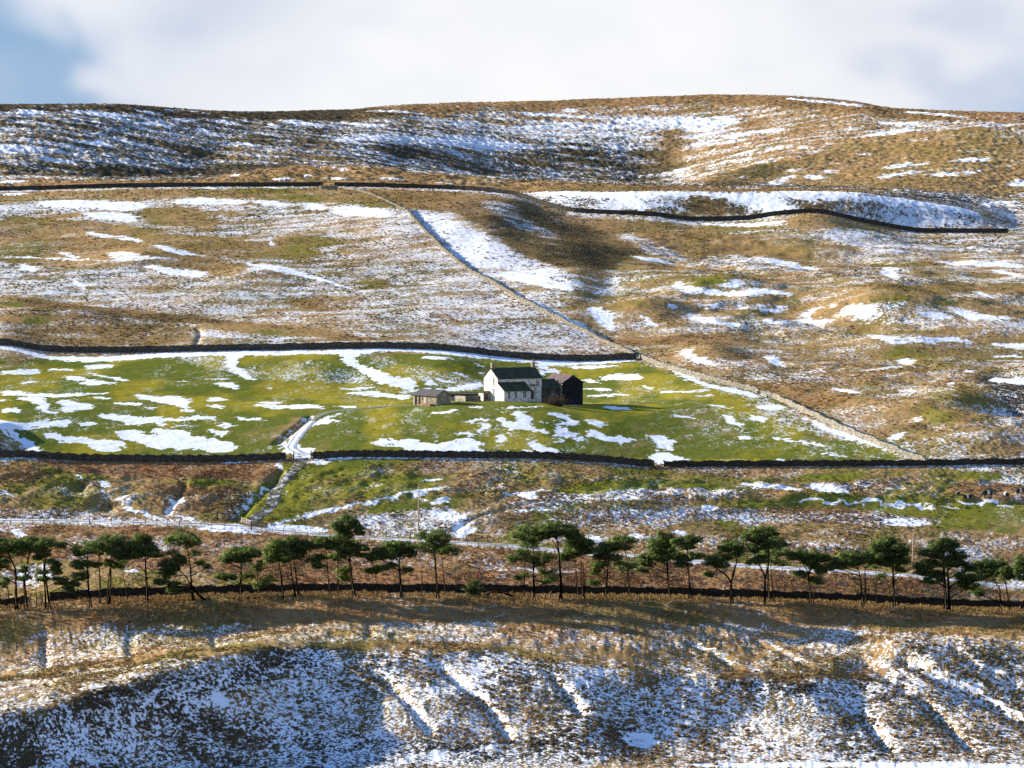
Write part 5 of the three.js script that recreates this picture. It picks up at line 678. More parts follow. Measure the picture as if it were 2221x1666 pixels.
stoneWall('stone_wall', 'lower wall right of the gap, running on to the right edge below the brown moor', null, { pts: resample(rowLine(W2_V, 645, 1440, 2300, 20), 0.5), seed: 15, high: 1.4, tone: 0.2, profile: broken(0.26, 14, 5) });
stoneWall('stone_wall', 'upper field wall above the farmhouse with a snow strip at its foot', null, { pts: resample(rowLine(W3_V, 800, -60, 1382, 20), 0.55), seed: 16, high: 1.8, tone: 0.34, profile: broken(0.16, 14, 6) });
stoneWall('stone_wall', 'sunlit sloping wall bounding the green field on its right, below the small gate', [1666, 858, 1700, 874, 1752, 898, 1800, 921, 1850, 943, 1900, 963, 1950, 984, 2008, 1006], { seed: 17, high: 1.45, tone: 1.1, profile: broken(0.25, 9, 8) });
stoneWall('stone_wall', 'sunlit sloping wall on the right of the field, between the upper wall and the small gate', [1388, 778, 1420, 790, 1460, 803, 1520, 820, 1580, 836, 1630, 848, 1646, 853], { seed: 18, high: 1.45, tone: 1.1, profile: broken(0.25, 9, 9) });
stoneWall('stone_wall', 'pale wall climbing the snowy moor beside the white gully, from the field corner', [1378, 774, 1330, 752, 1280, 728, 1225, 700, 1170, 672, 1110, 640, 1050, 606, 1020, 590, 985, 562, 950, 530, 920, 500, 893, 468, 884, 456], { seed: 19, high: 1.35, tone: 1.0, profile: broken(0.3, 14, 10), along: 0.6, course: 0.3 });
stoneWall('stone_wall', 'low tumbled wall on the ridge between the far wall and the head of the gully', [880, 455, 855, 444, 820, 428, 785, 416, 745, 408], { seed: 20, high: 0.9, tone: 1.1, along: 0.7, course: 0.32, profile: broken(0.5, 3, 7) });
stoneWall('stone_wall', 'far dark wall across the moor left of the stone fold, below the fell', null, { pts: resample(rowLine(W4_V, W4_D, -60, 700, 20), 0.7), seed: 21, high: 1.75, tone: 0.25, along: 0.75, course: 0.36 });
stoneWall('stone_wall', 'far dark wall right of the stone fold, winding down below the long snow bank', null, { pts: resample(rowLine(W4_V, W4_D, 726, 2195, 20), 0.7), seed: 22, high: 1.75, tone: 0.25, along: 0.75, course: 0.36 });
{ // fold by the far wall
  const p = at(712, 410), q = [p[0], p[2]];
  stoneWall('sheepfold', 'small sunlit stone fold standing against the far wall', null, { pts: resample([[q[0] - 3.2, q[1] - 2], [q[0] - 3, q[1] + 1.5], [q[0] + 2.6, q[1] + 2], [q[0] + 3.4, q[1] - 2]], 0.6), seed: 23, high: 1.5, tone: 1.2, along: 0.7, course: 0.35 });
}
// ---------------------------------------------------------------- the pines
const matNeedle = new THREE.MeshPhysicalMaterial({ vertexColors: true, roughness: 1, specularIntensity: 0.2, transmission: 0.35, thickness: 0, side: THREE.DoubleSide }), matBark = new THREE.MeshPhysicalMaterial({ vertexColors: true, roughness: 1, specularIntensity: 0.2 });
function limb(points, r0, r1, sides, tone) {                          // tapered, bent tube with bark colours: grey below, orange above
  const c = new THREE.CatmullRomCurve3(points.map((p) => new THREE.Vector3(...p)), false, 'centripetal'), n = Math.max(4, Math.ceil(c.getLength() / 0.55)), f = c.computeFrenetFrames(n, false), P = [], N = [], C = [], I = [];
  for (let i = 0; i <= n; i++) {
    const t = i / n, p = c.getPointAt(t), flare = tone.flare ? 1 + 0.55 * Math.exp(-t * n * 0.55 / 0.45) : 1, r = lerp(r0, r1, t ** 0.9) * flare * (0.92 + 0.16 * tile(T1, p.y / 7 + r0 * 9, t));
    for (let j = 0; j <= sides; j++) {
      const a = j / sides * 6.28318, nn = f.normals[i].clone().multiplyScalar(Math.cos(a)).addScaledVector(f.binormals[i], Math.sin(a)); P.push(p.x + nn.x * r, p.y + nn.y * r, p.z + nn.z * r); N.push(nn.x, nn.y, nn.z);
      const up = sstep(tone.from, tone.to, p.y), q = 0.7 + 0.6 * tile(T2, j / 9, p.y / 5); C.push(lerp(0.19, 0.34, up) * q, lerp(0.15, 0.175, up) * q, lerp(0.115, 0.09, up) * q);
    }
  }
  for (let i = 0; i < n; i++) for (let j = 0; j < sides; j++) { const a = i * (sides + 1) + j, b = a + sides + 1; I.push(a, b, a + 1, b, b + 1, a + 1); }
  const g = new THREE.BufferGeometry(); g.setAttribute('position', new THREE.Float32BufferAttribute(P, 3)); g.setAttribute('normal', new THREE.Float32BufferAttribute(N, 3)); g.setAttribute('color', new THREE.Float32BufferAttribute(C, 3)); g.setIndex(I); return g.toNonIndexed();
}
function needles(pads, r, density, hue) {
  const P = [], N = [], C = [], v = new THREE.Vector3(), e1 = new THREE.Vector3(), e2 = new THREE.Vector3();
  for (const [x, y, z, s] of pads) {
    const count = Math.round(density * s * s * (0.7 + 0.6 * r())), pt = 0.8 + 0.4 * r();
    for (let i = 0; i < count; i++) {
      const a = r() * 6.283, c = r() * 2 - 1, q = Math.cbrt(0.12 + 0.98 * r()), h = Math.sqrt(1 - c * c); const ox = Math.cos(a) * h * q, oz = Math.sin(a) * h * q, oy = (c < -0.25 ? c * 0.45 : c) * q;
      const px = x + ox * s, py = y + oy * s * 0.46, pz = z + oz * s;
      v.set(ox, oy * 1.2 + 0.4, oz).normalize();
      const tone = pt * (0.62 + 0.5 * r()) * hue, yel = r() * 0.55 + 0.2 * sstep(-0.2, 0.9, oy), col = [lerp(0.10, 0.28, yel) * tone, lerp(0.175, 0.33, yel) * tone, lerp(0.055, 0.05, yel) * tone];
      for (let k = 0; k < 2; k++) {                                    // a tuft of needles: thin blades fanning out
        e1.set(ox + (r() - 0.5) * 1.7, oy + 0.35 + (r() - 0.5) * 1.4, oz + (r() - 0.5) * 1.7).normalize(); e2.set(r() - 0.5, r() - 0.5, r() - 0.5).cross(e1).normalize(); const l = 0.20 + 0.26 * r(), w = 0.045 + 0.035 * r();
        P.push(px - e2.x * w, py - e2.y * w, pz - e2.z * w, px + e2.x * w, py + e2.y * w, pz + e2.z * w, px + e1.x * l, py + e1.y * l, pz + e1.z * l);
        for (let m = 0; m < 3; m++) { N.push(v.x, v.y, v.z); C.push(...col); }
      }
    }
  }
  const g = new THREE.BufferGeometry(); g.setAttribute('position', new THREE.Float32BufferAttribute(P, 3)); g.setAttribute('normal', new THREE.Float32BufferAttribute(N, 3)); g.setAttribute('color', new THREE.Float32BufferAttribute(C, 3)); return g;
}
let treeSeed = 500;
function pine(label, base, width, path, clumps, opt = {}) {
  const [bx, by, bz] = at(base[0], base[1], 500), d = -bz, s = d / FOC, r = rng(treeSeed++), t = thing(opt.name ?? 'scots_pine', label, opt.category ?? 'pine tree', [bx, by - 0.1, bz], 0, opt.group === undefined ? 'pines in a row along the wall' : opt.group);
  keepOff.push([bx, bz, 0.5]);
  const to = ([u, v], z = 0) => [(u - base[0]) * s, (base[1] - v) * s, z];
  const topY = Math.max(...path.map((p) => (base[1] - p[1]) * s), 1), tone = { from: topY * 0.35, to: topY * 0.95 }, r0 = width * s / 2 * 1.15;
  const trunks = [[base, ...path], ...(opt.more ?? [])].map((line, k) => { let z = 0; return line.map((p, i) => { const q = to(p, i ? (z += (r() - 0.5) * 0.35 * (k ? 1.4 : 1)) : k * 0.15); return q; }); });
  trunks.forEach((line, k) => { const bark = limb(line, (k ? 0.75 : 1) * r0, r0 * (clumps.length ? 0.32 : 0.45), 8, { ...tone, flare: k === 0 || opt.twin }); part('trunk', bark, matBark, t); });
  for (const [u, v, rx, ry] of clumps) {
    const [cx, cy] = to([u, v]), RX = rx * s * 1.24, RY = Math.max(ry * s * 1.32, 0.45), off = trunks[0].length ? Math.abs(cx - trunks[0][trunks[0].length - 1][0]) : 0, cz = (r() - 0.5) * Math.min(2.4, 0.8 + RX * 0.5), RZ = Math.max(RX * 0.85, RY);
    // the place on a trunk this limb leaves from: below the foliage, lower the farther out it hangs
    let best = null, bd = 1e9; for (const line of trunks) { const c = new THREE.CatmullRomCurve3(line.map((p) => new THREE.Vector3(...p)), false, 'centripetal'); for (let i = 4; i <= 20; i++) { const p = c.getPoint(i / 20), dist = Math.hypot(p.x - cx, (p.y - (cy - RY * 0.5 - 0.38 * Math.abs(p.x - cx))) * 1.3); if (dist < bd) { bd = dist; best = p; } } }
    const pads = [], n = Math.round(clamp(6 + RX * RY * (opt.thin ? 5 : 8), 6, 48)), twigs = [];
    for (let i = 0; i < n; i++) { const a = r() * 6.283, c = r() * 2 - 1, h = Math.sqrt(1 - c * c), q = Math.cbrt(r() * 0.9 + 0.1) * 0.98, size = clamp((r() < 0.3 ? 0.26 : 0.38) + 0.4 * r() + RX * 0.04, 0.25, Math.max(0.4, Math.min(RX, RY * 1.5))); pads.push([cx + Math.cos(a) * h * q * RX, cy + (c + 0.1) * q * RY * 0.86, cz + Math.sin(a) * h * q * RZ, size]); }
    const fork = [lerp(best.x, cx, 0.62), lerp(best.y, cy - RY * 0.45, 0.72), lerp(best.z, cz, 0.6)], lw = clamp(r0 * 0.42, 0.035, 0.12);
    const wood = [limb([[best.x, best.y - 0.1, best.z], [lerp(best.x, fork[0], 0.45), lerp(best.y, fork[1], 0.35) + (r() - 0.5) * 0.2, lerp(best.z, fork[2], 0.5)], fork], lw, lw * 0.6, 5, tone)];
    for (const [x, y, z] of pads.filter((_, i) => i % 2 === 0)) wood.push(limb([fork, [lerp(fork[0], x, 0.5), lerp(fork[1], y - 0.2, 0.4), lerp(fork[2], z, 0.5)], [x, y - 0.08, z]], lw * 0.6, 0.022, 4, tone));
    part('branch', mergeGeometries(wood), matBark, t);
    part('foliage', needles(pads, r, (opt.thin ? 95 : 145), (opt.hue ?? 1) * (0.9 + 0.2 * r())), matNeedle, t);
  }
  for (const line of opt.bare ?? []) part('branch', limb(line.map((p, i) => to(p, i * (r() - 0.4) * 0.5)), r0 * 0.4, 0.02, 5, tone), matBark, t);
  return t;
}
{
  const P = pine;
  P('small young pine at the left edge, under the big crown', [18, 1321], 3.6, [[19, 1300], [17, 1280], [14, 1266]], [[6, 1268, 13, 7], [-8, 1290, 8, 6], [12, 1258, 9, 5]], { thin: 1 });
  P('large flat-crowned pine at the left edge with a thick straight trunk', [36, 1323], 7, [[35, 1295], [34, 1262], [33, 1232], [26, 1216], [18, 1198]], [[14, 1184, 34, 14], [-14, 1196, 22, 14], [40, 1180, 26, 10], [-4, 1222, 22, 10], [-20, 1240, 16, 8]], { hue: 1.05 });
  P('curving pine just left of the wooden gate with a long limb to the right', [57, 1319], 6.5, [[55, 1290], [53, 1262], [56, 1240], [61, 1215], [64, 1198]], [[62, 1182, 28, 13], [42, 1196, 20, 10], [76, 1186, 16, 9], [48, 1236, 12, 6], [50, 1254, 10, 5]], { bare: [[[54, 1250], [70, 1238], [90, 1229]]] });
  P('pine with drooping lower foliage on its right, left stem of a pair', [99, 1322], 4.2, [[98, 1290], [96, 1255], [95, 1225], [98, 1195], [104, 1180]], [[106, 1178, 18, 9], [84, 1186, 14, 9], [94, 1202, 14, 8], [86, 1206, 10, 8]], {});
  P('pine with heavy dark lower boughs, right stem of the pair by the wooden gate', [108, 1321], 4.6, [[105, 1295], [101, 1262], [98, 1238], [100, 1212], [112, 1190]], [[122, 1184, 15, 8], [117, 1224, 13, 11], [121, 1240, 11, 7], [128, 1258, 16, 6], [139, 1268, 12, 5], [90, 1256, 9, 5], [92, 1240, 8, 5]], {});
  P('leaning pine with tiers of foliage down its left side', [197, 1317], 5.2, [[194, 1295], [191, 1262], [190, 1230], [190, 1205], [192, 1192]], [[190, 1190, 26, 11], [172, 1198, 14, 8], [176, 1222, 18, 7], [170, 1228, 14, 6], [172, 1250, 17, 8], [160, 1266, 10, 6], [204, 1224, 14, 5], [156, 1277, 11, 7]], { hue: 1.02 });
  P('straight slim pine between the leaning pine and the twin-stemmed pine', [217, 1310], 4.4, [[217, 1280], [216, 1245], [215, 1212], [214, 1190]], [[212, 1186, 18, 10], [200, 1192, 14, 9], [222, 1196, 12, 8]], {});
  P('tall domed pine with the broad dark crown above twin pale stems', [237, 1311], 5, [[239, 1285], [240, 1250], [240, 1215], [242, 1190]], [[246, 1174, 26, 13], [232, 1186, 20, 10], [262, 1184, 18, 11], [252, 1202, 26, 9], [276, 1204, 16, 8], [244, 1222, 14, 8]], { more: [[[231, 1310], [233, 1285], [235, 1255], [238, 1232]]], twin: 1 });
  P('thin nearly bare leaning pine right of the tall domed pine', [278, 1304], 2.6, [[274, 1285], [269, 1258], [265, 1234]], [[258, 1228, 9, 4], [262, 1220, 10, 4]], { thin: 1, bare: [[[272, 1276], [264, 1270], [258, 1266]]] });
  P('cone-crowned pine standing alone between the domed pine and the leaning pair', [318, 1306], 6, [[318, 1275], [316, 1245], [315, 1218], [313, 1196]], [[310, 1172, 18, 11], [304, 1186, 22, 9], [322, 1188, 20, 9], [296, 1200, 22, 8], [330, 1201, 20, 7], [290, 1204, 16, 6]], { bare: [[[316, 1240], [302, 1228], [288, 1222]], [[318, 1256], [328, 1248], [334, 1244]], [[316, 1254], [308, 1248], [300, 1246]]] });
  P('tall bending pine with a lit round crown, upright one of the leaning pair', [420, 1303], 4.6, [[417, 1288], [415, 1270], [413, 1240], [410, 1210], [405, 1190]], [[398, 1166, 28, 14], [382, 1174, 18, 9], [416, 1172, 16, 12], [406, 1182, 8, 7], [438, 1220, 10, 5], [448, 1230, 9, 5], [424, 1200, 9, 4], [378, 1200, 12, 5]], { hue: 1.12, thin: 1 });
  P('strongly leaning pine whose crown hangs low to the left of the upright one', [445, 1302], 5, [[430, 1288], [416, 1271], [408, 1258], [400, 1246], [388, 1236]], [[380, 1222, 20, 9], [366, 1230, 20, 9], [360, 1246, 14, 9], [352, 1262, 12, 8], [388, 1214, 14, 6], [382, 1270, 13, 6], [376, 1280, 12, 6]], { bare: [[[400, 1247], [385, 1247], [372, 1262]], [[455, 1303], [450, 1296], [446, 1292]]] });
  P('umbrella-shaped pine with a pale straight trunk and a hanging tuft on its left', [522, 1294], 5.2, [[522, 1270], [523, 1245], [523, 1222], [521, 1205]], [[526, 1200, 30, 10], [505, 1206, 20, 9], [550, 1202, 18, 6], [490, 1212, 14, 8], [520, 1214, 24, 6], [482, 1250, 11, 6], [500, 1252, 9, 5], [536, 1250, 9, 4]], { bare: [[[522, 1242], [508, 1234], [494, 1244]]], hue: 1.05 });
  P('spindly young pine in front of the wall right of the umbrella-shaped pine', [560, 1293], 2.8, [[559, 1270], [559, 1245], [560, 1222]], [[562, 1226, 12, 7], [560, 1236, 9, 5], [574, 1262, 14, 6], [562, 1271, 12, 4], [586, 1256, 10, 5]], { thin: 1, hue: 1.1 });
  P('slim pine leaning left with a bright sunlit crown, leftmost of three stems', [614, 1300], 4.4, [[613, 1278], [610, 1250], [606, 1225], [604, 1205]], [[604, 1186, 24, 12], [590, 1196, 14, 9], [612, 1200, 18, 8], [588, 1214, 13, 8], [600, 1178, 16, 7]], { hue: 1.25 });
  P('middle of three close stems, forking pine under the shared crown', [640, 1295], 4, [[637, 1270], [632, 1245], [630, 1226], [626, 1212]], [[628, 1200, 16, 8], [620, 1212, 14, 7]], { bare: [[[636, 1258], [624, 1250], [612, 1246]]] });
  P('rightmost of three close stems with a domed dark crown', [648, 1294], 4.2, [[645, 1270], [641, 1240], [639, 1214], [640, 1196]], [[640, 1178, 22, 12], [656, 1184, 18, 10], [628, 1186, 14, 9], [650, 1196, 18, 8], [640, 1206, 16, 6]], {});
  P('slim pine with a separate low tuft on its left, left of the tallest pine', [716, 1294], 4, [[714, 1270], [711, 1240], [709, 1212], [707, 1192]], [[702, 1176, 20, 11], [688, 1182, 13, 9], [716, 1184, 14, 9], [676, 1214, 16, 6], [694, 1210, 12, 5], [690, 1226, 10, 5]], { bare: [[[713, 1252], [702, 1242], [692, 1236]]] });
  P('pine with the brightest green crown and orange upper trunk beside the tallest pine', [734, 1291], 4.2, [[733, 1265], [733, 1235], [732, 1200], [731, 1180]], [[728, 1172, 18, 12], [740, 1166, 12, 10], [722, 1180, 14, 9], [738, 1186, 14, 9], [744, 1238, 12, 8], [726, 1210, 12, 6], [746, 1252, 8, 5]], { hue: 1.3, bare: [[[734, 1234], [742, 1222], [748, 1210]]] });
  P('tallest pine of the row, its layered crown reaching above the road', [769, 1295], 6.2, [[764, 1265], [760, 1232], [757, 1200], [755, 1165], [752, 1140]], [[750, 1130, 20, 11], [764, 1138, 16, 9], [736, 1142, 16, 10], [748, 1150, 22, 8], [780, 1152, 11, 7], [744, 1166, 18, 9], [760, 1180, 18, 8], [784, 1188, 15, 7], [752, 1192, 20, 8], [776, 1200, 14, 6], [742, 1204, 13, 7]], {});
  P('dwarf pine with a flat mop of needles left of the broad flat-topped pine', [820, 1293], 3, [[818, 1275], [816, 1258], [815, 1244]], [[816, 1236, 18, 6], [808, 1240, 10, 5], [826, 1232, 12, 5], [806, 1212, 12, 4]], { bare: [[[815, 1246], [810, 1226], [806, 1218]], [[816, 1246], [824, 1226], [830, 1218]]] });
  P('broad flat-topped dark pine right of the tallest pine', [871, 1296], 5.4, [[869, 1270], [867, 1240], [866, 1218], [868, 1202]], [[860, 1186, 30, 9], [884, 1186, 22, 9], [836, 1196, 22, 8], [858, 1198, 28, 8], [812, 1206, 24, 6], [884, 1202, 16, 7], [846, 1206, 18, 6], [848, 1226, 12, 5], [886, 1236, 9, 5]], { bare: [[[866, 1216], [856, 1208], [846, 1204]], [[866, 1236], [850, 1230], [838, 1234]]] });
  P('tall open-crowned pine in the middle of the row with a wide pale crown', [950, 1298], 6, [[948, 1270], [945, 1240], [944, 1210], [942, 1188]], [[936, 1166, 26, 13], [918, 1174, 18, 10], [956, 1162, 18, 10], [926, 1188, 18, 9], [950, 1182, 16, 9], [966, 1170, 12, 8]], { thin: 1, hue: 1.15, bare: [[[944, 1210], [934, 1198], [930, 1188]]] });
  P('thin pine leaning against the open-crowned pine with its crown to the right', [966, 1291], 3.2, [[964, 1270], [962, 1250], [960, 1225], [957, 1205]], [[968, 1190, 20, 8], [982, 1196, 14, 7], [958, 1198, 12, 6]], { thin: 1 });
  P('slender pale-stemmed pine with low tufts, left edge of the big middle clump', [1137, 1298], 3.4, [[1137, 1270], [1138, 1240], [1138, 1212]], [[1124, 1208, 18, 7], [1112, 1214, 12, 6], [1136, 1200, 12, 7], [1124, 1254, 10, 4], [1140, 1248, 12, 4]], { thin: 1, hue: 1.15 });
  P('dark-trunked pine hung with open sunlit foliage down to mid height', [1159, 1299], 5, [[1158, 1270], [1157, 1235], [1157, 1200], [1155, 1172]], [[1146, 1152, 26, 12], [1126, 1160, 16, 9], [1160, 1164, 22, 11], [1182, 1160, 16, 9], [1150, 1182, 20, 9], [1148, 1214, 16, 8], [1174, 1206, 18, 8], [1190, 1212, 14, 7], [1184, 1236, 15, 8], [1198, 1254, 14, 8], [1178, 1262, 12, 5], [1168, 1222, 14, 7]], { thin: 1, hue: 1.15 });
  P('tall pine with an arching high crown, pale at the foot, centre of the big clump', [1216, 1300], 6, [[1217, 1270], [1215, 1240], [1213, 1205], [1210, 1180], [1206, 1166]], [[1204, 1144, 28, 11], [1180, 1150, 18, 9], [1226, 1150, 22, 9], [1240, 1158, 14, 7], [1206, 1158, 22, 7]], { bare: [[[1213, 1196], [1204, 1180], [1196, 1170]], [[1213, 1204], [1208, 1190], [1202, 1182]]] });
  P('leaning slim pine under the spreading brown-green boughs right of the arching crown', [1254, 1295], 4, [[1252, 1270], [1250, 1240], [1249, 1215]], [[1236, 1200, 20, 7], [1250, 1190, 18, 8], [1228, 1208, 14, 6], [1262, 1196, 14, 7]], { bare: [[[1249, 1216], [1234, 1212], [1222, 1208]], [[1247, 1248], [1234, 1250], [1222, 1254]]] });
  P('pale slim pine with a round dark top, right stem of the big clump', [1265, 1298], 3.8, [[1262, 1270], [1260, 1240], [1260, 1212], [1258, 1190]], [[1256, 1172, 20, 11], [1244, 1180, 15, 9], [1270, 1178, 14, 10], [1258, 1188, 18, 8], [1274, 1192, 12, 7]], {});
  P('bare thin dead stem close against the right side of the big clump', [1268, 1302], 2.4, [[1267, 1270], [1266, 1245], [1265, 1222]], [], { bare: [[[1266, 1240], [1270, 1232], [1272, 1226]]] });
  P('dark pine with drooping left side, pale at the foot, next right of the big clump', [1312, 1299], 4.6, [[1315, 1275], [1317, 1245], [1319, 1220], [1320, 1200]], [[1318, 1188, 24, 10], [1302, 1194, 18, 9], [1334, 1184, 14, 9], [1308, 1208, 18, 8], [1330, 1208, 14, 8], [1302, 1224, 14, 7], [1286, 1262, 11, 5], [1288, 1240, 11, 6]], {});
  P('curved pine with an open bright crown and a low dark bough on its left', [1366, 1296], 4.4, [[1364, 1270], [1362, 1240], [1361, 1215], [1356, 1196], [1352, 1186]], [[1348, 1172, 18, 10], [1336, 1178, 14, 9], [1362, 1170, 14, 9], [1330, 1184, 12, 7], [1350, 1220, 20, 7], [1370, 1226, 10, 5], [1352, 1234, 12, 5], [1362, 1186, 10, 6]], { thin: 1, hue: 1.2, bare: [[[1361, 1245], [1346, 1238], [1332, 1232]]] });
  P('pointed conical pine with foliage sweeping down its left side', [1452, 1296], 5, [[1450, 1270], [1448, 1240], [1447, 1205], [1444, 1178], [1442, 1166]], [[1440, 1164, 14, 10], [1430, 1176, 20, 9], [1454, 1180, 16, 9], [1420, 1188, 18, 8], [1446, 1196, 22, 8], [1412, 1208, 18, 6], [1458, 1206, 16, 7], [1400, 1222, 16, 6], [1430, 1212, 16, 6], [1396, 1234, 12, 4]], { hue: 1.12, bare: [[[1448, 1236], [1456, 1226], [1460, 1218]]] });
  P('two-tiered pine with a flat cap and a dark skirt, right of the conical pine', [1497, 1301], 4.8, [[1496, 1275], [1494, 1245], [1491, 1215], [1491, 1188]], [[1490, 1172, 22, 8], [1474, 1178, 16, 8], [1504, 1172, 13, 8], [1488, 1186, 16, 6], [1468, 1208, 20, 7], [1510, 1204, 16, 6], [1492, 1210, 18, 7], [1480, 1224, 14, 5]], {});
  P('Y-shaped pine forking low with a lit right head and a dark left head', [1588, 1308], 5.4, [[1586, 1285], [1586, 1264], [1590, 1246], [1597, 1222], [1600, 1202]], [[1592, 1182, 20, 10], [1576, 1188, 16, 9], [1604, 1190, 14, 8], [1590, 1202, 22, 6], [1556, 1210, 20, 8], [1544, 1220, 14, 8], [1566, 1226, 18, 6], [1540, 1246, 9, 5]], { hue: 1.08, more: [[[1586, 1262], [1576, 1248], [1562, 1238], [1552, 1230]]] });
  P('tall forked pine in front of a close group of three, with a stacked crown', [1659, 1311], 4.8, [[1659, 1280], [1660, 1252], [1664, 1236], [1668, 1205], [1664, 1165]], [[1654, 1152, 22, 9], [1668, 1156, 16, 8], [1644, 1166, 18, 8], [1652, 1184, 24, 9], [1634, 1190, 15, 8], [1668, 1180, 18, 9], [1642, 1214, 18, 8], [1634, 1220, 12, 6], [1622, 1168, 14, 8]], { more: [[[1660, 1250], [1652, 1234], [1646, 1218]]] });
  P('pale-trunked pine in the middle of the close group of three', [1668, 1304], 5.2, [[1667, 1270], [1666, 1235], [1668, 1205], [1672, 1180]], [[1680, 1172, 15, 9], [1690, 1184, 16, 9], [1676, 1196, 22, 8], [1658, 1202, 18, 7]], { hue: 1.1 });
  P('slim leaning pine behind the close group of three on its right', [1680, 1308], 3.4, [[1676, 1275], [1673, 1245], [1671, 1220]], [[1692, 1200, 16, 6], [1684, 1214, 14, 6], [1698, 1222, 12, 5], [1704, 1196, 10, 5]], { thin: 1 });
  P('dark mushroom-shaped pine with its fork leaning left', [1758, 1310], 4.8, [[1756, 1280], [1754, 1252], [1752, 1240], [1744, 1226], [1736, 1214]], [[1742, 1204, 26, 8], [1724, 1208, 16, 7], [1770, 1206, 20, 9], [1784, 1212, 12, 8], [1758, 1216, 22, 8], [1766, 1228, 14, 6], [1780, 1238, 10, 5], [1738, 1246, 14, 6]], { more: [[[1753, 1244], [1760, 1230], [1768, 1218]]], bare: [[[1752, 1274], [1744, 1264], [1738, 1256]]] });
  P('thin sapling pine close beside the mushroom-shaped pine', [1764, 1310], 2.2, [[1764, 1288], [1763, 1262]], [[1770, 1254, 12, 5], [1774, 1262, 10, 4], [1762, 1258, 8, 4]], { thin: 1 });
  P('wide low pine with a long bare limb reaching left', [1873, 1315], 4.6, [[1869, 1290], [1868, 1268], [1866, 1250], [1862, 1232]], [[1846, 1222, 24, 8], [1826, 1226, 20, 7], [1866, 1214, 20, 8], [1846, 1206, 26, 6], [1808, 1228, 18, 6], [1816, 1216, 16, 5], [1796, 1232, 10, 4]], { hue: 1.05, bare: [[[1867, 1272], [1852, 1258], [1836, 1249], [1826, 1245]]] });
  P('upright stem twinned with the wide low pine, under the bright green top', [1877, 1314], 4.2, [[1877, 1285], [1876, 1255], [1876, 1230]], [[1876, 1208, 24, 8], [1894, 1204, 18, 9], [1862, 1214, 16, 7], [1896, 1216, 16, 7]], { hue: 1.2 });
  P('thin pale forked stem between the wide low pine and the dense round pine', [1901, 1312], 2.8, [[1900, 1290], [1899, 1268], [1901, 1250], [1899, 1236]], [[1900, 1226, 12, 5], [1912, 1250, 12, 5]], { thin: 1, bare: [[[1899, 1268], [1894, 1258], [1891, 1250]]] });
  P('dense round-headed pine, dark on its right, beside the right-hand pole', [1940, 1317], 5.6, [[1939, 1290], [1938, 1262], [1937, 1240], [1935, 1215], [1930, 1192]], [[1926, 1178, 20, 10], [1938, 1186, 18, 10], [1910, 1188, 18, 10], [1948, 1198, 16, 9], [1918, 1202, 20, 10], [1940, 1212, 20, 9], [1956, 1218, 16, 9], [1924, 1222, 16, 8], [1958, 1234, 10, 5], [1904, 1206, 12, 8]], { bare: [[[1938, 1262], [1948, 1252], [1954, 1244]], [[1938, 1256], [1932, 1248], [1926, 1242]]] });
  P('biggest pine on the right, broad layered crown over a double trunk', [2051, 1326], 7, [[2050, 1295], [2049, 1262], [2047, 1230], [2046, 1200], [2046, 1180]], [[2048, 1180, 24, 10], [2034, 1186, 20, 10], [2066, 1188, 18, 9], [2020, 1200, 20, 10], [2050, 1202, 26, 10], [2078, 1206, 18, 9], [2008, 1224, 20, 9], [2040, 1220, 22, 9], [2076, 1222, 22, 8], [2100, 1230, 16, 7], [2000, 1240, 16, 6], [2028, 1246, 22, 6], [2092, 1250, 22, 7], [2022, 1258, 24, 6], [2106, 1272, 20, 6], [2090, 1266, 16, 5], [2106, 1254, 14, 6], [1996, 1232, 12, 5]], { more: [[[2058, 1326], [2058, 1295], [2057, 1265], [2056, 1235], [2058, 1210]]], twin: 1, hue: 0.92, bare: [[[2049, 1272], [2036, 1264], [2024, 1260]], [[2058, 1276], [2068, 1268], [2080, 1264]]] });
  P('pine leaning left with a yellow-green bough, near the right edge', [2171, 1325], 4.6, [[2170, 1300], [2168, 1276], [2160, 1264], [2152, 1250]], [[2140, 1224, 18, 10], [2126, 1230, 15, 10], [2156, 1234, 20, 8], [2166, 1222, 18, 8], [2124, 1252, 13, 9], [2150, 1246, 16, 6], [2120, 1284, 11, 8], [2178, 1236, 14, 7]], { hue: 1.15, bare: [[[2168, 1290], [2160, 1284], [2154, 1278]], [[2162, 1268], [2148, 1276], [2134, 1284]]] });
  P('slim pine leaning left under the dark crown, near the right edge', [2193, 1327], 3.8, [[2189, 1305], [2184, 1280], [2180, 1255], [2178, 1240]], [[2186, 1238, 18, 7], [2176, 1246, 14, 6], [2194, 1246, 14, 6], [2182, 1252, 14, 4]], { hue: 0.95 });
  P('pine cut by the right edge of the photo, only its crown showing', [2236, 1328], 4.6, [[2235, 1300], [2232, 1270], [2230, 1240]], [[2216, 1224, 16, 9], [2226, 1216, 18, 8], [2212, 1236, 14, 8], [2234, 1234, 18, 9], [2216, 1252, 12, 5]], { hue: 1.05 });
  // dead wood and a bush
  P('bare dead pole-like trunk standing in front of the wall in the middle of the row', [915, 1292], 2.6, [[915, 1268], [915, 1244], [915, 1221]], [], { name: 'dead_trunk', category: 'dead tree', group: null });
  P('bare thin dead trunk in front of the wooden gate at the left', [79, 1319], 2.4, [[79, 1300], [78, 1282], [78, 1266]], [], { name: 'dead_trunk', category: 'dead tree', group: null });
  P('dark low pine bush at the root of the fallen arching tree', [1028, 1297], 3.5, [[1027, 1285], [1026, 1270]], [[1026, 1268, 9, 5], [1020, 1279, 10, 5], [1037, 1282, 10, 5], [1028, 1289, 13, 4], [1031, 1262, 5, 4]], { name: 'pine_bush', category: 'bush', hue: 0.6, thin: 1, group: null });
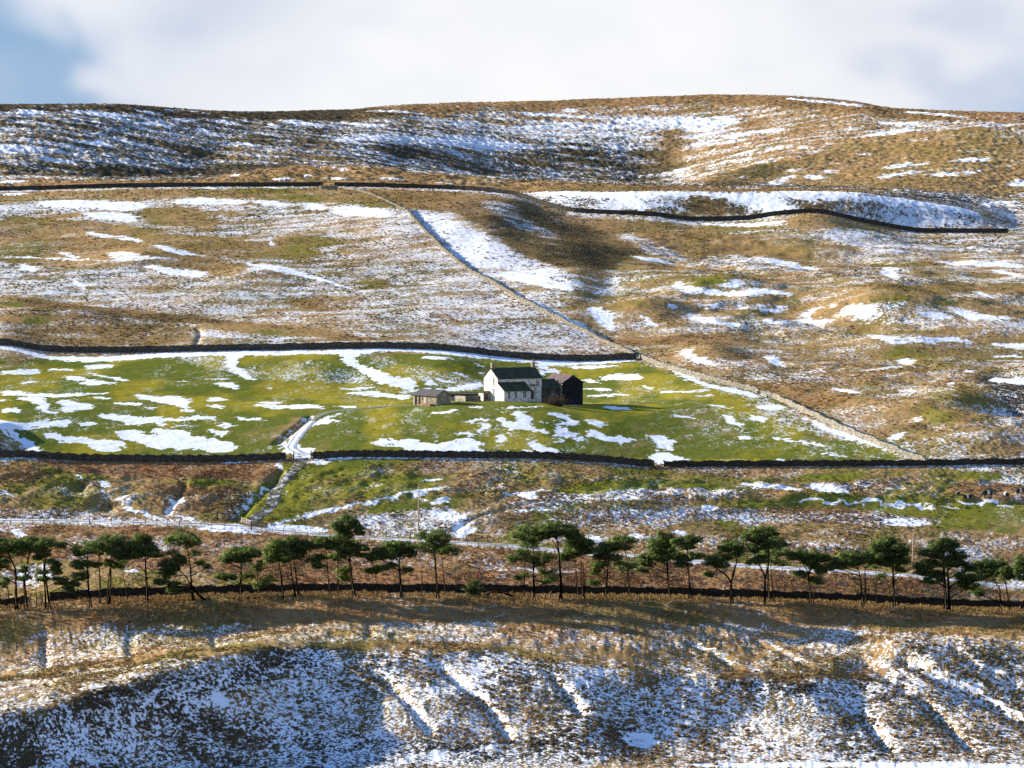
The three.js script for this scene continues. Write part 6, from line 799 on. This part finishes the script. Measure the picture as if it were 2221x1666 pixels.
  P('fallen tree arching over the grass in front of the wall', [1126, 1298], 5, [[1118, 1296], [1104, 1289], [1086, 1284], [1068, 1284], [1054, 1290]], [], { name: 'fallen_tree', category: 'fallen tree', group: null, bare: [[[1064, 1285], [1058, 1292], [1066, 1300]], [[1104, 1289], [1112, 1284], [1118, 1288], [1122, 1296]], [[1110, 1292], [1120, 1286], [1124, 1290]], [[1054, 1290], [1048, 1286], [1040, 1287]]] });
  P('long fallen log lying in the grass beside the umbrella-shaped pine', [490, 1300], 4, [[510, 1297], [530, 1296], [552, 1295], [568, 1296]], [], { name: 'fallen_log', category: 'log', group: null, bare: [[[560, 1295], [574, 1288], [586, 1282], [596, 1280]], [[566, 1296], [580, 1294], [592, 1290]]] });
  P('broken stump with upturned roots right of the leaning pine', [456, 1302], 4, [[452, 1297], [449, 1293]], [], { name: 'tree_stump', category: 'stump', group: null, bare: [[[456, 1301], [450, 1294], [444, 1296]], [[456, 1300], [460, 1294], [462, 1299]]] });
}
// ---------------------------------------------------------------- the farm
const spotAt = (u, d) => { const x = (u - FW / 2) * d / FOC; return [x, height(x, -d), -d]; };
function panel(outline, holes, thick, material, name, parent, [x, y, z] = [0, 0, 0], ry = 0) {   // a wall cut to shape with openings; its outer face lies at z
  const s = new THREE.Shape(outline.map((p) => new THREE.Vector2(...p))); for (const [a, b, w, h] of holes) s.holes.push(new THREE.Path([[a, b], [a, b + h], [a + w, b + h], [a + w, b]].map((p) => new THREE.Vector2(...p))));
  const g = new THREE.ExtrudeGeometry(s, { depth: thick, bevelEnabled: false }); g.translate(0, 0, -thick); g.rotateY(ry); g.translate(x, y, z); return part(name, g, material, parent);
}
function slope(x0, x1, [z0, y0], [z1, y1], material, parent, name = 'roof', course = 0.42) {     // a roof slope laid in overlapping courses from the ridge (0) to the eaves (1)
  const l = Math.hypot(z1 - z0, y1 - y0), n = Math.round(l / course), a = Math.atan2(y0 - y1, z1 - z0), g = [], r = rng(Math.round(l * 100 + x1 * 10));
  for (let i = 0; i < n; i++) {
    const t = (i + 0.5) / n, m = Math.max(2, Math.round((x1 - x0) / 1.6));
    for (let k = 0; k < m; k++) { const w = (x1 - x0) / m, b = new THREE.BoxGeometry(w * 0.995, 0.05, l / n * 1.18); b.rotateX(a + 0.045); b.translate(x0 + (k + 0.5) * w, lerp(y0, y1, t) + 0.02 + 0.012 * r(), lerp(z0, z1, t)); const uv = b.attributes.uv; for (let q = 0; q < uv.count; q++) uv.setXY(q, uv.getX(q) * w + k * w + 0.31 * i, uv.getY(q) * 0.42 + i * 0.42); g.push(b.toNonIndexed()); }
  }
  const deck = new THREE.BoxGeometry(x1 - x0 - 0.02, 0.07, l); deck.rotateX(a); deck.translate((x0 + x1) / 2, (y0 + y1) / 2 - 0.06, (z0 + z1) / 2); g.push(deck.toNonIndexed());
  return part(name, mergeGeometries(g), material, parent);
}
function windowIn(parent, w, h, [x, y, z], ry, bars = [1, 1], glass = M.glass) {                  // x, y, z: middle of the opening on the outer face
  const F = (gx, gy, gz) => [x + gx * Math.cos(ry) + gz * Math.sin(ry), y + gy, z - gx * Math.sin(ry) + gz * Math.cos(ry)], f = [], B = (a, b, dd, px, py, pz) => { const q = F(px, py, pz); f.push(box(a, b, dd, ...q, ry)); };
  B(w, 0.07, 0.06, 0, h / 2 - 0.035, -0.18); B(w, 0.07, 0.06, 0, -h / 2 + 0.035, -0.18); B(0.07, h - 0.14, 0.06, -w / 2 + 0.035, 0, -0.18); B(0.07, h - 0.14, 0.06, w / 2 - 0.035, 0, -0.18);
  for (let i = 1; i < bars[0]; i++) B(0.05, h - 0.14, 0.05, -w / 2 + w * i / bars[0], 0, -0.18); for (let i = 1; i < bars[1]; i++) B(w - 0.14, 0.05, 0.045, 0, -h / 2 + h * i / bars[1], -0.18);
  const o = part('window', f, M.paint, parent); const q = F(0, 0, -0.215); part('pane', box(w - 0.02, h - 0.02, 0.02, ...q, ry), glass, o); const s = F(0, -h / 2 - 0.06, 0.03); part('sill', box(w + 0.2, 0.1, 0.16, ...s, ry), M.rubble, o); return o;
}
const TH = Math.PI / 6;
const lt = at(1093.5, 870.5, 600), HX = lt[0] - Math.sin(TH) * 3.1, HZ = lt[2] - Math.cos(TH) * 3.1, HY = lt[1] + 0.05;
const inHouse = (x, z) => [HX + x * Math.cos(TH) + z * Math.sin(TH), HZ - x * Math.sin(TH) + z * Math.cos(TH)];
for (const [x, z, r] of [[3, -3, 4.6], [9, -3, 4.6], [3, 1.5, 3.4], [6, 1.5, 2.6], [14, -2, 3.4], [19.6, -3, 5], [19.6, -7, 5], [-1, -5, 2]]) { const p = inHouse(x, z); keepOff.push([...p, r]); }
{
  const t = thing('farmhouse', 'whitewashed farmhouse with sunlit gable, slate roof and two chimneys on the knoll', 'house', [HX, HY, HZ], TH), L = 12, W = 6.5, E = 5.15, R = 7.3, G = -1.2;
  panel([[-W, G], [3.1, G], [3.1, 2.35], [0, 4.1], [0, E], [-W / 2, R], [-W, E]], [[-2.15, 0.95, 0.62, 1.7], [-2.15, 3.55, 0.62, 1.7]], 0.55, M.limewash, 'gable_wall', t, [0, 0, 0], -Math.PI / 2).userData.label = 'sunlit whitewashed gable with two narrow windows';
  windowIn(t, 0.62, 1.7, [0, 1.8, -1.84], -Math.PI / 2, [1, 2]); windowIn(t, 0.62, 1.7, [0, 4.4, -1.84], -Math.PI / 2, [1, 2]);
  panel([[0, G], [W, G], [W, E], [W / 2, R], [0, E]], [], 0.55, M.limewash, 'gable_wall', t, [L, 0, 0], Math.PI / 2);
  panel([[0.56, G], [L - 0.56, G], [L - 0.56, E], [0.56, E]], [[8.95, 0.02, 0.95, 2.1], [10.55, 3.1, 0.8, 1.2]], 0.5, M.limewash, 'front_wall', t, [0, 0, -0.003]);
  panel([[0.56, G], [L - 0.56, G], [L - 0.56, E], [0.56, E]], [], 0.5, M.limewash, 'rear_wall', t, [0, 0, -W + 0.5]);
  windowIn(t, 0.8, 1.2, [10.95, 3.7, 0], 0, [2, 2]);
  const door = part('door', [box(0.93, 2.08, 0.06, 9.425, 1.06, -0.2)], M.darkWood, t); part('handle', rod([9.72, 1.05, -0.165], [9.72, 1.05, -0.1], 0.03), M.metal, door);
  part('door_hood', [box(1.3, 0.07, 0.55, 9.425, 3.42, 0.26, 0, 0.25), box(0.07, 0.4, 0.35, 8.95, 3.22, 0.16), box(0.07, 0.4, 0.35, 9.9, 3.22, 0.16)], M.slate, t);
  part('drainpipe', [rod([10.2, 0, 0.07], [10.2, 2.9, 0.07], 0.05), rod([8.1, 4.98, 0.34], [L + 0.1, 4.98, 0.34], 0.06)], M.darkWood, t);
  // catslide at the front
  panel([[0.56, G], [7.2, G], [7.2, 2.3], [0.56, 2.3]], [[1.1, 0.65, 0.62, 1.5], [2.95, 0.65, 0.62, 1.5], [5.15, 0.65, 0.95, 1.5]], 0.45, M.limewash, 'lean_to_wall', t, [0, 0, 3.097]);
  panel([[-3.1, G], [-0.02, G], [-0.02, 4.05], [-3.1, 2.3]], [[-1.9, 0.02, 0.9, 1.95]], 0.4, M.limewash, 'lean_to_wall', t, [7.2, 0, 0], Math.PI / 2);
  windowIn(t, 0.62, 1.5, [1.41, 1.4, 3.1], 0, [1, 2]); windowIn(t, 0.62, 1.5, [3.26, 1.4, 3.1], 0, [1, 2]); windowIn(t, 0.95, 1.5, [5.62, 1.4, 3.1], 0, [2, 2]);
  part('door', box(0.05, 1.94, 0.88, 7.05, 1.0, 1.45), M.darkWood, t);
  slope(-0.12, 7.4, [0.0, 4.2], [3.42, 2.3], M.slate, t, 'lean_to_roof');
  const roof = slope(-0.12, L + 0.12, [-W / 2, R + 0.12], [0.34, E - 0.08], M.slate, t); slope(-0.12, L + 0.12, [-W / 2, R + 0.12], [-W - 0.34, E - 0.08], M.slate, t);
  part('ridge', rod([-0.12, R + 0.14, -W / 2], [L + 0.12, R + 0.14, -W / 2], 0.11, 0.11, 8), M.greySlate, roof);
  for (const [x, pot] of [[0.48, 0.35], [L - 0.48, 0.75]]) { const c = part('chimney', [box(0.72, 2.2, 0.7, x, R + 0.2, -W / 2), box(0.84, 0.12, 0.82, x, R + 1.34, -W / 2)], M.rubble, t); part('chimney_pot', rod([x + 0.05, R + 1.38, -W / 2], [x + 0.05, R + 1.4 + pot, -W / 2], 0.14, 0.11, 8), M.clay, c); }
  // low range between house and barn, and the privy against the gable
  const q = thing('stone_outhouse', 'low stone outbuilding with mossy roof between the farmhouse and the tall barn', 'outbuilding', [HX, HY, HZ], TH), x1 = 16.95;
  panel([[L + 0.02, G], [x1, G], [x1, 2.5], [L + 0.02, 2.5]], [[12.7, 0.0, 1.0, 2.0], [14.6, 0.9, 0.8, 0.7]], 0.5, M.shadeRubble, 'front_wall', q, [0, 0, 0.25]); panel([[L + 0.02, G], [x1, G], [x1, 2.5], [L + 0.02, 2.5]], [], 0.5, M.rubble, 'rear_wall', q, [0, 0, -4.6]);
  part('door', box(0.98, 1.98, 0.06, 13.2, 1.0, 0.05), M.darkWood, q); windowIn(q, 0.8, 0.7, [15.0, 1.25, 0.25], 0, [1, 1]);
  slope(L + 0.02, x1, [-2.4, 4.55], [0.55, 2.45], M.slate, q); slope(L + 0.02, x1, [-2.4, 4.55], [-5.4, 2.45], M.slate, q);
  const o = thing('privy', 'tiny stone privy standing against the sunlit farmhouse gable', 'outbuilding', [HX, HY, HZ], TH);
  panel([[-1.75, G], [-0.02, G], [-0.02, 1.95], [-1.75, 1.55]], [[-1.3, 0.02, 0.75, 1.45]], 0.3, M.rubble, 'front_wall', o, [0, 0, -3.7]); part('door', box(0.74, 1.43, 0.05, -0.925, 0.73, -3.86), M.darkWood, o);
  panel([[-6.0, G], [-3.7, G], [-3.7, 1.55], [-6.0, 1.55]], [], 0.3, M.limewash, 'side_wall', o, [-1.755, 0, 0], -Math.PI / 2); panel([[-1.75, G], [-0.02, G], [-0.02, 1.95], [-1.75, 1.55]], [], 0.3, M.rubble, 'rear_wall', o, [0, 0, -5.75]);
  part('roof', box(1.95, 0.09, 2.6, -0.88, 1.8, -4.86, 0, 0, 0.228), M.slate, o);
}
{ // tall barn
  const p = inHouse(17.0, 1.2), t = thing('barn', 'tall dark boarded barn with a rusty ridged roof, right of the farmhouse', 'barn', [p[0], height(p[0], p[1]) + 0.1, p[1]], TH), W = 5.7, L = 9, E = 5.0, R = 6.75;
  const G = -1.5, bl = []; for (let i = 0; i < 19; i++) { const w = W / 19, x = (i + 0.5) * w, top = lerp(E, R, 1 - Math.abs(x - W / 2) / (W / 2)) - 0.04; bl.push(box(w * 0.94, top - G, 0.07, x, (top + G) / 2, (i % 2) * 0.025)); }
  part('boarded_gable', bl, M.boards, t);
  panel([[-L, G], [-0.05, G], [-0.05, E], [-L, E]], [], 0.5, M.rubble, 'stone_wall', t, [0, 0, 0], -Math.PI / 2); panel([[0.05, G], [L, G], [L, E], [0.05, E]], [], 0.5, M.boards, 'side_wall', t, [W, 0, 0], Math.PI / 2);
  panel([[0.5, G], [W - 0.5, G], [W - 0.5, E + 0.2], [W / 2, R], [0.5, E + 0.2]], [], 0.4, M.rubble, 'rear_wall', t, [0, 0, -L + 0.4]);
  for (const s of [0, 1]) {
    const g = [], n = 44, w = (L + 0.5) / n, a = Math.atan2(R - E, W / 2), l = Math.hypot(R - E, W / 2) + 0.3;
    for (let i = 0; i < n; i++) { const b = new THREE.CylinderGeometry(w * 0.62, w * 0.62, l, 6, 1); b.rotateZ(Math.PI / 2); b.scale(1, 0.45, 1); b.rotateZ(s ? -a : a); b.translate(s ? W * 0.75 + 0.12 : W * 0.25 - 0.12, (R + E) / 2 + 0.02, 0.25 - (i + 0.5) * w); const uv = b.attributes.uv; for (let k = 0; k < uv.count; k++) uv.setXY(k, uv.getX(k) * 0.1 + i * w, uv.getY(k) * l); g.push(b.toNonIndexed()); }
    part('roof', mergeGeometries(g), M.rust, t);
  }
  part('bargeboard', [box(0.05, 0.16, 3.5, 0, 0, 0)].map((g) => { g.rotateY(Math.PI / 2); g.rotateZ(Math.atan2(R - E, W / 2)); g.translate(W * 0.25 - 0.12, (R + E) / 2 - 0.08, 0.17); return g; }).concat([box(3.5, 0.16, 0.05, 0, 0, 0)].map((g) => { g.rotateZ(-Math.atan2(R - E, W / 2)); g.translate(W * 0.75 + 0.12, (R + E) / 2 - 0.08, 0.17); return g; })), M.darkWood, t);
  part('barn_door', [box(1.15, 2.9, 0.06, W / 2 - 0.6, 1.45, 0.1), box(1.15, 2.9, 0.06, W / 2 + 0.6, 1.45, 0.1)], M.boards, t);
}
{ // stone shed on the left
  const ps = 44 * Math.PI / 180, a = at(946.5, 880, 600), L = 7.7, W = 4.6, E = 2.1, R = 3.35, G = -1.2, px = a[0] - Math.cos(ps) * L, pz = a[2] - Math.sin(ps) * L;
  const t = thing('stone_shed', 'small sunlit stone shed with grey slate roof at the left end of the farm', 'shed', [px, a[1] + 0.05, pz], -ps);
  for (const k of [1, 3, 5, 7]) { const x = px + Math.cos(ps) * k + Math.sin(ps) * 2, z = pz + Math.sin(ps) * k - Math.cos(ps) * 2; keepOff.push([x, z, 3]); }
  panel([[0, G], [L, G], [L, E], [0, E]], [[0.75, 0.0, 0.5, 1.75], [1.85, 0.0, 0.55, 1.8], [3.0, 1.0, 0.4, 0.6]], 0.45, M.rubble, 'front_wall', t); panel([[0, G], [L, G], [L, E], [0, E]], [], 0.45, M.rubble, 'rear_wall', t, [0, 0, -W + 0.45]);
  part('post', box(0.3, 1.85, 0.12, 0.45, 0.9, 0.07), M.paleWood, t); part('door', box(0.9, 1.75, 0.08, 4.0, 0.9, 0.05), M.paleWood, t); part('door', box(0.5, 1.75, 0.06, 1.0, 0.87, -0.3), M.darkWood, t); part('door', box(0.55, 1.8, 0.06, 2.12, 0.9, -0.3), M.darkWood, t);
  panel([[0.0, G], [W - 0.004, G], [W - 0.004, E], [W / 2, R], [0.0, E]], [], 0.45, M.rubble, 'gable_wall', t, [L + 0.003, 0, -0.002], Math.PI / 2); panel([[-W, G], [0, G], [0, E], [-W / 2, R], [-W, E]], [], 0.45, M.rubble, 'gable_wall', t, [-0.003, 0, -0.002], -Math.PI / 2);
  slope(-0.2, L + 0.2, [-W / 2, R + 0.1], [0.3, E - 0.02], M.greySlate, t); slope(-0.2, L + 0.2, [-W / 2, R + 0.1], [-W - 0.3, E - 0.02], M.greySlate, t); part('finial', rod([L * 0.55, R, -W / 2], [L * 0.55, R + 0.45, -W / 2], 0.08, 0.05), M.darkWood, t);
  const q = [px + Math.cos(ps) * 5.6 - Math.sin(ps) * 0.75, pz + Math.sin(ps) * 5.6 + Math.cos(ps) * 0.75], u = thing('feed_trough', 'low brick trough standing in front of the stone shed', 'trough', [q[0], height(...q) - 0.05, q[1]], -ps);
  part('trough_side', [box(2.6, 0.6, 0.16, 0, 0.3, 0.4), box(2.6, 0.6, 0.16, 0, 0.3, -0.4), box(0.16, 0.6, 0.64, -1.22, 0.3, 0), box(0.16, 0.6, 0.64, 1.22, 0.3, 0)], M.clay, u); part('trough_floor', box(2.25, 0.1, 0.62, 0, 0.12, 0), M.rubble, u); part('coping', [box(2.7, 0.07, 0.24, 0, 0.64, 0.4), box(2.7, 0.07, 0.24, 0, 0.64, -0.4)], M.rubble, u);
}
{ // open-fronted shelter and yard walls between shed and house
  const p = spotAt(976, 714), t = thing('cart_shelter', 'low dark open-fronted shelter between the stone shed and the farmhouse', 'shed', [p[0], p[1], p[2]], 0.12), L = 6.9;
  panel([[0, -1], [L, -1], [L, 1.75], [0, 1.75]], [], 0.4, M.shadeRubble, 'rear_wall', t, [0, 0, -2.6]); panel([[-2.6, -1], [0, -1], [0, 1.5], [-2.6, 1.75]], [], 0.35, M.rubble, 'side_wall', t, [0, 0, 0], -Math.PI / 2); panel([[0, -1], [2.6, -1], [2.6, 1.75], [0, 1.5]], [], 0.35, M.rubble, 'side_wall', t, [L, 0, 0], Math.PI / 2);
  for (const x of [0.2, 2.4, 4.6, L - 0.2]) part('post', box(0.16, 1.5, 0.16, x, 0.75, -0.1), M.darkWood, t); part('boarding', box(2.2, 0.9, 0.05, 5.7, 1.0, -0.02), M.boards, t);
  part('roof', box(L + 0.3, 0.1, 3.0, L / 2, 1.72, -1.25, 0, 0.10), M.slate, t);
  const w2 = (u, d) => spotAt(u, d).filter((_, i) => i !== 1);
  stoneWall('yard_wall', 'short sunlit yard wall beside the white hurdle, left of the farmhouse', null, { pts: resample([w2(988, 712), w2(999, 708), w2(1011, 704)], 0.4), seed: 31, high: 1.25, tone: 1.2, thick: 0.5 }); stoneWall('yard_wall', 'shaded yard wall leading to the farmhouse gable', null, { pts: resample([w2(1012, 704.4), w2(1026, 706.5), w2(1041, 709)], 0.4), seed: 32, high: 1.25, tone: 0.8, thick: 0.5 });  // their tones paint one yard wall sunlit and the other shaded
}
{ // brushwood by the barn
  const a = at(1206, 880, 600), t = thing('bare_bush', 'dark twiggy bare bush in front of the low outbuilding and the barn', 'bush', a), r = rng(71), g = [], lv = [];
  for (let i = 0; i < 230; i++) { const q = r() * 6.283, e = 0.2 + 1.2 * r(), l = 1.0 + 1.7 * r(), x = (r() - 0.5) * 3.0, z = (r() - 0.5) * 1.2, ex = x + Math.cos(q) * Math.cos(e) * l * 1.25, ez = z + Math.sin(q) * Math.cos(e) * l, ey = Math.sin(e) * l; g.push(rod([x, -0.1, z], [lerp(x, ex, 0.5), ey * 0.65, lerp(z, ez, 0.5)], 0.035, 0.025, 4), rod([lerp(x, ex, 0.5), ey * 0.65, lerp(z, ez, 0.5)], [ex, ey, ez], 0.025, 0.012, 3)); for (let k = 0; k < 3; k++) { const c = box(0.16 * r() + 0.06, 0.02, 0.1, ex + (r() - 0.5) * 0.5, ey + (r() - 0.5) * 0.4, ez + (r() - 0.5) * 0.5, r() * 6, r() * 3); lv.push(c); } }
  part('stem', g, M.darkWood, t); part('withered_leaf', lv, plain(0.10, 0.06, 0.04), t).userData.kind = 'stuff';
}

// ---------------------------------------------------------------- gates, fences, poles
function gate(name, label, A, B, high, rails, metal, posts = M.wood, postHigh = high + 0.25) {
  const ang = Math.atan2(-(B[2] - A[2]), B[0] - A[0]), l = Math.hypot(B[0] - A[0], B[2] - A[2]), t = thing(name, label, 'gate', A, ang), dy = (B[1] - A[1]) / l, s = metal === M.metal ? 0.06 : 0.1;
  for (const x of [0, l]) part('gatepost', box(0.2, postHigh + 0.6, 0.2, x, postHigh / 2 - 0.3 + dy * x, 0), posts, t);
  for (const x of [0.16, l - 0.16]) part('stile', box(s, high - 0.12, s, x, high / 2 + 0.1 + dy * x, 0), metal, t);
  for (let i = 0; i < rails; i++) { const y = 0.2 + (high - 0.2) * (i / (rails - 1)) ** 1.2; part('rail', rod([0.16, y + dy * 0.16, 0], [l - 0.16, y + dy * (l - 0.16), 0], s * 0.6, s * 0.6, 6), metal, t); }
  part('brace', rod([0.2, 0.2 + dy * 0.2, 0.04], [l - 0.2, high + dy * (l - 0.2), 0.04], s * 0.45, s * 0.45, 5), metal, t); return t;
}
gate('field_gate', 'pale metal gate across the snowy track in the lower wall', spotAt(637, 645), spotAt(675, 645), 1.25, 5, M.metal, M.darkWood, 1.75);
gate('field_gate', 'small grey gate in the sunlit sloping wall on the right of the green field', at(1649, 859, 600), at(1663, 862, 600), 1.25, 5, M.metal, M.wood, 1.35);
gate('wooden_gate', 'dark wooden gate in the wall under the pines at the far left', spotAt(64, 544), spotAt(92, 544), 1.35, 5, M.wood, M.wood, 1.5);
gate('hurdle', 'white metal hurdle between the stone shed and the yard wall', spotAt(976, 706), spotAt(987, 709), 1.1, 5, M.metal, M.metal, 1.15);
{
  const road = (u, off) => { const d = R_D(u) + off; return spotAt(u, d); };
  const a = road(524, 7.5), b = road(546, 5.6), t = thing('timber_railing', 'pale timber railing beside the mouth of the farm track', 'railing', a, Math.atan2(-(b[2] - a[2]), b[0] - a[0])), l = Math.hypot(b[0] - a[0], b[2] - a[2]);
  for (const x of [0, l / 2, l]) part('post', box(0.14, 1.5, 0.14, x, 0.5 + (b[1] - a[1]) * x / l, 0), M.paleWood, t); for (const y of [0.35, 0.7, 1.05]) part('rail', rod([0, y, 0.09], [l, y + b[1] - a[1], 0.09], 0.07, 0.07, 5), M.paleWood, t);
  for (const [u, off, h, label] of [[472, 9, 1.6, 'dark gatepost left of the farm track mouth by the road'], [514, 8, 1.5, 'dark gatepost between the farm track mouth and the pale railing'], [545, -3, 1.9, 'thick dark strainer post on the near side of the road opposite the railing']]) { const p = road(u, off), g = thing('gatepost', label, 'post', p); part('shaft', [box(0.26, h + 0.5, 0.26, 0, h / 2 - 0.25, 0), box(0.2, 0.06, 0.2, 0, h + 0.03, 0)], M.darkWood, g); }
  function fence(label, u0, u1, off, gap, high, mat, seed) {
    const p0 = road(u0, off), t = thing('wire_fence', label, 'fence', p0), r = rng(seed), step = gap * FOC / R_D(u0), tops = [];
    for (let u = u0; u <= u1; u += step * (0.9 + 0.2 * r())) { const p = road(u, off + (r() - 0.5) * 0.2), h = high * (0.9 + 0.2 * r()), big = r() < 0.1; const q = [p[0] - p0[0], p[1] - p0[1], p[2] - p0[2]]; const g = rod([q[0], q[1] - 0.3, q[2]], [q[0] + (r() - 0.5) * 0.14, q[1] + h, q[2]], big ? 0.1 : 0.055, big ? 0.095 : 0.05, 6); part('post', g, mat, t); tops.push(q); }
    const w = []; for (let i = 0; i + 1 < tops.length; i++) for (const y of [0.35, 0.65, 0.95]) w.push(rod([tops[i][0], tops[i][1] + y, tops[i][2]], [tops[i + 1][0], tops[i + 1][1] + y, tops[i + 1][2]], 0.006, 0.006, 3)); part('wire', w, M.wire, t);
  }
  fence('post and wire fence with dark posts along the near side of the road, left half', -30, 1090, -2.6, 2.3, 1.15, M.darkWood, 41); fence('wire fence with dark posts along the near side of the road behind the right-hand pines', 1100, 2260, -2.6, 3.2, 1.05, M.darkWood, 42);
  fence('pale fence posts on the far side of the road left of the track mouth', -30, 466, 9.5, 2.0, 1.15, M.wood, 43); fence('fence on the far side of the road right of the pale railing', 560, 1080, 6.4, 2.5, 1.1, M.darkWood, 44);
  for (const [u, v, top, lean, label] of [[907, 1150, 1050, 2, 'tall wooden pole rising from the speckled snow above the middle of the road'], [1979, 1230, 1147, 3, 'wooden pole beside the dense round pine at the right']]) {
    const p = at(u, v, 552), s = -p[2] / FOC, h = (v - top) * s, t = thing('telegraph_pole', label, 'pole', [p[0], p[1] - 0.1, p[2]]); part('shaft', rod([0, -0.5, 0], [lean * s, h, 0], 0.16, 0.11, 8), M.pole, t); part('crosspiece', box(0.5, 0.09, 0.1, lean * s, h - 0.35, 0), M.darkWood, t); for (const x of [-0.18, 0.18]) part('insulator', rod([lean * s + x, h - 0.3, 0], [lean * s + x, h - 0.14, 0], 0.045, 0.03, 6), M.paint, t);
  }
}

// ---------------------------------------------------------------- belted cattle
function cow(label, u, v, turn, pose, scale = 1) {
  const p = at(u, v, 552), N = 56, S = 1.55, mc = new MarchingCubes(N, M.dark, false, false, 60000); mc.isolation = 0;
  const lying = pose === 'lying', dy = lying ? -0.62 : 0, head = pose === 'grazing' ? [[0.86, 1.0], [1.18, 0.62], [1.36, 0.28]] : [[0.84, 1.12], [1.18, 1.32], [1.5, 1.2]];
  const J = [[[-0.72, 1.02, 0], [0.05, 0.98, 0], 0.33, 0.37], [[0.05, 0.98, 0], [0.7, 1.02, 0], 0.37, 0.31], [[-0.78, 1.15, 0], [0.7, 1.2, 0], 0.19, 0.2], [[0.7, 1.05, 0], [head[0][0], head[0][1], 0], 0.26, 0.22], [[head[0][0], head[0][1], 0], [head[1][0], head[1][1], 0], 0.21, 0.155], [[head[1][0], head[1][1], 0], [head[2][0], head[2][1], 0], 0.155, 0.09], [[-0.98, 1.12, 0], [-1.04, 0.55, 0], 0.045, 0.03], [[-1.04, 0.55, 0], [-1.03, 0.42, 0], 0.05, 0.06]];
  for (const z of [-0.2, 0.2]) {
    if (lying) { J.push([[0.55, 0.75, z], [0.85, 0.68, z * 1.4], 0.13, 0.08], [[0.85, 0.68, z * 1.4], [0.5, 0.66, z * 1.6], 0.08, 0.06], [[-0.6, 0.85, z], [-0.2, 0.72, z * 1.9], 0.2, 0.1]); }
    else J.push([[0.58, 0.85, z], [0.6, 0.45, z], 0.15, 0.075], [[0.6, 0.45, z], [0.6, 0.06, z], 0.07, 0.06], [[-0.68, 0.95, z], [-0.52, 0.66, z], 0.22, 0.13], [[-0.52, 0.66, z], [-0.8, 0.42, z], 0.11, 0.075], [[-0.8, 0.42, z], [-0.74, 0.06, z], 0.07, 0.06]);
    J.push([[head[1][0] - 0.02, head[1][1] + 0.08, z * 0.6], [head[1][0] - 0.1, head[1][1] + 0.1, z * 1.35], 0.05, 0.035]);
  }
  const f = mc.field; let i = 0;
  for (let c = 0; c < N; c++) for (let b = 0; b < N; b++) for (let a = 0; a < N; a++, i++) {
    const x = (a - N / 2) / (N / 2) * S, y = (b - N / 2) / (N / 2) * S + 0.8, z = (c - N / 2) / (N / 2) * S; let m = 1e3;
    for (const [A, B, r0, r1] of J) { const ex = B[0] - A[0], ey = B[1] - A[1], ez = B[2] - A[2], t = clamp(((x - A[0]) * ex + (y - A[1]) * ey + (z - A[2]) * ez) / (ex * ex + ey * ey + ez * ez), 0, 1), d = Math.hypot(x - A[0] - ex * t, y - A[1] - ey * t, z - A[2] - ez * t) - lerp(r0, r1, t), k = 0.07, h = Math.max(k - Math.abs(m - d), 0) / k; m = Math.min(m, d) - h * h * k * 0.25; }
    f[i] = -m;
  }
  mc.update(); const n = mc.count, P = new Float32Array(n * 3), Q = new Float32Array(n * 3), C = new Float32Array(n * 3);
  for (let k = 0; k < n; k++) { const x = mc.positionArray[k * 3] * S; P[k * 3] = x; P[k * 3 + 1] = mc.positionArray[k * 3 + 1] * S + 0.8 + dy; P[k * 3 + 2] = mc.positionArray[k * 3 + 2] * S; for (let q = 0; q < 3; q++) { Q[k * 3 + q] = mc.normalArray[k * 3 + q]; } const belt = Math.abs(x + 0.08) < 0.27 + 0.03 * Math.sin(P[k * 3 + 1] * 9); for (let q = 0; q < 3; q++) C[k * 3 + q] = belt ? [0.72, 0.69, 0.62][q] : 0.016; }
  const g = new THREE.BufferGeometry(); g.setAttribute('position', new THREE.BufferAttribute(P, 3)); g.setAttribute('normal', new THREE.BufferAttribute(Q, 3)); g.setAttribute('color', new THREE.BufferAttribute(C, 3));
  const t = thing('belted_cow', label, 'cow', p, turn, 'belted cattle grazing at the right edge'); t.scale.setScalar(scale); part('body', g, new THREE.MeshStandardMaterial({ vertexColors: true, roughness: 0.85 }), t); keepOff.push([p[0], p[2], 0.9]);
}
cow('black cow with white belt, leftmost of the small herd at the right edge', 2080, 1079, 1.15, 'grazing', 0.95); cow('black belted cow lying down, second from the left of the herd', 2098, 1081, 0.5, 'lying', 1.0); cow('black cow with clear white belt seen from the side, head down to the left', 2142, 1080, 3.5, 'grazing', 1.12); cow('black belted cow seen from behind in the russet grass, fourth of the herd', 2182, 1083, 1.75, 'grazing', 1.1); cow('belted cow at the very right edge of the photo, above the others', 2213, 1074, 0.5, 'standing', 1.0);
plant();

renderer.render(scene, camera);
